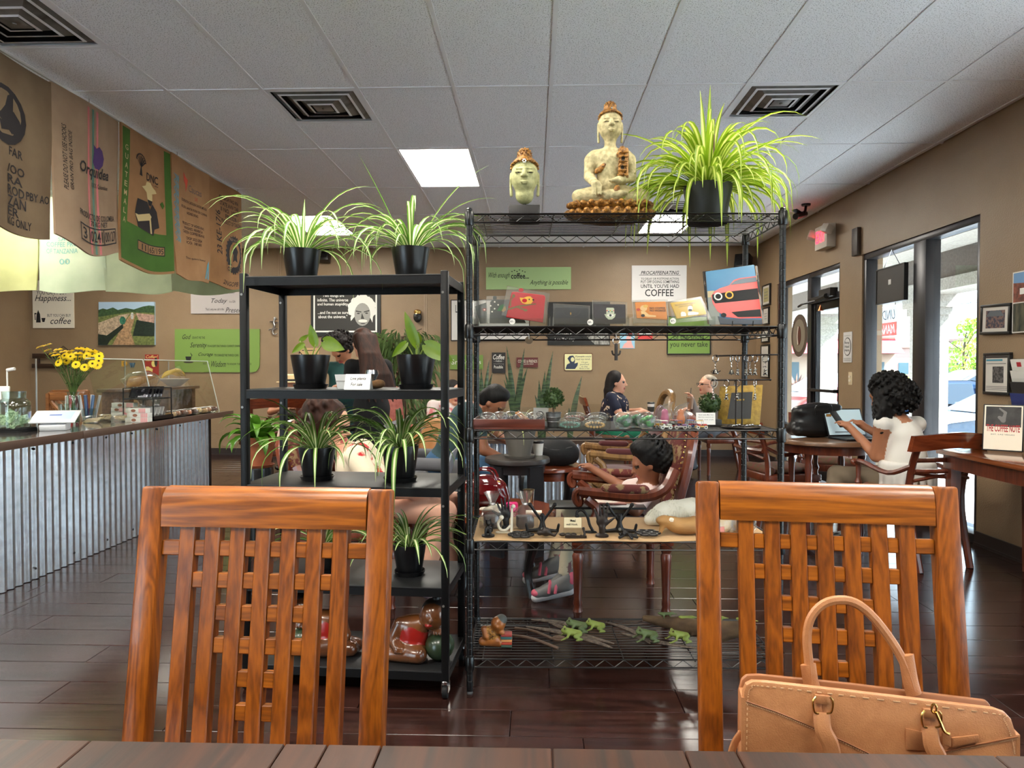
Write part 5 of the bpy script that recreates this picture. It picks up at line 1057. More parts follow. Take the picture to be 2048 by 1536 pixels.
# carved wooden figures on the bottom tray
cw=mat('carved_skin',(116,68,34),.25,rgb2=(80,44,24),nscale=9,coat=.5);cr_=mat('carved_red',(150,26,20),.3,coat=.4);ck=mat('carved_black',(26,22,22),.4);cg=mat('carved_green',(48,66,40),.3,rgb2=(38,52,34),nscale=8,coat=.3);cgold=mat('carved_gold',(120,96,50),.4)
def carved(label,loc,mir,rz=0,s=1.0):
    t=T('carved_figure',label,'carving',loc,rz,'carved sleeping figures');m=-1 if mir else 1;P=lambda x,y,z:(m*x*s,y*s,z*s);q=SDF()
    q.ell(P(-.06,.0,.055),(.085*s,.07*s,.05*s),0,.02);q.cap(P(-.15,-.03,.035),P(.0,-.05,.04),.035*s,.04*s,0,.02);q.cap(P(-.16,.02,.035),P(-.01,.02,.045),.035*s,.045*s,0,.02)
    q.ell(P(-.035,.0,.12),(.07*s,.055*s,.075*s),1,.015);q.cap(P(-.06,0,.16),P(.0,0,.165),.045*s,.045*s,0,.02);q.cap(P(-.095,-.01,.165),P(-.125,-.03,.1),.033*s,.027*s,0,.01);q.cap(P(-.125,-.03,.1),P(-.1,-.06,.075),.025*s,.02*s,0,.008);q.ell(P(-.09,-.068,.07),(.022*s,.018*s,.016*s),0,.006)
    for i in range(4):q.cap(P(-.1+i*.011,-.075,.075),P(-.103+i*.011,-.082,.058),.0055*s,.005*s,0,.002)
    q.cap(P(.03,.0,.17),P(.08,-.01,.165),.03*s,.025*s,0,.01);q.ell(P(.09,-.02,.15),(.035*s,.03*s,.015*s),0,.008)
    for i in range(4):q.cap(P(.07+i*.013,-.04,.15),P(.075+i*.013,-.05,.138),.0065*s,.006*s,0,.002)
    M=Matrix.Rotation(R(22*m),4,'Y');c=Vector(P(.065,-.02,.215));q.ell(c,(.062*s,.058*s,.068*s),0,.01,M);L=lambda x,y,z:tuple(c+M@Vector((x*s,y*s,z*s)))
    q.ell(L(0,-.056,-.008),(.01*s,.014*s,.014*s),0,.008);q.ell(L(0,-.05,-.034),(.018*s,.012*s,.007*s),3,.005)
    for e in(-1,1):q.cut(L(e*.024,-.058,.008),(.016*s,.007*s,.004*s),.004,M);q.ell(L(e*.058,.005,-.005),(.008*s,.014*s,.02*s),0,.004)
    q.ell(L(0,.014,.018),(.065*s,.056*s,.06*s),2,.004,M);q.ell(L(-.02,.01,.076),(.018*s,.018*s,.014*s),2,.004)
    q.dye(P(-.055,-.02,.05),(.09*s,.05*s,.012*s),1);q.build('figure',[cw,cr_,ck,cr_],t,.0042*s)
    b=MB();k=b.mark();b.ball((0,0,0),(.068*s,.068*s,.066*s),24,14);b.xf(Matrix.Translation(P(.09,.0,.066)),k);o=b.obj('melon',cg,t);b=MB()
    for i in range(4):a=R(i*45+20);b.tube([(m*.09*s+.0685*s*math.sin(R(d))*math.cos(a),.0685*s*math.sin(R(d))*math.sin(a),.066*s+.0665*s*math.cos(R(d)))for d in range(0,181,15)],.0015,4)
    b.obj('melon_rib',mat('rib_dark',(60,76,46),.5),o)
carved('carved wooden figure in a red dress asleep on a green melon',rku(840,0,.1),False,R(-4),.86);carved('carved wooden sleeping figure nearer the counter',rku(640,0,.12),True,R(-2),.86)

# ================================================================== WIRE SHELF
wirem=mat('wire_black',(9,9,10),.3,0,spec=.5);WS=T('wire_shelf','black wire shelving unit with five tiers of gifts','shelf rack',(-.25,2.745,0),R(1.2));WW,WD=1.205,.45
TZ=[.137,.598,1.032,1.433,1.868]
for x in(0,WW):
    for y in(0,WD):
        pr=[(.012,.012)];z=.03
        while z<1.875:pr+=[(.0127,z),(.0127,z+.0215),(.0118,z+.0225),(.0118,z+.0245)];z+=.0254
        pr+=[(.0127,1.885),(.009,1.89),(0,1.892)];o=MB().lathe(pr,(x,y,0),12).obj('post',wirem,WS);MB().lathe([(.011,0),(.012,.006),(.008,.012),(.008,.03)],(x,y,0),12).obj('foot',mat('foot_grey',(60,60,60),.5),o)
        for z in TZ:MB().lathe([(.0165,z-.045),(.0185,z-.04),(.0175,z+.006),(.0155,z+.01)],(x,y,0),14).obj('collar',wirem,o)
for i,z in enumerate(TZ):
    b=MB();n=17
    for k in range(n):y=.008+k*(WD-.016)/(n-1);b.cyl((.0,y,z-.002),(WW,y,z-.002),.0017,n=6)
    for k in range(5):x=.05+k*(WW-.1)/4;b.cyl((x,0,z-.006),(x,WD,z-.006),.0028,n=6)
    o=b.obj('wire_deck',wirem,WS,weld=False);b=MB()
    for y in(0,WD):
        b.cyl((0,y,z),(WW,y,z),.0032,n=7);b.cyl((0,y,z-.032),(WW,y,z-.032),.0032,n=7);m_=30
        b.tube([(.03+(WW-.06)*k/m_,y,z-(.002 if k%2 else .03))for k in range(m_+1)],.0019,5)
    for x in(0,WW):
        b.cyl((x,0,z),(x,WD,z),.0032,n=7);b.cyl((x,0,z-.032),(x,WD,z-.032),.0032,n=7);b.tube([(x,.03+(WD-.06)*k/11,z-(.002 if k%2 else .03))for k in range(12)],.0019,5)
    b.obj('truss',wirem,o,weld=False)
MB().bx(.02,.005,TZ[2]+.0002,WW-.02,WD-.005,TZ[2]+.003).obj('shelf_liner',mat('liner_dark',(40,38,36),.6),WS);MB().bx(.02,.005,TZ[3]+.0002,WW-.02,WD-.005,TZ[3]+.003).obj('shelf_liner',mat('liner_dark',(40,38,36),.6),WS)
b=MB();b.grid(lambda a,c:(.012+a*(WW-.024),-.006+c*(WD+.0),TZ[1]+.004+.0025*math.sin(a*19)*(1-c)),30,6);b.obj('paper_liner',mat('kraft',(194,160,118),.85,rgb2=(180,146,104),nscale=4),WS)
def ws(u,y,tier,dz=.0035):
    a,c=WS.matrix_basis@Vector((0,y,0)),WS.matrix_basis@Vector((WW,y,0));d=ray(u,738);k=d[0]/d[1]
    t=(a.x-k*a.y)/(k*(c.y-a.y)-(c.x-a.x));p=a.lerp(c,t);p.z=TZ[tier]+dz;return p
# ---------------------------------------------------------------- top tier
stone=mat('buddha_stone',(196,182,138),.75,rgb2=(150,140,100),nscale=60,bump=.5,bscale=120);stoneg=mat('buddha_green',(176,174,124),.7,rgb2=(140,140,94),nscale=50,bump=.4,bscale=120);bgold=mat('antique_gold',(176,122,48),.4,.3,rgb2=(84,52,20),nscale=90,bump=.8,bscale=200);dark=mat('dark_recess',(40,32,24),.8)
def bhead(q,c,s,ms,mg,md,closed=True):
    P=lambda x,y,z:(c[0]+x*s,c[1]+y*s,c[2]+z*s);E=lambda p,r,m=0,k=.06:q.ell(P(*p),tuple(a*s for a in r),m,k*s)
    E((0,0,0),(.5,.52,.62),ms);E((0,-.06,-.28),(.4,.42,.42),ms,.2);E((0,.12,.32),(.51,.5,.43),mg,.03);E((0,.05,.74),(.26,.26,.2),mg,.08);E((0,.05,.9),(.14,.14,.1),mg,.05)
    q.cap(P(0,-.52,.12),P(0,-.6,-.14),.055*s,.085*s,ms,.05*s)
    for e in(-1,1):
        E((e*.085,-.55,-.15),(.06,.06,.045),ms,.03);q.cap(P(e*.08,-.53,.13),P(e*.33,-.44,.14),.028*s,.02*s,ms,.04*s)
        E((e*.22,-.47,.0),(.14,.06,.06),ms,.04);q.cut(P(e*.22,-.53,-.035),(.14*s,.045*s,.018*s),.01*s);E((e*.52,.04,-.1),(.05,.1,.22),ms,.03);q.cap(P(e*.53,.02,-.25),P(e*.5,-.0,-.75),.045*s,.06*s,ms,.03*s);q.dye(P(e*.22,-.52,-.035),(.12*s,.06*s,.018*s),md)
    E((0,-.52,-.36),(.15,.06,.032),ms,.02);E((0,-.5,-.42),(.12,.06,.035),ms,.02);q.cut(P(0,-.58,-.388),(.15*s,.03*s,.008*s),.008*s)
    for i in range(60):
        z=1-2*(i+.5)/60;a=i*2.4;r=math.sqrt(1-z*z)
        for cc,rr in(((0,.05,.78),(.26,.26,.24)),):p=(cc[0]+rr[0]*r*math.cos(a),cc[1]+rr[1]*r*math.sin(a),cc[2]+rr[2]*z)
        if z>-.4:E(p,(.045,.045,.045),mg,.005)
    for i in range(15):a=R(180+i*180/14);E((.5*math.cos(a),.02+.47*math.sin(a),.26+.2*abs(math.sin(a))**.6),(.06,.06,.06),mg,.01)
p=ws(1049,.16,4,.0);t=T('buddha_bust','pale green buddha head on a black block stand','sculpture',p);MB().bx(-.062,-.045,.0005,.062,.045,.062).obj('block',mat('block_black',(26,22,20),.5),t,bev=.004);MB().cyl((0,0,.06),(0,0,.1),.006).obj('rod',black,t);MB().lathe([(.001,.096),(.028,.097),(.036,.106),(.036,.11),(.001,.11)],n=20).obj('neck_plate',dark,t)
q=SDF();bhead(q,(0,0,.19),.108,0,1,2);q.cap((0,.0,.11),(0,0,.15),.037,.036,0,.01);q.build('head',[stoneg,bgold,dark],t,.0027,smooth=1)
b=MB();[b.ball((.0+.006*math.cos(a),-.06+.0,.232+.006*math.sin(a)),.003,8,4)for a in(0,1.05,2.1,3.14,4.2,5.2)];b.obj('jewel',chrome,t)
p=ws(1219,.2,4,.0);t=T('buddha_statue','seated stone buddha with a gold sash on an ornate gold base','sculpture',p);q=SDF();u_=.00212
def S(x,y,z):return(x*u_,y*u_,z*u_) # photo pixels -> metres, z above the base
for i in range(26):a=2*pi*i/26;q.ell(S(84*math.cos(a),44*math.sin(a),20),(.013,.012,.012),1,.004);q.ell(S(80*math.cos(a+.1),41*math.sin(a+.1),36),(.012,.011,.01),1,.004)
q.ell(S(0,0,14),(.18,.096,.03),1,.01);q.ell(S(0,0,32),(.165,.085,.024),1,.01)
for e in(-1,1):q.cap(S(e*22,0,60),S(e*62,-12,52),.034,.026,0,.012);q.cap(S(e*62,-12,50),S(-e*12,-32,50),.024,.018,0,.01);q.ell(S(-e*20,-33,52),(.022,.018,.011),0,.006)
q.ell(S(0,2,70),(.06,.046,.04),0,.02);q.cap(S(0,2,75),S(0,4,118),.05,.062,0,.02);q.cap(S(-28,4,128),S(28,4,128),.036,.036,0,.025);q.cap(S(0,3,135),S(0,0,165),.026,.022,0,.012)
q.cap(S(-38,2,124),S(-40,-2,92),.026,.022,0,.01);q.cap(S(-40,-2,92),S(-34,-34,72),.022,.017,0,.006);q.cap(S(38,2,124),S(40,0,90),.026,.023,0,.01);q.cap(S(40,0,90),S(10,-34,76),.022,.015,0,.006);q.ell(S(6,-36,75),(.026,.016,.009),0,.005)
for k in range(4):q.cap(S(-37+k*5,-40,66),S(-37+k*5,-44,48),.0052,.0045,0,.001)
q.cap(S(-26,-38,70),S(-22,-42,56),.005,.0045,0,.001);q.ell(S(-31,-38,70),(.02,.013,.012),0,.004);q.cap(S(22,-14,140),S(18,-26,92),.014,.012,1,.004);q.cap(S(30,-10,140),S(28,-22,86),.01,.01,1,.004)
for k in range(6):q.ell(S(24-k*1,-24-k*1.6,132-k*9),(.02,.009,.006),1,.003)
q.cap(S(18,-18,130),S(-27,-17,98),.011,.011,1,.004);q.cap(S(8,-33,52),S(10,-34,62),.012,.012,1,.003);bhead(q,S(0,0,192),.094,0,1,2);q.dye(S(22,-28,118),(.008,.012,.012),2);q.dye(S(20,-30,100),(.008,.012,.012),2)
q.build('statue',[stone,bgold,dark],t,.003,smooth=1);b=MB();b.ball(S(0,-27,215),(.004,.003,.005),8,5);b.obj('jewel',chrome,t)
gp=mat('pot_grey_black',(24,25,24),.5);p=ws(1413,.2,4,.0)
spider('large yellow-green spider plant in a black pot beside the buddha',p,165,(.28,.52),21,rt=.1,h=.15,mats=[lgy,lcy],elr=(.15,1.5),drp=(4.0,8.0),wl=.0105,pm=gp,extra=((95,1.45,.46,.4),(60,1.3,.5,1.2),(175,.95,.5,2.4),(10,.9,.5,2.6),(330,.8,.48,3.0),(260,1.4,.4,.8)))
b=MB();b.cyl((.02,-.02,.13),(.02,-.02,.42),.0035,n=6);b.obj('support_stick',mat('stick_brown',(90,66,46),.8),bpy.data.objects[[o.name for o in bpy.data.objects if o.get('label','').startswith('large yellow-green')][0]])
# ---------------------------------------------------------------- tier of pouches
sleeve=clear('poly_sleeve',(244,244,240),.14,.8,.04)
def acr_tray(label,u0,u1,tier,h=.03,y0=.02,y1=.2):
    a,c=ws(u0,y0,tier),ws(u1,y0,tier);L=c.x-a.x;t=T('acrylic_tray',label,'tray',((a.x+c.x)/2,(a.y+c.y)/2,a.z+.0005));d=y1-y0
    for q in((-L/2,0,0,L/2,d,.002),(-L/2,0,.002,L/2,.002,h),(-L/2,d-.002,.002,L/2,d,h*2),(-L/2,.002,.002,-L/2+.002,d-.002,h*1.3),(L/2-.002,.002,.002,L/2,d-.002,h*1.3)):MB().bx(*q).obj('panel',acr,t)
    return t
class Flat:
    """thin upright item laid out in photo pixels at depth Y, leaning back"""
    def __init__(s,name,label,cat,poly,Y,m,th=.012,sl=None,group=None):
        s.Y=Y;us=[p[0]for p in poly];vs=[p[1]for p in poly];s.o=PY(sum(us)/len(us),max(vs),Y);s.t=T(name,label,cat,s.o,0,group);s.th=th
        s.k=.18;s.add('body',poly,m,0,th,.003)
        if sl:s.add('sleeve',sl,sleeve,-.003,th+.003)
    def pt(s,u,v,d):p=PY(u,v,s.Y)-s.o;return Vector((p.x,d+p.z*s.k,p.z))
    def add(s,nm,poly,m,d0,d1,bev=0):
        n=len(poly);b=MB();b.add([s.pt(u,v,d0)for u,v in poly]+[s.pt(u,v,d1)for u,v in poly],[tuple(range(n)),tuple(range(2*n-1,n-1,-1))]+[(i,i+n,(i+1)%n+n,(i+1)%n)for i in range(n)]);return b.obj(nm,m,s.t,bev=bev)
    def dec(s,nm,poly,m,up=.001):return s.add(nm,poly,m,-up,-up+.0008)
    def txt(s,st,q,m,shear=0,bold=.01):
        """q: pixel corners bl, br, tl"""
        (a,b_),(c,d),(e,f)=q;return text(st,m,s.t,lambda x,y:s.pt(a+(c-a)*x+(e-a)*y,b_+(d-b_)*x+(f-b_)*y,-.0022),shear,bold)
for lab,a,c in(('clear acrylic tray holding the red bird pouch',943,1101),('clear acrylic tray holding the two dark beaded pouches',1107,1258),('clear acrylic tray holding the orange and yellow pouches',1266,1430)):acr_tray(lab,a,c,3)
felt=mat('felt_grey',(62,68,66),.95);Yp=2.86
f=Flat('felt_pouch','dark grey felt pouch with a small red flower','pouch',[(948,612),(972,604),(975,646),(960,647)],Yp+.04,felt,sl=[(943,602),(971,598),(975,647),(945,648)]);f.dec('flower',ellp(968.5,619,3.6,3),cr_);f.dec('flower_eye',ellp(968.5,619,1.5,1.2,8),inkw,.002)
f=Flat('felt_pouch','grey felt pouch with white dots and green leaf','pouch',[(980,602),(986,598),(1030,600),(1052,646),(979,646)],Yp+.02,felt,sl=[(972,591),(1060,591),(1060,647),(972,647)])
for u,v in((989,603),(981,611),(989,617),(984,623),(996,609)):f.dec('dot',ellp(u,v,1.6,1.6,10),inkw)
f.dec('leaf',[(994,621),(1000,610),(1008,607),(1010,618),(1004,622)],mat('felt_green',(40,110,60),.95));f.dec('petal',[(1003,621),(1010,611),(1012,620),(1006,624)],mat('felt_mustard',(180,140,60),.95),.002);f.dec('tab',ellp(989,595,4,4),felt)
f=Flat('felt_pouch','red felt pouch with a yellow bird on a branch','pouch',[(1023,583),(1028,582),(1088,589),(1091,593),(1086,645),(1012,634)],Yp-.03,mat('felt_red',(176,26,34),.95),.016,sl=[(1014,570),(1100,586),(1092,647),(1003,630)])
br=mat('felt_olive',(104,92,40),.95);f.dec('branch',[(1015,617),(1034,611),(1072,606),(1072,608),(1035,614),(1016,620)],br);f.dec('branch',[(1019,612),(1020,600),(1026,590),(1028,591),(1022,601),(1022,612)],br);f.dec('branch',[(1032,612),(1048,617),(1054,620),(1052,622),(1044,619),(1031,614)],br);f.dec('bud',ellp(1027,591,3,3.5),br,.002);f.dec('bud',ellp(1051,620,4,2.5),br,.002)
f.dec('bird',[(1039,594),(1047,595),(1054,592),(1061,592),(1066,597),(1066,602),(1062,607),(1053,608),(1045,606),(1041,601)],mat('felt_yellow',(226,172,40),.95),.002);f.dec('bird_wing',ellp(1049,600.5,5,4),MATS['felt_red'],.003);f.dec('bird_beak',ellp(1066.5,599,2.2,1.8,8),inkb,.003);f.dec('bird_eye',ellp(1058.5,598,1.5,1.5,8),inkb,.003);f.dec('pull_tab',ellp(1042,579,5,4),MATS['felt_red'])
for u,v,lab in((1024.5,643,'round white price sticker below the red pouch'),(1180.5,644.5,'round white price sticker between the dark pouches'),(1346,642,'round white price sticker between the orange and yellow pouches')):
    p=ws(u,.017,3);o=PY(u,v,p.y);b=MB();b.tube([(0,-.0012,0),(0,.0,0)],.0115,20);t=T('price_sticker',lab,'sticker',(o.x,p.y,o.z));b.obj('disc',mat('sticker_white',(224,220,212),.6),t);text('$5.-' if u<1100 else '$8.-' if u<1300 else '$7.-',inkb,t,lambda a,c:(-.008+.016*a,-.0018,-.004+.008*c),0,.01)
bead=mat('bead_silver',(150,150,150),.25,.8);bk=mat('velvet_black',(24,24,28),.9);bk2=mat('velvet_plum',(36,26,32),.9)
for lab,(u0,v0,u1,v1),m,em in(('black beaded pouch with a small bead motif',(1109,614,1177,647),bk,0),('dark plum pouch with a jewelled hand emblem',(1188,607,1252,647),bk2,1)):
    f=Flat('beaded_pouch',lab,'pouch',[(u0,v0),(u1,v0+1),(u1,v1),(u0,v1)],Yp-.02,m,sl=[(u0-2,v0-8),(u1+3,v0-3),(u1+2,v1+1),(u0-2,v1+1)]);b=MB()
    for i in range(22):uu=u0+2+(u1-u0-4)*i/21;[b.ball(f.pt(uu,vv+(i%2)*1.5,-.001),.0011,6,3)for vv in(v0+3,v1-4)]
    for i in range(9):vv=v0+5+(v1-v0-10)*i/8;[b.ball(f.pt(uu,vv,-.001),.0011,6,3)for uu in(u0+2,u1-2)]
    if not em:
        for i in range(26):a=pi+pi*i/25;b.ball(f.pt((u0+u1)/2+17*math.cos(a),622-12*math.sin(a)*.9,-.001),.001,6,3)
        f.dec('pendant',ellp(1141.5,627,1.3,3),gold)
    b.obj('beads',bead,f.t,weld=False)
    if em:
        hm=mat('emblem_pale',(190,196,170),.5);f.dec('emblem_palm',[(1213,617),(1214,615),(1227,615),(1229,617),(1229,628),(1232,627),(1230,634),(1224,639),(1217,639),(1212,634),(1209,628),(1213,628)],hm)
        for i,c in enumerate(((200,60,60),(60,90,140),(210,170,60),(70,130,80),(210,120,130))):f.dec('gem',ellp(1214.5+i*3.3,621+(i%2)*2,1.5,1.3,8),mat('gem_%d'%i,c,.2),.002)
        f.dec('emblem_eye',ellp(1221,630.5,7,2.6),inkw,.002);f.dec('emblem_iris',ellp(1221,630.5,2.4,2.4),mat('iris',(40,50,60),.3),.003)
f=Flat('print_pouch','orange zip pouch reading no coffee no workee','pouch',[(1271,604),(1333,602),(1335,640),(1274,636)],Yp-.02,mat('pouch_orange',(222,134,44),.8),sl=[(1266,600),(1336,599),(1338,646),(1268,646)])
f.txt('NO COFFEE',((1300,618),(1331,618),(1300,614)),inkb);f.txt('NO WORKEE',((1300,623),(1332,623),(1300,619)),inkb);skin_=mat('doodle_skin',(232,190,130),.8);f.dec('doodle_head',ellp(1288,616,7,6),skin_);f.dec('doodle_hair',ellp(1292,612,5,3),mat('doodle_hair',(226,178,80),.8),.002);f.dec('doodle_body',[(1282,622),(1290,622),(1298,629),(1312,631),(1312,634),(1296,634),(1284,631)],skin_);f.dec('doodle_cup',ellp(1277,619,3.5,3),mat('doodle_cup',(190,70,40),.8),.002);f.dec('doodle_flower',ellp(1286,631,4,3),inkb,.002)
f=Flat('print_pouch','yellow zip pouch with a reading cat cartoon','pouch',[(1342,605),(1403,597),(1414,628),(1354,638)],Yp-.02,mat('pouch_yellow',(218,176,48),.8),sl=[(1338,602),(1404,592),(1424,640),(1346,646)])
f.txt('THE CATS ARE IN CHARGE',((1350,612),(1392,606.5),(1350,609)),inkb);f.txt('I JUST LIVE HERE',((1358,615.5),(1386,611.5),(1358,612.5)),inkb);f.dec('doodle_cat',[(1362,633),(1362,626),(1364,623),(1370,624),(1373,628),(1372,632)],inkw);f.dec('doodle_head',ellp(1381,617,5,6),inkw);f.dec('doodle_hair',ellp(1381,620,4,2.5),inkb,.002);f.dec('doodle_body',[(1376,624),(1386,623),(1398,625),(1396,629),(1376,631)],inkw,.0015)
# car booklet on an easel
Yb=2.88;sky2=mat('print_sky',(70,118,160),.35,rgb2=(110,160,190),nscale=2);rdp=mat('print_redcar',(196,40,34),.3)
for i,lab in enumerate(('booklet with a striped cover behind the red car booklet','grey booklet at the back of the easel')):
    f=Flat('booklet',lab,'booklet',[(1412-i*2,541-i),(1519+i*3,529-i),(1527+i*2,648),(1416-i,648)],Yb+.014*(i+1),mat('stripe_cover' if i==0 else 'grey_cover',(170,140,110)if i==0 else(140,138,134),.6,rgb2=(40,36,34),nscale=9,stretch=(6,1,1.5),contrast=(.48,.52)),.006)
f=Flat('booklet','glossy booklet with a red muscle car on the cover','booklet',[(1416.4,540.3),(1515.5,525.8),(1525,649),(1419,649)],Yb,sky2,.008)
f.dec('road',[(1417.6,592),(1440,590),(1440,649),(1419,649)],mat('print_road',(136,140,134),.5));f.dec('desert',[(1417.5,581),(1432,580),(1428,593),(1417.7,594)],mat('print_sand',(190,170,130),.5),.0015)
f.dec('car_body',[(1425,590),(1432,581),(1443,575),(1462,569),(1472,558),(1484,554),(1517,550),(1519,566),(1524,636),(1480,637),(1452,634),(1436,622),(1427,606)],rdp,.002);f.dec('windscreen',[(1464,568),(1474,560),(1486,556),(1517,552),(1518,561),(1490,565)],mat('print_glass',(50,66,84),.3),.003)
f.dec('grille',[(1427,588),(1470,581),(1519,575),(1521,597),(1474,602),(1432,606),(1427,598)],inkb,.003)
for u,v,c in((1438.5,592,inkw),(1461,589,mat('print_amber',(232,170,50),.4))):f.dec('headlight',ellp(u,v,8.5,8),c,.004);f.dec('headlight_core',ellp(u,v,5.6,5.2),inkb,.005)
f.dec('lower_grille',[(1464,624),(1500,620),(1522,618),(1523,633),(1476,634)],inkb,.003);f.dec('fog_lamp',ellp(1448,630,5.5,4.5),inkb,.003);f.dec('road_shadow',[(1436,632),(1452,637),(1524,639),(1525,648),(1440,648)],mat('print_shadow',(60,66,76),.5),.0025);f.txt('Challenger',((1478,588),(1504,584),(1478,584.5)),mat('print_silver',(120,120,116),.4),.4,0)
t=T('booklet_easel','small black wire easel under the car booklet','easel',ws(1475,.08,3));b=MB();[b.tube([(x,.12,0),(x,-.03,.002),(x,-.035,.022)],.002,5)for x in(-.03,.05)];b.obj('wire',black,t)
# hanging charms under the pouch tier
for u,lab in((1058,'round silver disc hanging from the shelf edge'),(1232,'black iron cactus hanging by a silver ring from the shelf edge')):
    p=ws(u,-.008,3,-.036);t=T('hanging_charm',lab,'charm',p);b=MB();b.tube([(0,.004,.006),(0,-.004,.003),(0,-.004,-.012)],.0012,5);b.obj('hook',steel,t)
    if u==1058:MB().tube([(0,-.004,-.016),(0,0,-.016)],.0155,20).obj('disc',mat('disc_metal',(120,108,92),.3,.8),t)
    else:
        MB().tube([(.013*math.cos(a),-.003,-.02+.013*math.sin(a))for a in[i*pi/10 for i in range(20)]],.0018,6,True).obj('ring',chrome,t);b=MB();b.tube([(0,-.003,-.034),(0,-.003,-.094)],.0065,8);b.ball((0,-.003,-.034),.0065,8,5)
        for s_ in(-1,1):b.tube(bez([(0,-.003,-.074),(s_*.012,-.003,-.07),(s_*.016,-.003,-.056)],6),.004,6)
        b.obj('cactus',mat('cactus_iron',(40,32,26),.5,.4),t)
# ================================================================== WIRE SHELF: gift tier
mahog=wood('mahogany',(62,26,18),(96,44,30),'x',8)
a,c=ws(946,.0,2),ws(1090,.0,2);L=c.x-a.x;t=T('wooden_tray','dark red wooden tray of bagged bracelets','tray',((a.x+c.x)/2,a.y+.002,TZ[2]+.0035))
for q in((-L/2,0,0,L/2,.2,.006),(-L/2,0,.006,L/2,.007,.04),(-L/2,.193,.006,L/2,.2,.04),(-L/2,.007,.006,-L/2+.007,.193,.04),(L/2-.007,.007,.006,L/2,.193,.04)):MB().bx(*q).obj('panel',mahog,t,bev=.0015)
rf=random.Random(4)
for i,(u,col,lab)in enumerate(((975,(150,146,138),'clear bag with a grey cord bracelet in the wooden tray'),(1000,(96,92,104),'clear bag with a dark slate bracelet in the wooden tray'),(1022,(60,54,60),'clear bag with a black bracelet in the wooden tray'),(1046,(196,130,50),'clear bag with an amber wooden comb leaning in the tray'),(1070,(40,38,40),'clear bag with a black beaded bracelet in the wooden tray'))):
    p=ws(u,.05+.03*(i%3),2,.0105);t=T('trinket_bag',lab,'trinket bag',p,rf.uniform(-.5,.5),'bagged trinkets on the shelf');q=SDF();q.ell((0,0,.03),(.04,.04,.03),0,.01);b=MB()
    if i==3:b.box((0,0,.035),(.07,.018,.008),(0,R(35),0));b.box((.004,0,.042),(.06,.012,.006),(0,R(35),0));b.obj('comb',mat('amber',col,.4,rgb2=(120,70,24),nscale=30,stretch=(1,9,1)),t)
    else:b.tube([(.026*math.cos(k*pi/8),.026*math.sin(k*pi/8),.028+.012*math.sin(k*pi/4))for k in range(16)],.005,6,True);b.obj('bracelet',mat('cord_%d'%i,col,.5),t)
    q.build('bag',bag,t,.009)
t=T('acrylic_display','clear acrylic display backing behind the wooden tray','display',ws(1020,.215,2));MB().bx(-.13,0,0,.13,.003,.075).obj('panel',acr,t);MB().bx(-.13,-.04,0,.13,0,.003).obj('foot',acr,t)
p=ws(1082,.17,2);t=T('bracelet_card','grey card holder with a drawn bracelet beside the bucket','card',p);MB().box((0,0,.05),(.062,.002,.05),(R(-8),0,0)).obj('card',mat('card_grey',(180,176,168),.7),t);b=MB();b.tube([(.014*math.cos(k*pi/8)-.004,-.003,.05+.01*math.sin(k*pi/8))for k in range(16)],.0013,5,True);b.obj('bracelet_print',inkb,t);MB().bx(-.031,-.012,0,.031,.014,.026).obj('holder',acr,t)
galv2=mat('galv_bucket',(150,152,152),.35,.8,rgb2=(120,122,122),nscale=30);tl_=mat('topiary_leaf',(50,72,38),.5,rgb2=(84,108,58),nscale=60,trl=.15)
def topiary(label,p,s,bucket=True,pm=None):
    t=T('topiary',label,'potted plant',p,0,'ball topiaries')
    if bucket:
        MB().lathe([(.001,.001),(.024,.001),(.031,.056),(.033,.058),(.031,.06),(.029,.056),(.001,.05)],n=24).obj('bucket',pm or galv2,t);b=MB();[b.lathe([(.0268+.0022*k+.0005,.02+.018*k),(.0285+.0022*k,.022+.018*k),(.0272+.0022*k,.024+.018*k)],n=24)for k in range(2)];b.obj('bucket_ring',galv2,t)
    else:MB().bx(-.045,-.02,0,.045,.02,.026).obj('planter',pm,t,bev=.002)
    z=.055 if bucket else .024;MB().cyl((0,0,z-.01),(0,0,z+.03),.004,n=7).obj('stem',bark,t);r=random.Random(len(label));b=MB();C=Vector((0,0,z+.062*s))
    for i in range(420):
        d=Vector((r.gauss(0,1),r.gauss(0,1),r.gauss(0,1))).normalized();pp=C+d*.036*s*r.uniform(.8,1.06);e=(d+Vector((r.uniform(-.7,.7),r.uniform(-.7,.7),r.uniform(-.2,.9)))).normalized()*.011;sd=e.cross(Vector((r.random(),r.random(),r.random()))).normalized()*.0042;b.add([pp,pp+e*.5+sd,pp+e,pp+e*.5-sd],[(0,1,2,3)])
    b.ball(C,.032*s,12,8);o=b.obj('foliage',tl_,t,weld=False);o['kind']='stuff'
topiary('small ball topiary in a galvanised bucket on the gift shelf',ws(1107,.12,2),1.0);topiary('ball topiary in a dark trough beside the key ring stand',ws(1420,.2,2),1.08,False,mat('trough_dark',(46,46,46),.6))
acr_tray('clear acrylic bin of bead bracelets on the gift shelf',1114,1222,2,.045,.01,.17)
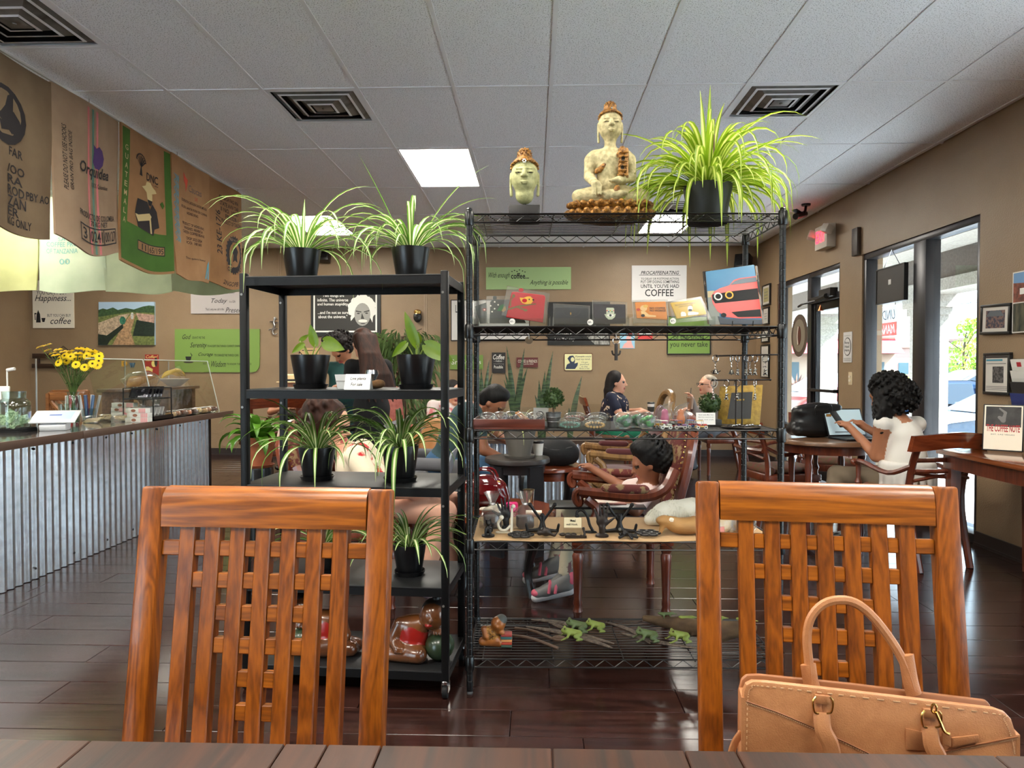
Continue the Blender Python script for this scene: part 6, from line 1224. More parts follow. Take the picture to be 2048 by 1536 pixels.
for i,(u,y,lab)in enumerate(((1140,.04,'bagged turquoise bead bracelet in the acrylic bin'),(1190,.035,'bagged wooden bead bracelet in the acrylic bin'),(1150,.1,'bagged red cord bracelet at the back of the bin'),(1195,.1,'bagged grey woven bracelet at the back of the bin'))):
    p=ws(u,y,2,.007);t=T('trinket_bag',lab,'trinket bag',p,.1*i,'bagged trinkets on the shelf');col=((110,150,140),(206,166,110),(140,84,70),(130,126,116))[i];b=MB();n=18
    for k in range(n):a=2*pi*k/n;b.ball((.036*math.cos(a),.016*math.sin(a),.012+.008*math.sin(a)+(i>1)*.02),.0052,7,5)
    b.obj('beads',mat('bead_%d'%i,col,.4),t);q=SDF();q.ell((0,0,.022+(i>1)*.016),(.05,.03,.022),0,.01);q.build('bag',bag,t,.009)
tg=mat('toy_green',(60,160,60),.4);tg2=mat('toy_dark_green',(40,130,70),.4);cup_=clear('clear_cup',(240,244,242),.06,.7,.03)
for i,(u,y,lab)in enumerate(((1246,.04,'clear plastic cup of dark green toy frogs'),(1293,.03,'clear plastic cup of bright green toy frogs'),(1270,.1,'clear plastic cup of green toys at the back'))):
    p=ws(u,y,2);t=T('toy_cup',lab,'cup',p,0,'cups of toys');MB().lathe([(.001,.001),(.028,.001),(.038,.048),(.041,.05),(.037,.05),(.027,.004),(.001,.004)],n=20).obj('cup',cup_,t);q=SDF()
    for k in range(5):a=k*1.3;q.ell((.015*math.cos(a),.015*math.sin(a),.014+.008*k),(.014,.011,.008),0,.003);q.ell((.015*math.cos(a)+.01,.015*math.sin(a)-.004,.019+.008*k),.006,0,.003)
    q.build('toy_frogs',tg if i==1 else tg2,t,.0035);q=SDF();q.ell((0,0,.034),(.04,.034,.034),0,.01);q.build('bag',bag,t,.01)
for i,(u,y,lab)in enumerate(((1330,.14,'bagged pink toy with a paper cone on the gift shelf'),(1362,.13,'bagged orange toy behind the mini cars'))):
    p=ws(u,y,2);t=T('trinket_bag',lab,'trinket bag',p,0,'bagged trinkets on the shelf');q=SDF();q.ell((0,0,.03),(.018,.014,.03),0,.01);q.ell((0,0,.06),.014,0,.006);q.build('toy',mat('toy_%d'%i,((214,110,150),(226,130,70))[i],.5),t,.005);q=SDF();q.ell((0,0,.045),(.034,.024,.045),0,.01);q.cap((0,0,.07),(.03,0,.1),.015,.008,0,.01);q.build('bag',bag,t,.009)
def minicar(label,u,y,cols,rz):
    p=ws(u,y,2);t=T('toy_car',label,'toy car',p,rz,'recycled tin toy cars');m=[mat('tin_%d_%d_%d'%c,c,.35,.4)for c in cols]
    MB().bx(-.024,-.01,.007,.024,.01,.013).obj('chassis',m[0],t,bev=.001);MB().bx(.004,-.009,.013,.022,.009,.02).obj('bonnet',m[1],t,bev=.003);MB().bx(-.022,-.0095,.032,.006,.0095,.034).obj('roof',m[2],t);b=MB();[b.cyl((x,yy,.013),(x,yy,.032),.0008,n=5)for x in(-.021,.005)for yy in(-.009,.009)];b.obj('pillar',steel,t);MB().bx(-.012,-.008,.013,-.004,.008,.02).obj('seat',m[1],t)
    for x in(-.016,.015):
        for yy in(-.012,.012):o=MB().tube([(x,yy-.0015,.0072),(x,yy+.0015,.0072)],.007,12).obj('wheel',mat('tin_wheel',(190,186,176),.4,.5),t);MB().tube([(x,yy-.002,.0072),(x,yy+.002,.0072)],.003,8).obj('hub',black,o)
for i,(lab,u,y,cols)in enumerate((('cream recycled tin jeep on the gift shelf',1332,.025,((200,196,180),(190,190,180),(210,206,196))),('purple and silver tin jeep on the gift shelf',1362,.022,((180,180,180),(110,80,120),(90,60,110))),('gold and red tin jeep on the gift shelf',1403,.025,((190,150,80),(170,60,50),(200,170,90))),('orange and white tin car behind the cream jeep',1318,.06,((210,150,60),(220,170,70),(200,190,170))),('red and black tin car behind the purple jeep',1352,.06,((160,50,50),(40,40,44),(170,60,60))),('blue and red tin car below the mini cars card',1385,.058,((60,90,140),(150,50,60),(70,100,150))))):minicar(lab,u,y,cols,(.15,-.1,.1,.4,-.3,.2)[i])
p=ws(1412,.09,2);t=T('mini_cars_card','white card about hand made mini cars','card',p);MB().box((0,0,.036),(.076,.0015,.048),(R(-6),0,0)).obj('card',mat('card_white',(232,230,224),.7),t)
for st,z in(('Hand made Mini Cars',.05),('Made from recycle tin cans',.04),('High end craft',.03)):text(st,inkb,t,(lambda z:lambda a,c:(-.03+.06*a,-.006+(z-.03)*.1,z+.004*c))(z),0,.012)
MB().bx(-.02,-.008,0,.02,.012,.013).obj('holder',acr,t)
# key ring stand
p=ws(1482,.07,2);ks=T('key_ring_stand','black two-bar stand for key rings on a round tray','stand',p);blk2=mat('stand_bronze',(34,28,26),.4,.5)
MB().lathe([(.001,0),(.07,0),(.078,.006),(.076,.008),(.001,.005)],n=32).obj('base',blk2,ks);b=MB();b.cyl((-.016,.01,.005),(-.016,.01,.19),.003,n=8);b.cyl((.014,.03,.005),(.014,.03,.285),.003,n=8);b.obj('pole',blk2,ks)
b=MB();b.cyl((-.108,.01,.19),(.118,.01,.192),.0032,n=8);b.ball((-.108,.01,.19),.005);b.ball((.118,.01,.192),.005);b.obj('lower_bar',blk2,ks);b=MB();b.cyl((-.088,.03,.287),(.156,.03,.292),.0032,n=8);b.ball((-.088,.03,.287),.005);b.ball((.156,.03,.292),.005);b.obj('upper_bar',blk2,ks)
rm=[(.011*math.cos(i*pi/9),0,-.010+.014*math.sin(i*pi/9))for i in range(18)];KM={}
def keyring(kind,x,y,z,rz):
    t=T('key_ring','silver key ring with a %s charm'%kind+{'kettle':' on the bar above the gold frame','bell':' hung from the stand','dog':' hanging from the stand'}.get(kind,''),'key ring',(p.x+x,p.y+y,p.z+z),rz,'key rings on the stand')
    if kind not in KM:
        a=MB().tube(rm,.0019,6,True).mesh('split_ring');a.materials.append(chrome);b=MB();[b.tube([(.0022*math.cos(k*pi/3),.0012*(i%2)*math.sin(k),-.028-i*.006+.003*math.sin(k*pi/3))for k in range(6)],.0008,4,True)for i in range(4)];b_=b.mesh('chain');b_.materials.append(chrome);c=MB();zz=-.052
        if kind=='kettle':c.lathe([(.012,zz-.02),(.013,zz-.016),(.008,zz-.003),(.003,zz)],n=14);c.tube([(.011,0,zz-.012),(.02,0,zz-.006)],.002,6);c.tube(bez([(-.008,0,zz-.006),(-.017,0,zz-.01),(-.012,0,zz-.017)],6),.0014,5)
        elif kind=='bell':c.lathe([(.013,zz-.02),(.009,zz-.014),(.006,zz-.004),(.001,zz)],n=12);c.ball((0,0,zz-.021),.003)
        else:c.ball((0,0,zz-.004),(.006,.005,.006));c.ball((0,0,zz-.014),(.007,.006,.008));[c.ball((s_*.006,0,zz-.022),(.0035,.004,.004))for s_ in(-1,1)];c.ball((.006,0,zz-.001),.003)
        c_=c.mesh('charm');c_.materials.append(mat('charm_silver',(150,146,138),.22,1));KM[kind]=(a,b_,c_)
    for nm,me in zip(('split_ring','chain','charm'),KM[kind]):o=bpy.data.objects.new(nm,me);COL.objects.link(o);o.parent=t
for i,(u,k)in enumerate(((1431,'kettle'),(1463,'bell'),(1475,'cone'),(1492,'figurine'),(1500,'star'),(1510,'dog'),(1531,'teapot'))):
    q=PY(u,705,p.y+.03)-p;kind=k;keyring(kind if kind in('kettle','bell','dog')else kind,q.x,.03,.286,rf.uniform(-1,1))
for i,(u,k)in enumerate(((1427,'mug'),(1453,'pot'),(1474,'robot'),(1510,'puppy'))):q=PY(u,755,p.y+.01)-p;keyring(k,q.x,.01,.188,rf.uniform(-1,1))
for i in range(7):b=MB();b.tube([(.01*math.cos(k*pi/6),.01*math.sin(k*pi/6)*.8,.003+.002*math.sin(k))for k in range(12)],.0016,5,True);b.ball((.014,0,.004),(.006,.005,.004));tag(b.obj('loose_key_ring',chrome,loc=(p.x-.05+i*.017,p.y-.03+.02*(i%3),p.z+.009)),'loose silver key ring lying on the stand\'s round tray','key ring','loose key rings on the tray')
# gold photo frame
f=Flat('picture_frame','gold photo frame wrapped in plastic on the gift shelf','photo frame',[(1444,773),(1531,770),(1520,850),(1436,848)],3.0,mat('frame_gold',(164,130,48),.45,.3,rgb2=(130,100,34),nscale=60),.014);f.dec('opening',[(1466,786),(1509,784),(1502,838),(1455,838)],mat('frame_dark',(44,42,40),.5));f.dec('label_strip',[(1475,799),(1491,798),(1491,801),(1475,802)],MATS['frame_gold'],.002);
# ================================================================== WIRE SHELF: hook tier
iron=mat('cast_iron',(24,22,22),.4,.4,spec=.5);ironb=mat('cast_iron_brown',(44,36,32),.45,.5);HZ=.0075
def hand(q,m,c,s,spread=1,lean=0,thumb=1):
    """upright open hand of height ~s, palm towards the viewer"""
    P=lambda x,y,z:(c[0]+(x+lean*z)*s,c[1]+y*s,c[2]+z*s)
    q.cap(P(0,0,0),P(0,0,.22),.1*s,.115*s,m,.03*s);q.ell(P(0,0,.4),(.2*s,.09*s,.2*s),m,.05*s)
    for i,(x0,x1,z1)in enumerate(((-.15,-.26,.82),(-.055,-.08,.96),(.045,.05,1.0),(.135,.19,.9))):q.cap(P(x0,0,.52),P(x0+(x1-x0)*.5*spread,-.02,.52+(z1-.52)*.55),.05*s,.042*s,m,.02*s);q.cap(P(x0+(x1-x0)*.5*spread,-.02,.52+(z1-.52)*.55),P(x0+(x1-x0)*spread,0,z1),.042*s,.03*s,m,.01*s)
    q.cap(P(.14*thumb,-.01,.32),P(.29*thumb,-.03,.45),.055*s,.05*s,m,.03*s);q.cap(P(.29*thumb,-.03,.45),P(.42*thumb,-.02,.54),.05*s,.035*s,m,.01*s)
p=ws(1205,.06,1,HZ);t=T('hand_hook','dark metal open hand hook standing on the paper liner','ornament',p);q=SDF();hand(q,0,(0,0,.012),.118);q.build('hand',ironb,t,.0028);MB().lathe([(.001,0),(.024,0),(.024,.006),(.016,.012),(.001,.014)],n=18,sx=1.1).obj('base',ironb,t)
p=ws(1013,.2,1,HZ);t=T('hand_ornament','slender black wooden hand behind the white hook','ornament',p);q=SDF();hand(q,0,(0,0,.008),.12,.7,-.12,-1);q.build('hand',mat('ebony',(22,21,24),.4),t,.0028);MB().lathe([(.001,0),(.02,0),(.018,.012),(.001,.012)],n=16).obj('base',MATS['ebony'],t)
p=ws(1012,.12,1,HZ);t=T('wall_hook','white enamel wall hook with ball ends lying upright','hook',p);wh=mat('enamel_white',(214,206,188),.35);MB().prism(rrect(-.042,-.012,.04,.012,.01),0,.004,'xy').obj('plate',wh,t);b=MB();b.tube([(.022,0,.003),(.024,0,.1),(.028,-.008,.108)],.0055,8);b.ball((.03,-.012,.11),.0085);b.obj('upper_prong',wh,t);b=MB();b.tube(bez([(.018,0,.03),(.0,-.004,.012),(-.022,-.006,.014),(-.032,-.008,.038),(-.02,-.01,.06)],16),.0058,8);b.ball((-.018,-.01,.064),.0095);b.obj('lower_prong',wh,t)
for u,lab,fl in((1085,'black acrobat hook with raised arms left of the hook card',1),(1240,'black acrobat hook with raised arms beside the furry carving',-1)):
    p=ws(u,.12,1,HZ);t=T('acrobat_hook',lab,'hook',p,0,'acrobat hooks');q=SDF();q.ell((0,0,.072),.0095,0,.003);q.cap((0,0,.06),(0,0,.03),.009,.011,0,.005);q.ell((0,-.002,.018),(.016,.011,.018),0,.008)
    for e in(-1,1):q.cap((e*.008,0,.055),(e*.03,0,.085),.006,.006,0,.004);q.cap((e*.03,0,.085),(e*.048,-.004,.112),.0055,.007,0,.003);q.ell((e*.05,-.004,.116),.009,0,.003);q.cap((e*.008,0,.012),(e*.06,-.01,.009),.009,.007,0,.004);q.cap((e*.06,-.01,.009),(e*.066,-.012,.036),.006,.006,0,.003)
    q.build('figure',iron,t,.0032);MB().tube([(0,-.012,.018),(0,-.0145,.018)],.006,10).obj('plaque',mat('plaque',(150,148,140),.4,.6),t)
for u,lab in((1042,'black cast iron flower trivet in front of the bagged brownie'),(1297,'black cast iron flower trivet beside the wooden duck')):
    p=ws(u,.055 if u<1100 else .09,1,HZ);t=T('flower_trivet',lab,'trivet',p,0,'flower trivets')
    b=MB();[b.tube([(.032*math.cos(k*pi/3)+.017*math.cos(i*pi/8),.032*math.sin(k*pi/3)+.017*math.sin(i*pi/8),.008)for i in range(16)],.0048,6,True)for k in range(6)];b.tube([(.016*math.cos(i*pi/8),.016*math.sin(i*pi/8),.008)for i in range(16)],.005,6,True);b.obj('ring',iron,t);b=MB();b.ball((0,0,.009),(.01,.01,.008));b.obj('center',iron,t)
p=ws(976,.06,1,HZ);t=T('dog_hook','small black seated bulldog on a round base','ornament',p);MB().lathe([(.001,0),(.026,0),(.026,.005),(.001,.007)],n=20).obj('base',iron,t);q=SDF();q.ell((0,0,.028),(.014,.013,.018),0,.006);q.ell((.002,-.008,.056),(.013,.012,.012),0,.005);q.ell((.004,-.018,.053),(.008,.007,.006),0,.003)
for e in(-1,1):q.cap((e*.009,-.012,.03),(e*.01,-.014,.008),.005,.005,0,.003);q.cap((e*.009,-.006,.066),(e*.011,-.006,.072),.004,.002,0,.002)
q.cap((.014,.0,.02),(.02,-.004,.05),.005,.006,0,.004);q.build('dog',iron,t,.0028)
p=ws(1092,.05,1,HZ);t=T('elephant_hook','small brown iron elephant hook with a raised cone','hook',p);q=SDF();q.ell((0,0,.02),(.02,.015,.018),0,.006);q.ell((-.024,0,.016),(.012,.01,.011),0,.005);q.cap((.014,0,.014),(.034,-.004,.006),.008,.005,0,.004);q.cap((.034,-.004,.006),(.046,-.004,.02),.005,.003,0,.003);q.cap((-.004,0,.03),(-.012,0,.058),.005,.002,0,.004);q.build('body',ironb,t,.0028)
p=ws(1152,.05,1,HZ);t=T('key_hook','brown iron key-shaped hook lying flat','hook',p);b=MB();[b.ball((-.052+.022*k,.006,.008),(.013,.011,.007))for k in range(3)];b.box((0,-.012,.005),(.085,.012,.008),(0,0,R(-4)));b.obj('plate',ironb,t);b=MB();b.tube(bez([(.02,-.01,.008),(.026,-.02,.006),(.034,-.02,.016),(.03,-.012,.034)],10),.005,7);b.ball((.03,-.012,.036),.006);b.obj('prong',ironb,t)
p=ws(1257,.04,1,HZ);t=T('dragonfly_hook','black iron dragonfly hook lying flat','hook',p);q=SDF();q.cap((-.03,.01,.012),(.026,-.018,.008),.006,.004,0,.004);q.ell((-.012,0,.02),(.012,.01,.012),0,.005)
for e in(-1,1):q.cap((-.01,0,.014),(-.036+.03*(e>0),e*.03,.008),.006,.007,0,.004);q.cap((.0,0,.014),(.034,e*.018,.006),.006,.006,0,.004)
q.cap((0,-.01,.018),(.012,-.03,.004),.005,.006,0,.003);q.build('dragonfly',iron,t,.003)
p=ws(1182,.13,1,HZ);t=T('swan_hook','curved black swan-neck hook beside the metal hand','hook',p);MB().lathe([(.001,0),(.028,0),(.02,.006),(.001,.008)],n=18,sy=.5).obj('base',iron,t);b=MB();b.tube(bez([(.01,0,.004),(-.004,0,.03),(-.014,0,.065),(-.034,-.002,.09),(-.054,-.002,.085),(-.056,-.002,.068)],18),.0058,8);b.ball((-.055,-.002,.066),.009);b.obj('neck',iron,t)
p=ws(1146,.1,1,HZ);t=T('hook_card','cream card reading metal wall hook in a clear holder','card',p);MB().box((0,0,.046),(.07,.0015,.04),(R(-6),0,0)).obj('card',mat('card_cream',(222,208,172),.7),t);MB().bx(-.038,.002,0,.038,.004,.07).bx(-.038,-.012,0,.038,.02,.002).obj('holder',acr,t)
text('Metal',inkb,t,lambda a,c:(-.01+.022*a,-.0035,.05+.01*c),.1,.02);text('wall Hook.',inkb,t,lambda a,c:(-.026+.046*a,-.0045,.036+.008*c),.1,.02)
for u,lab in((985,'cellophane bag of dark brownie tied at the top, left'),(1050,'cellophane bag of dark brownie beside the acrobat hook')):
    p=ws(u,.21,1,HZ);t=T('brownie_bag',lab.replace(', left',' behind the bulldog'),'treat bag',p,.2,'bagged brownies');MB().bx(-.035,-.028,.002,.035,.028,.052).obj('brownie',choc,t,bev=.008);b=MB();n=16;prof=[(.05,.001),(.052,.055),(.035,.08),(.01,.1),(.018,.115),(.036,.15)]
    b.add([(r_*(1+.15*math.sin(k*2.6+i))*math.cos(2*pi*k/n),.85*r_*(1+.15*math.cos(k*4.1))*math.sin(2*pi*k/n),z)for i,(r_,z)in enumerate(prof)for k in range(n)],[(i*n+k,i*n+(k+1)%n,(i+1)*n+(k+1)%n,(i+1)*n+k)for i in range(len(prof)-1)for k in range(n)]);b.obj('cellophane',bag,t);MB().lathe([(.011,.096),(.013,.1),(.011,.104)],n=10).obj('tie',MATS['tie_silver'],t)
p=ws(1345,.3,1,HZ);furm=mat('white_fur',(222,220,206),.95);t=T('furry_carving','white shaggy fibre carving at the back of the hook tier','ornament',p);q=SDF();q.ell((.02,0,.05),(.1,.07,.05),0,.03);q.cap((-.04,-.02,.035),(-.105,-.04,.02),.04,.02,0,.03);q.ell((.09,0,.055),(.06,.06,.055),0,.03);q.build('core',furm,t,.007);b=MB();r=random.Random(9)
for i in range(3000):
    a=r.uniform(0,6.28);zz=r.uniform(-.1,1);d=Vector((math.cos(a)*math.sqrt(max(0,1-zz*zz)),math.sin(a)*math.sqrt(max(0,1-zz*zz)),zz));cx=r.choice(((.02,0,.05,.1,.07,.05),(.09,0,.055,.06,.06,.055),(-.05,-.02,.035,.06,.045,.035)));pp=Vector((cx[0]+d.x*cx[3],cx[1]+d.y*cx[4],max(.003,cx[2]+d.z*cx[5])));e=(d*.3+Vector((r.uniform(-.3,.1),r.uniform(-.3,.1),-.8))).normalized()*.022
    if pp.z+e.z<.001:e.z=.001-pp.z
    s_=Vector((r.uniform(-1,1),r.uniform(-1,1),0))*.0024;b.add([pp-s_+d*.002,pp+s_+d*.002,pp+e+d*.003],[(0,1,2)])
o=b.obj('fur',furm,t,weld=False);o['kind']='stuff'
p=ws(1362,.1,1,HZ);t=T('wooden_duck','carved tan driftwood duck at the edge of the hook tier','carving',p);q=SDF();q.ell((.02,0,.034),(.075,.04,.034),0,.02);q.cap((-.03,-.01,.05),(-.065,-.01,.058),.024,.02,0,.015);q.ell((-.07,-.012,.058),(.03,.022,.018),0,.008);q.cap((-.07,-.01,.045),(-.082,-.014,.008),.015,.007,0,.008);q.ell((-.04,-.03,.066),.008,1,.002);q.cap((.06,0,.05),(.1,0,.06),.025,.01,0,.015);q.build('body',[mat('driftwood_tan',(176,132,78),.7,rgb2=(140,100,56),nscale=14,stretch=(.3,1,1),bump=.3,bscale=40),cream],t,.004)
for i,(u,lab,m)in enumerate(((1442,'bag of pale snacks with a pink label on the hook tier',mat('popcorn',(226,200,160),.8)),(1485,'bag of brown snacks at the end of the hook tier',nut))):tied_bag(lab,ws(u,.12,1,HZ),m,1.0,'snack bags on the hook tier')
p=ws(1436,.06,1,HZ);t=T('snack_card','small pink price card before the snack bags','card',p);MB().box((0,0,.022),(.06,.0015,.036),(R(-20),0,0)).obj('card',mat('pink_card',(190,120,110),.7),t);MB().bx(-.02,.0,0,.02,.014,.006).obj('foot',acr,t)
# ================================================================== WIRE SHELF: bottom tier
def fr(u,v):p=PZ(u,v,TZ[0]+.003);return p
p=fr(988,1290);t=T('carved_boy','small carved boy asleep against a stack of books','carving',(p.x,p.y,TZ[0]));q=SDF();q.cap((-.045,-.005,.02),(.02,-.01,.02),.018,.02,0,.012);q.ell((-.012,.0,.05),(.034,.026,.034),1,.012);q.cap((-.04,-.005,.07),(-.03,-.02,.045),.014,.012,0,.008);q.cap((.015,-.005,.068),(.035,-.02,.062),.013,.011,0,.008);c=Vector((.018,-.012,.096));q.ell(c,(.03,.027,.03),0,.008);q.ell(c+Vector((.012,.006,.014)),(.024,.026,.022),2,.004);q.ell(c+Vector((-.004,-.026,-.004)),(.005,.006,.006),0,.004)
for e in(-1,1):q.cut(c+Vector((e*.01-.004,-.027,.004)),(.007,.004,.002),.002)
q.build('figure',[mat('carved_amber',(166,100,46),.35,rgb2=(130,74,34),nscale=20,coat=.3),bgold,mat('cap_grey',(74,78,76),.6)],t,.0032)
for i,cl in enumerate(((60,80,66),(166,60,40),(190,130,80),(50,90,90),(150,56,50))):MB().bx(.03-.002*(i%2),-.026,.003+i*.011,.074,.012,.0125+i*.011).obj('book',mat('book_%d'%i,cl,.6),t,bev=.001)
podm=mat('seed_pod',(66,54,46),.7,rgb2=(110,96,82),nscale=70,bump=.6,bscale=90)
def strip(u0,v0,u1,v1,w,lab,nm='seed_pod',arch=.03,m=None):
    a,c=fr(u0,v0),fr(u1,v1);d=(c-a);n=16;s=Vector((-d.y,d.x,0)).normalized();b=MB();pts=[a.lerp(c,i/n)+s*(arch*math.sin(pi*i/n))+Vector((0,0,.006))for i in range(n+1)];b.tube(pts,[max(.002,w*math.sin(pi*(i+.6)/(n+1.2))**.6)for i in range(n+1)],8,flat=.42,up=(0,0,1));tag(b.obj(nm,m or podm),lab,'seed pod','seed pods on the bottom tier')
strip(1062,1242,1180,1265,.017,'long speckled seed pod furthest back on the bottom tier');strip(1052,1256,1225,1299,.018,'long brown seed pod under the frog pair');strip(1085,1240,1228,1290,.015,'slim brown seed pod beneath the lone frog',arch=-.02);strip(1212,1247,1300,1290,.014,'dark pointed seed pod between two frogs');strip(1240,1268,1400,1300,.015,'pale seed pod under the two right frogs',arch=-.02)
for u0,v0,u1,v1,lab in((1030,1262,1120,1285,'long wooden ladle with an upturned bowl'),(1022,1276,1134,1305,'thin wooden ladle in front of the carved boy')):
    a,c=fr(u0,v0),fr(u1,v1);t=T('wooden_ladle',lab,'ladle',a,0,'wooden ladles');d=c-a;lm=mat('ladle_wood',(84,62,46),.6);b=MB();b.tube(bez([(0,0,.012),d*.4+Vector((0,0,.02)),d*.85+Vector((0,0,.008))],10),.006,7);b.obj('handle',lm,t);q=SDF();e=d*.98 if v0<1270 else d*-.12;q.ell(e+Vector((0,0,.016)),(.03,.018,.014),0,.005);q.cut(e+Vector((0,-.004,.028)),(.024,.013,.014),.004);q.build('bowl',lm,t,.004)
fgm=mat('frog_green',(132,144,62),.6,rgb2=(108,122,52),nscale=14);fgd=mat('frog_moss',(92,106,60),.6,rgb2=(74,88,50),nscale=14);fe=mat('frog_eye',(60,40,20),.2)
def frog(label,p,rz,m,s=1.0):
    t=T('frog_figurine',label,'figurine',p,rz,'frog figurines');q=SDF();P=lambda x,y,z:(x*s,y*s,z*s);q.cap(P(.0,0,.026),P(.04,0,.02),.017*s,.014*s,0,.01);q.ell(P(-.02,0,.034),(.02*s,.017*s,.013*s),0,.008)
    for e in(-1,1):
        q.ell(P(-.022,e*.012,.046),.0065*s,0,.003);q.ell(P(-.026,e*.015,.047),.004*s,1,.001);q.cap(P(-.006,e*.014,.024),P(-.016,e*.028,.014),.007*s,.005*s,0,.004);q.cap(P(-.016,e*.028,.014),P(-.034,e*.026,.005),.005*s,.004*s,0,.003);q.cap(P(.042,e*.012,.02),P(.018,e*.032,.018),.01*s,.008*s,0,.005);q.cap(P(.018,e*.032,.018),P(.046,e*.036,.006),.0075*s,.005*s,0,.004);q.cap(P(.046,e*.036,.006),P(.022,e*.042,.004),.005*s,.004*s,0,.003)
        for k in(-1,0,1):q.cap(P(-.034,e*.026,.004),P(-.046,e*.026+k*.007,.003),.0028*s,.0026*s,0,.001)
    q.build('frog',[m,fe],t,.0032)
for u,v,lab,rz,m,s_ in((1140,1282,'bright green frog facing the carved boy',.1,fgm,.95),(1150,1266,'moss green frog behind the bright green frog',.05,fgd,1.0),(1188,1265,'lone lime frog on the slim seed pod',.0,fgm,.9),(1290,1285,'dark green frog on the pale seed pod',.15,fgd,1.0),(1355,1287,'lime frog at the end of the pale seed pod',.2,fgm,.95)):p=fr(u,v);frog(lab,(p.x,p.y,p.z+.012),rz,m,s_)
a=fr(1290,1250);c=fr(1505,1290);t=T('driftwood_branch','long driftwood branch lying on the bottom tier','driftwood',a);d=c-a;q=SDF();q.chain([(0,.0,.03),tuple(d*.35+Vector((0,.0,.028))),tuple(d*.68+Vector((0,-.02,.036))),tuple(d*.98+Vector((0,.0,.07)))],[.014,.032,.042,.026],0,.02);q.cap(tuple(d*.5+Vector((0,0,.03))),tuple(d*.48+Vector((-.02,-.04,.012))),.016,.006,0,.01);q.build('branch',mat('driftwood_brown',(104,82,56),.85,rgb2=(72,54,36),nscale=18,stretch=(.3,1,1),bump=.5,bscale=50),t,.0055)
for k,lab in((.22,'green lizard figurine on the driftwood tip'),(.42,'green lizard figurine midway along the driftwood'),(.7,'green lizard on the thick part of the driftwood'),(.95,'yellow-green lizard at the raised driftwood end')):
    pp=a+d*k+Vector((0,.01,.058+.02*(k>.5)+.012*(k>.9)));t=T('lizard_figurine',lab,'figurine',pp,rf.uniform(-.2,.2),'lizard figurines');q=SDF();q.cap((-.024,0,.006),(.02,0,.006),.008,.007,0,.004);q.cap((.02,0,.006),(.05,.01,.0),.006,.002,0,.003);q.ell((-.032,0,.009),(.01,.008,.006),0,.004);[q.cap((x,0,.004),(x-.006,e*.02,-.008),.004,.003,0,.003)for x in(-.014,.014)for e in(-1,1)];q.build('lizard',fgm if k!=.22 else fgd,t,.0032)
# ================================================================== SEATING AREA FURNITURE
redw=wood('red_wood',(74,30,18),(112,52,30),'z',9,.3,.4);redwx=wood('red_wood_x',(86,34,18),(130,60,32),'x',7,.22,.5);goldw=wood('gold_wood',(110,78,42),(150,112,66),'z',9,.4,.2);blackw=mat('black_wood',(12,11,12),.3,coat=.2)
burg=mat('burgundy_cloth',(78,26,28),.9,sheen=.3);brocade=mat('brocade',(92,34,30),.85,rgb2=(134,108,74),nscale=26,contrast=(.52,.58));floralseat=mat('tapestry',(104,82,56),.9,rgb2=(122,70,58),nscale=30,contrast=(.42,.6))
TURN=[(.026,0),(.02,.03),(.024,.05),(.02,.08),(.026,.3),(.03,.34),(.022,.36),(.032,.38),(.032,.43)]
def cushion(q,c,r,k=.03):q.cap((c[0]-r[0],c[1]-r[1],c[2]),(c[0]+r[0],c[1]-r[1],c[2]),r[2],r[2],0,k);q.cap((c[0]-r[0],c[1]+r[1],c[2]),(c[0]+r[0],c[1]+r[1],c[2]),r[2],r[2],0,k);q.ell(c,(r[0]*1.15,r[1]*1.2,r[2]*1.25),0,k)
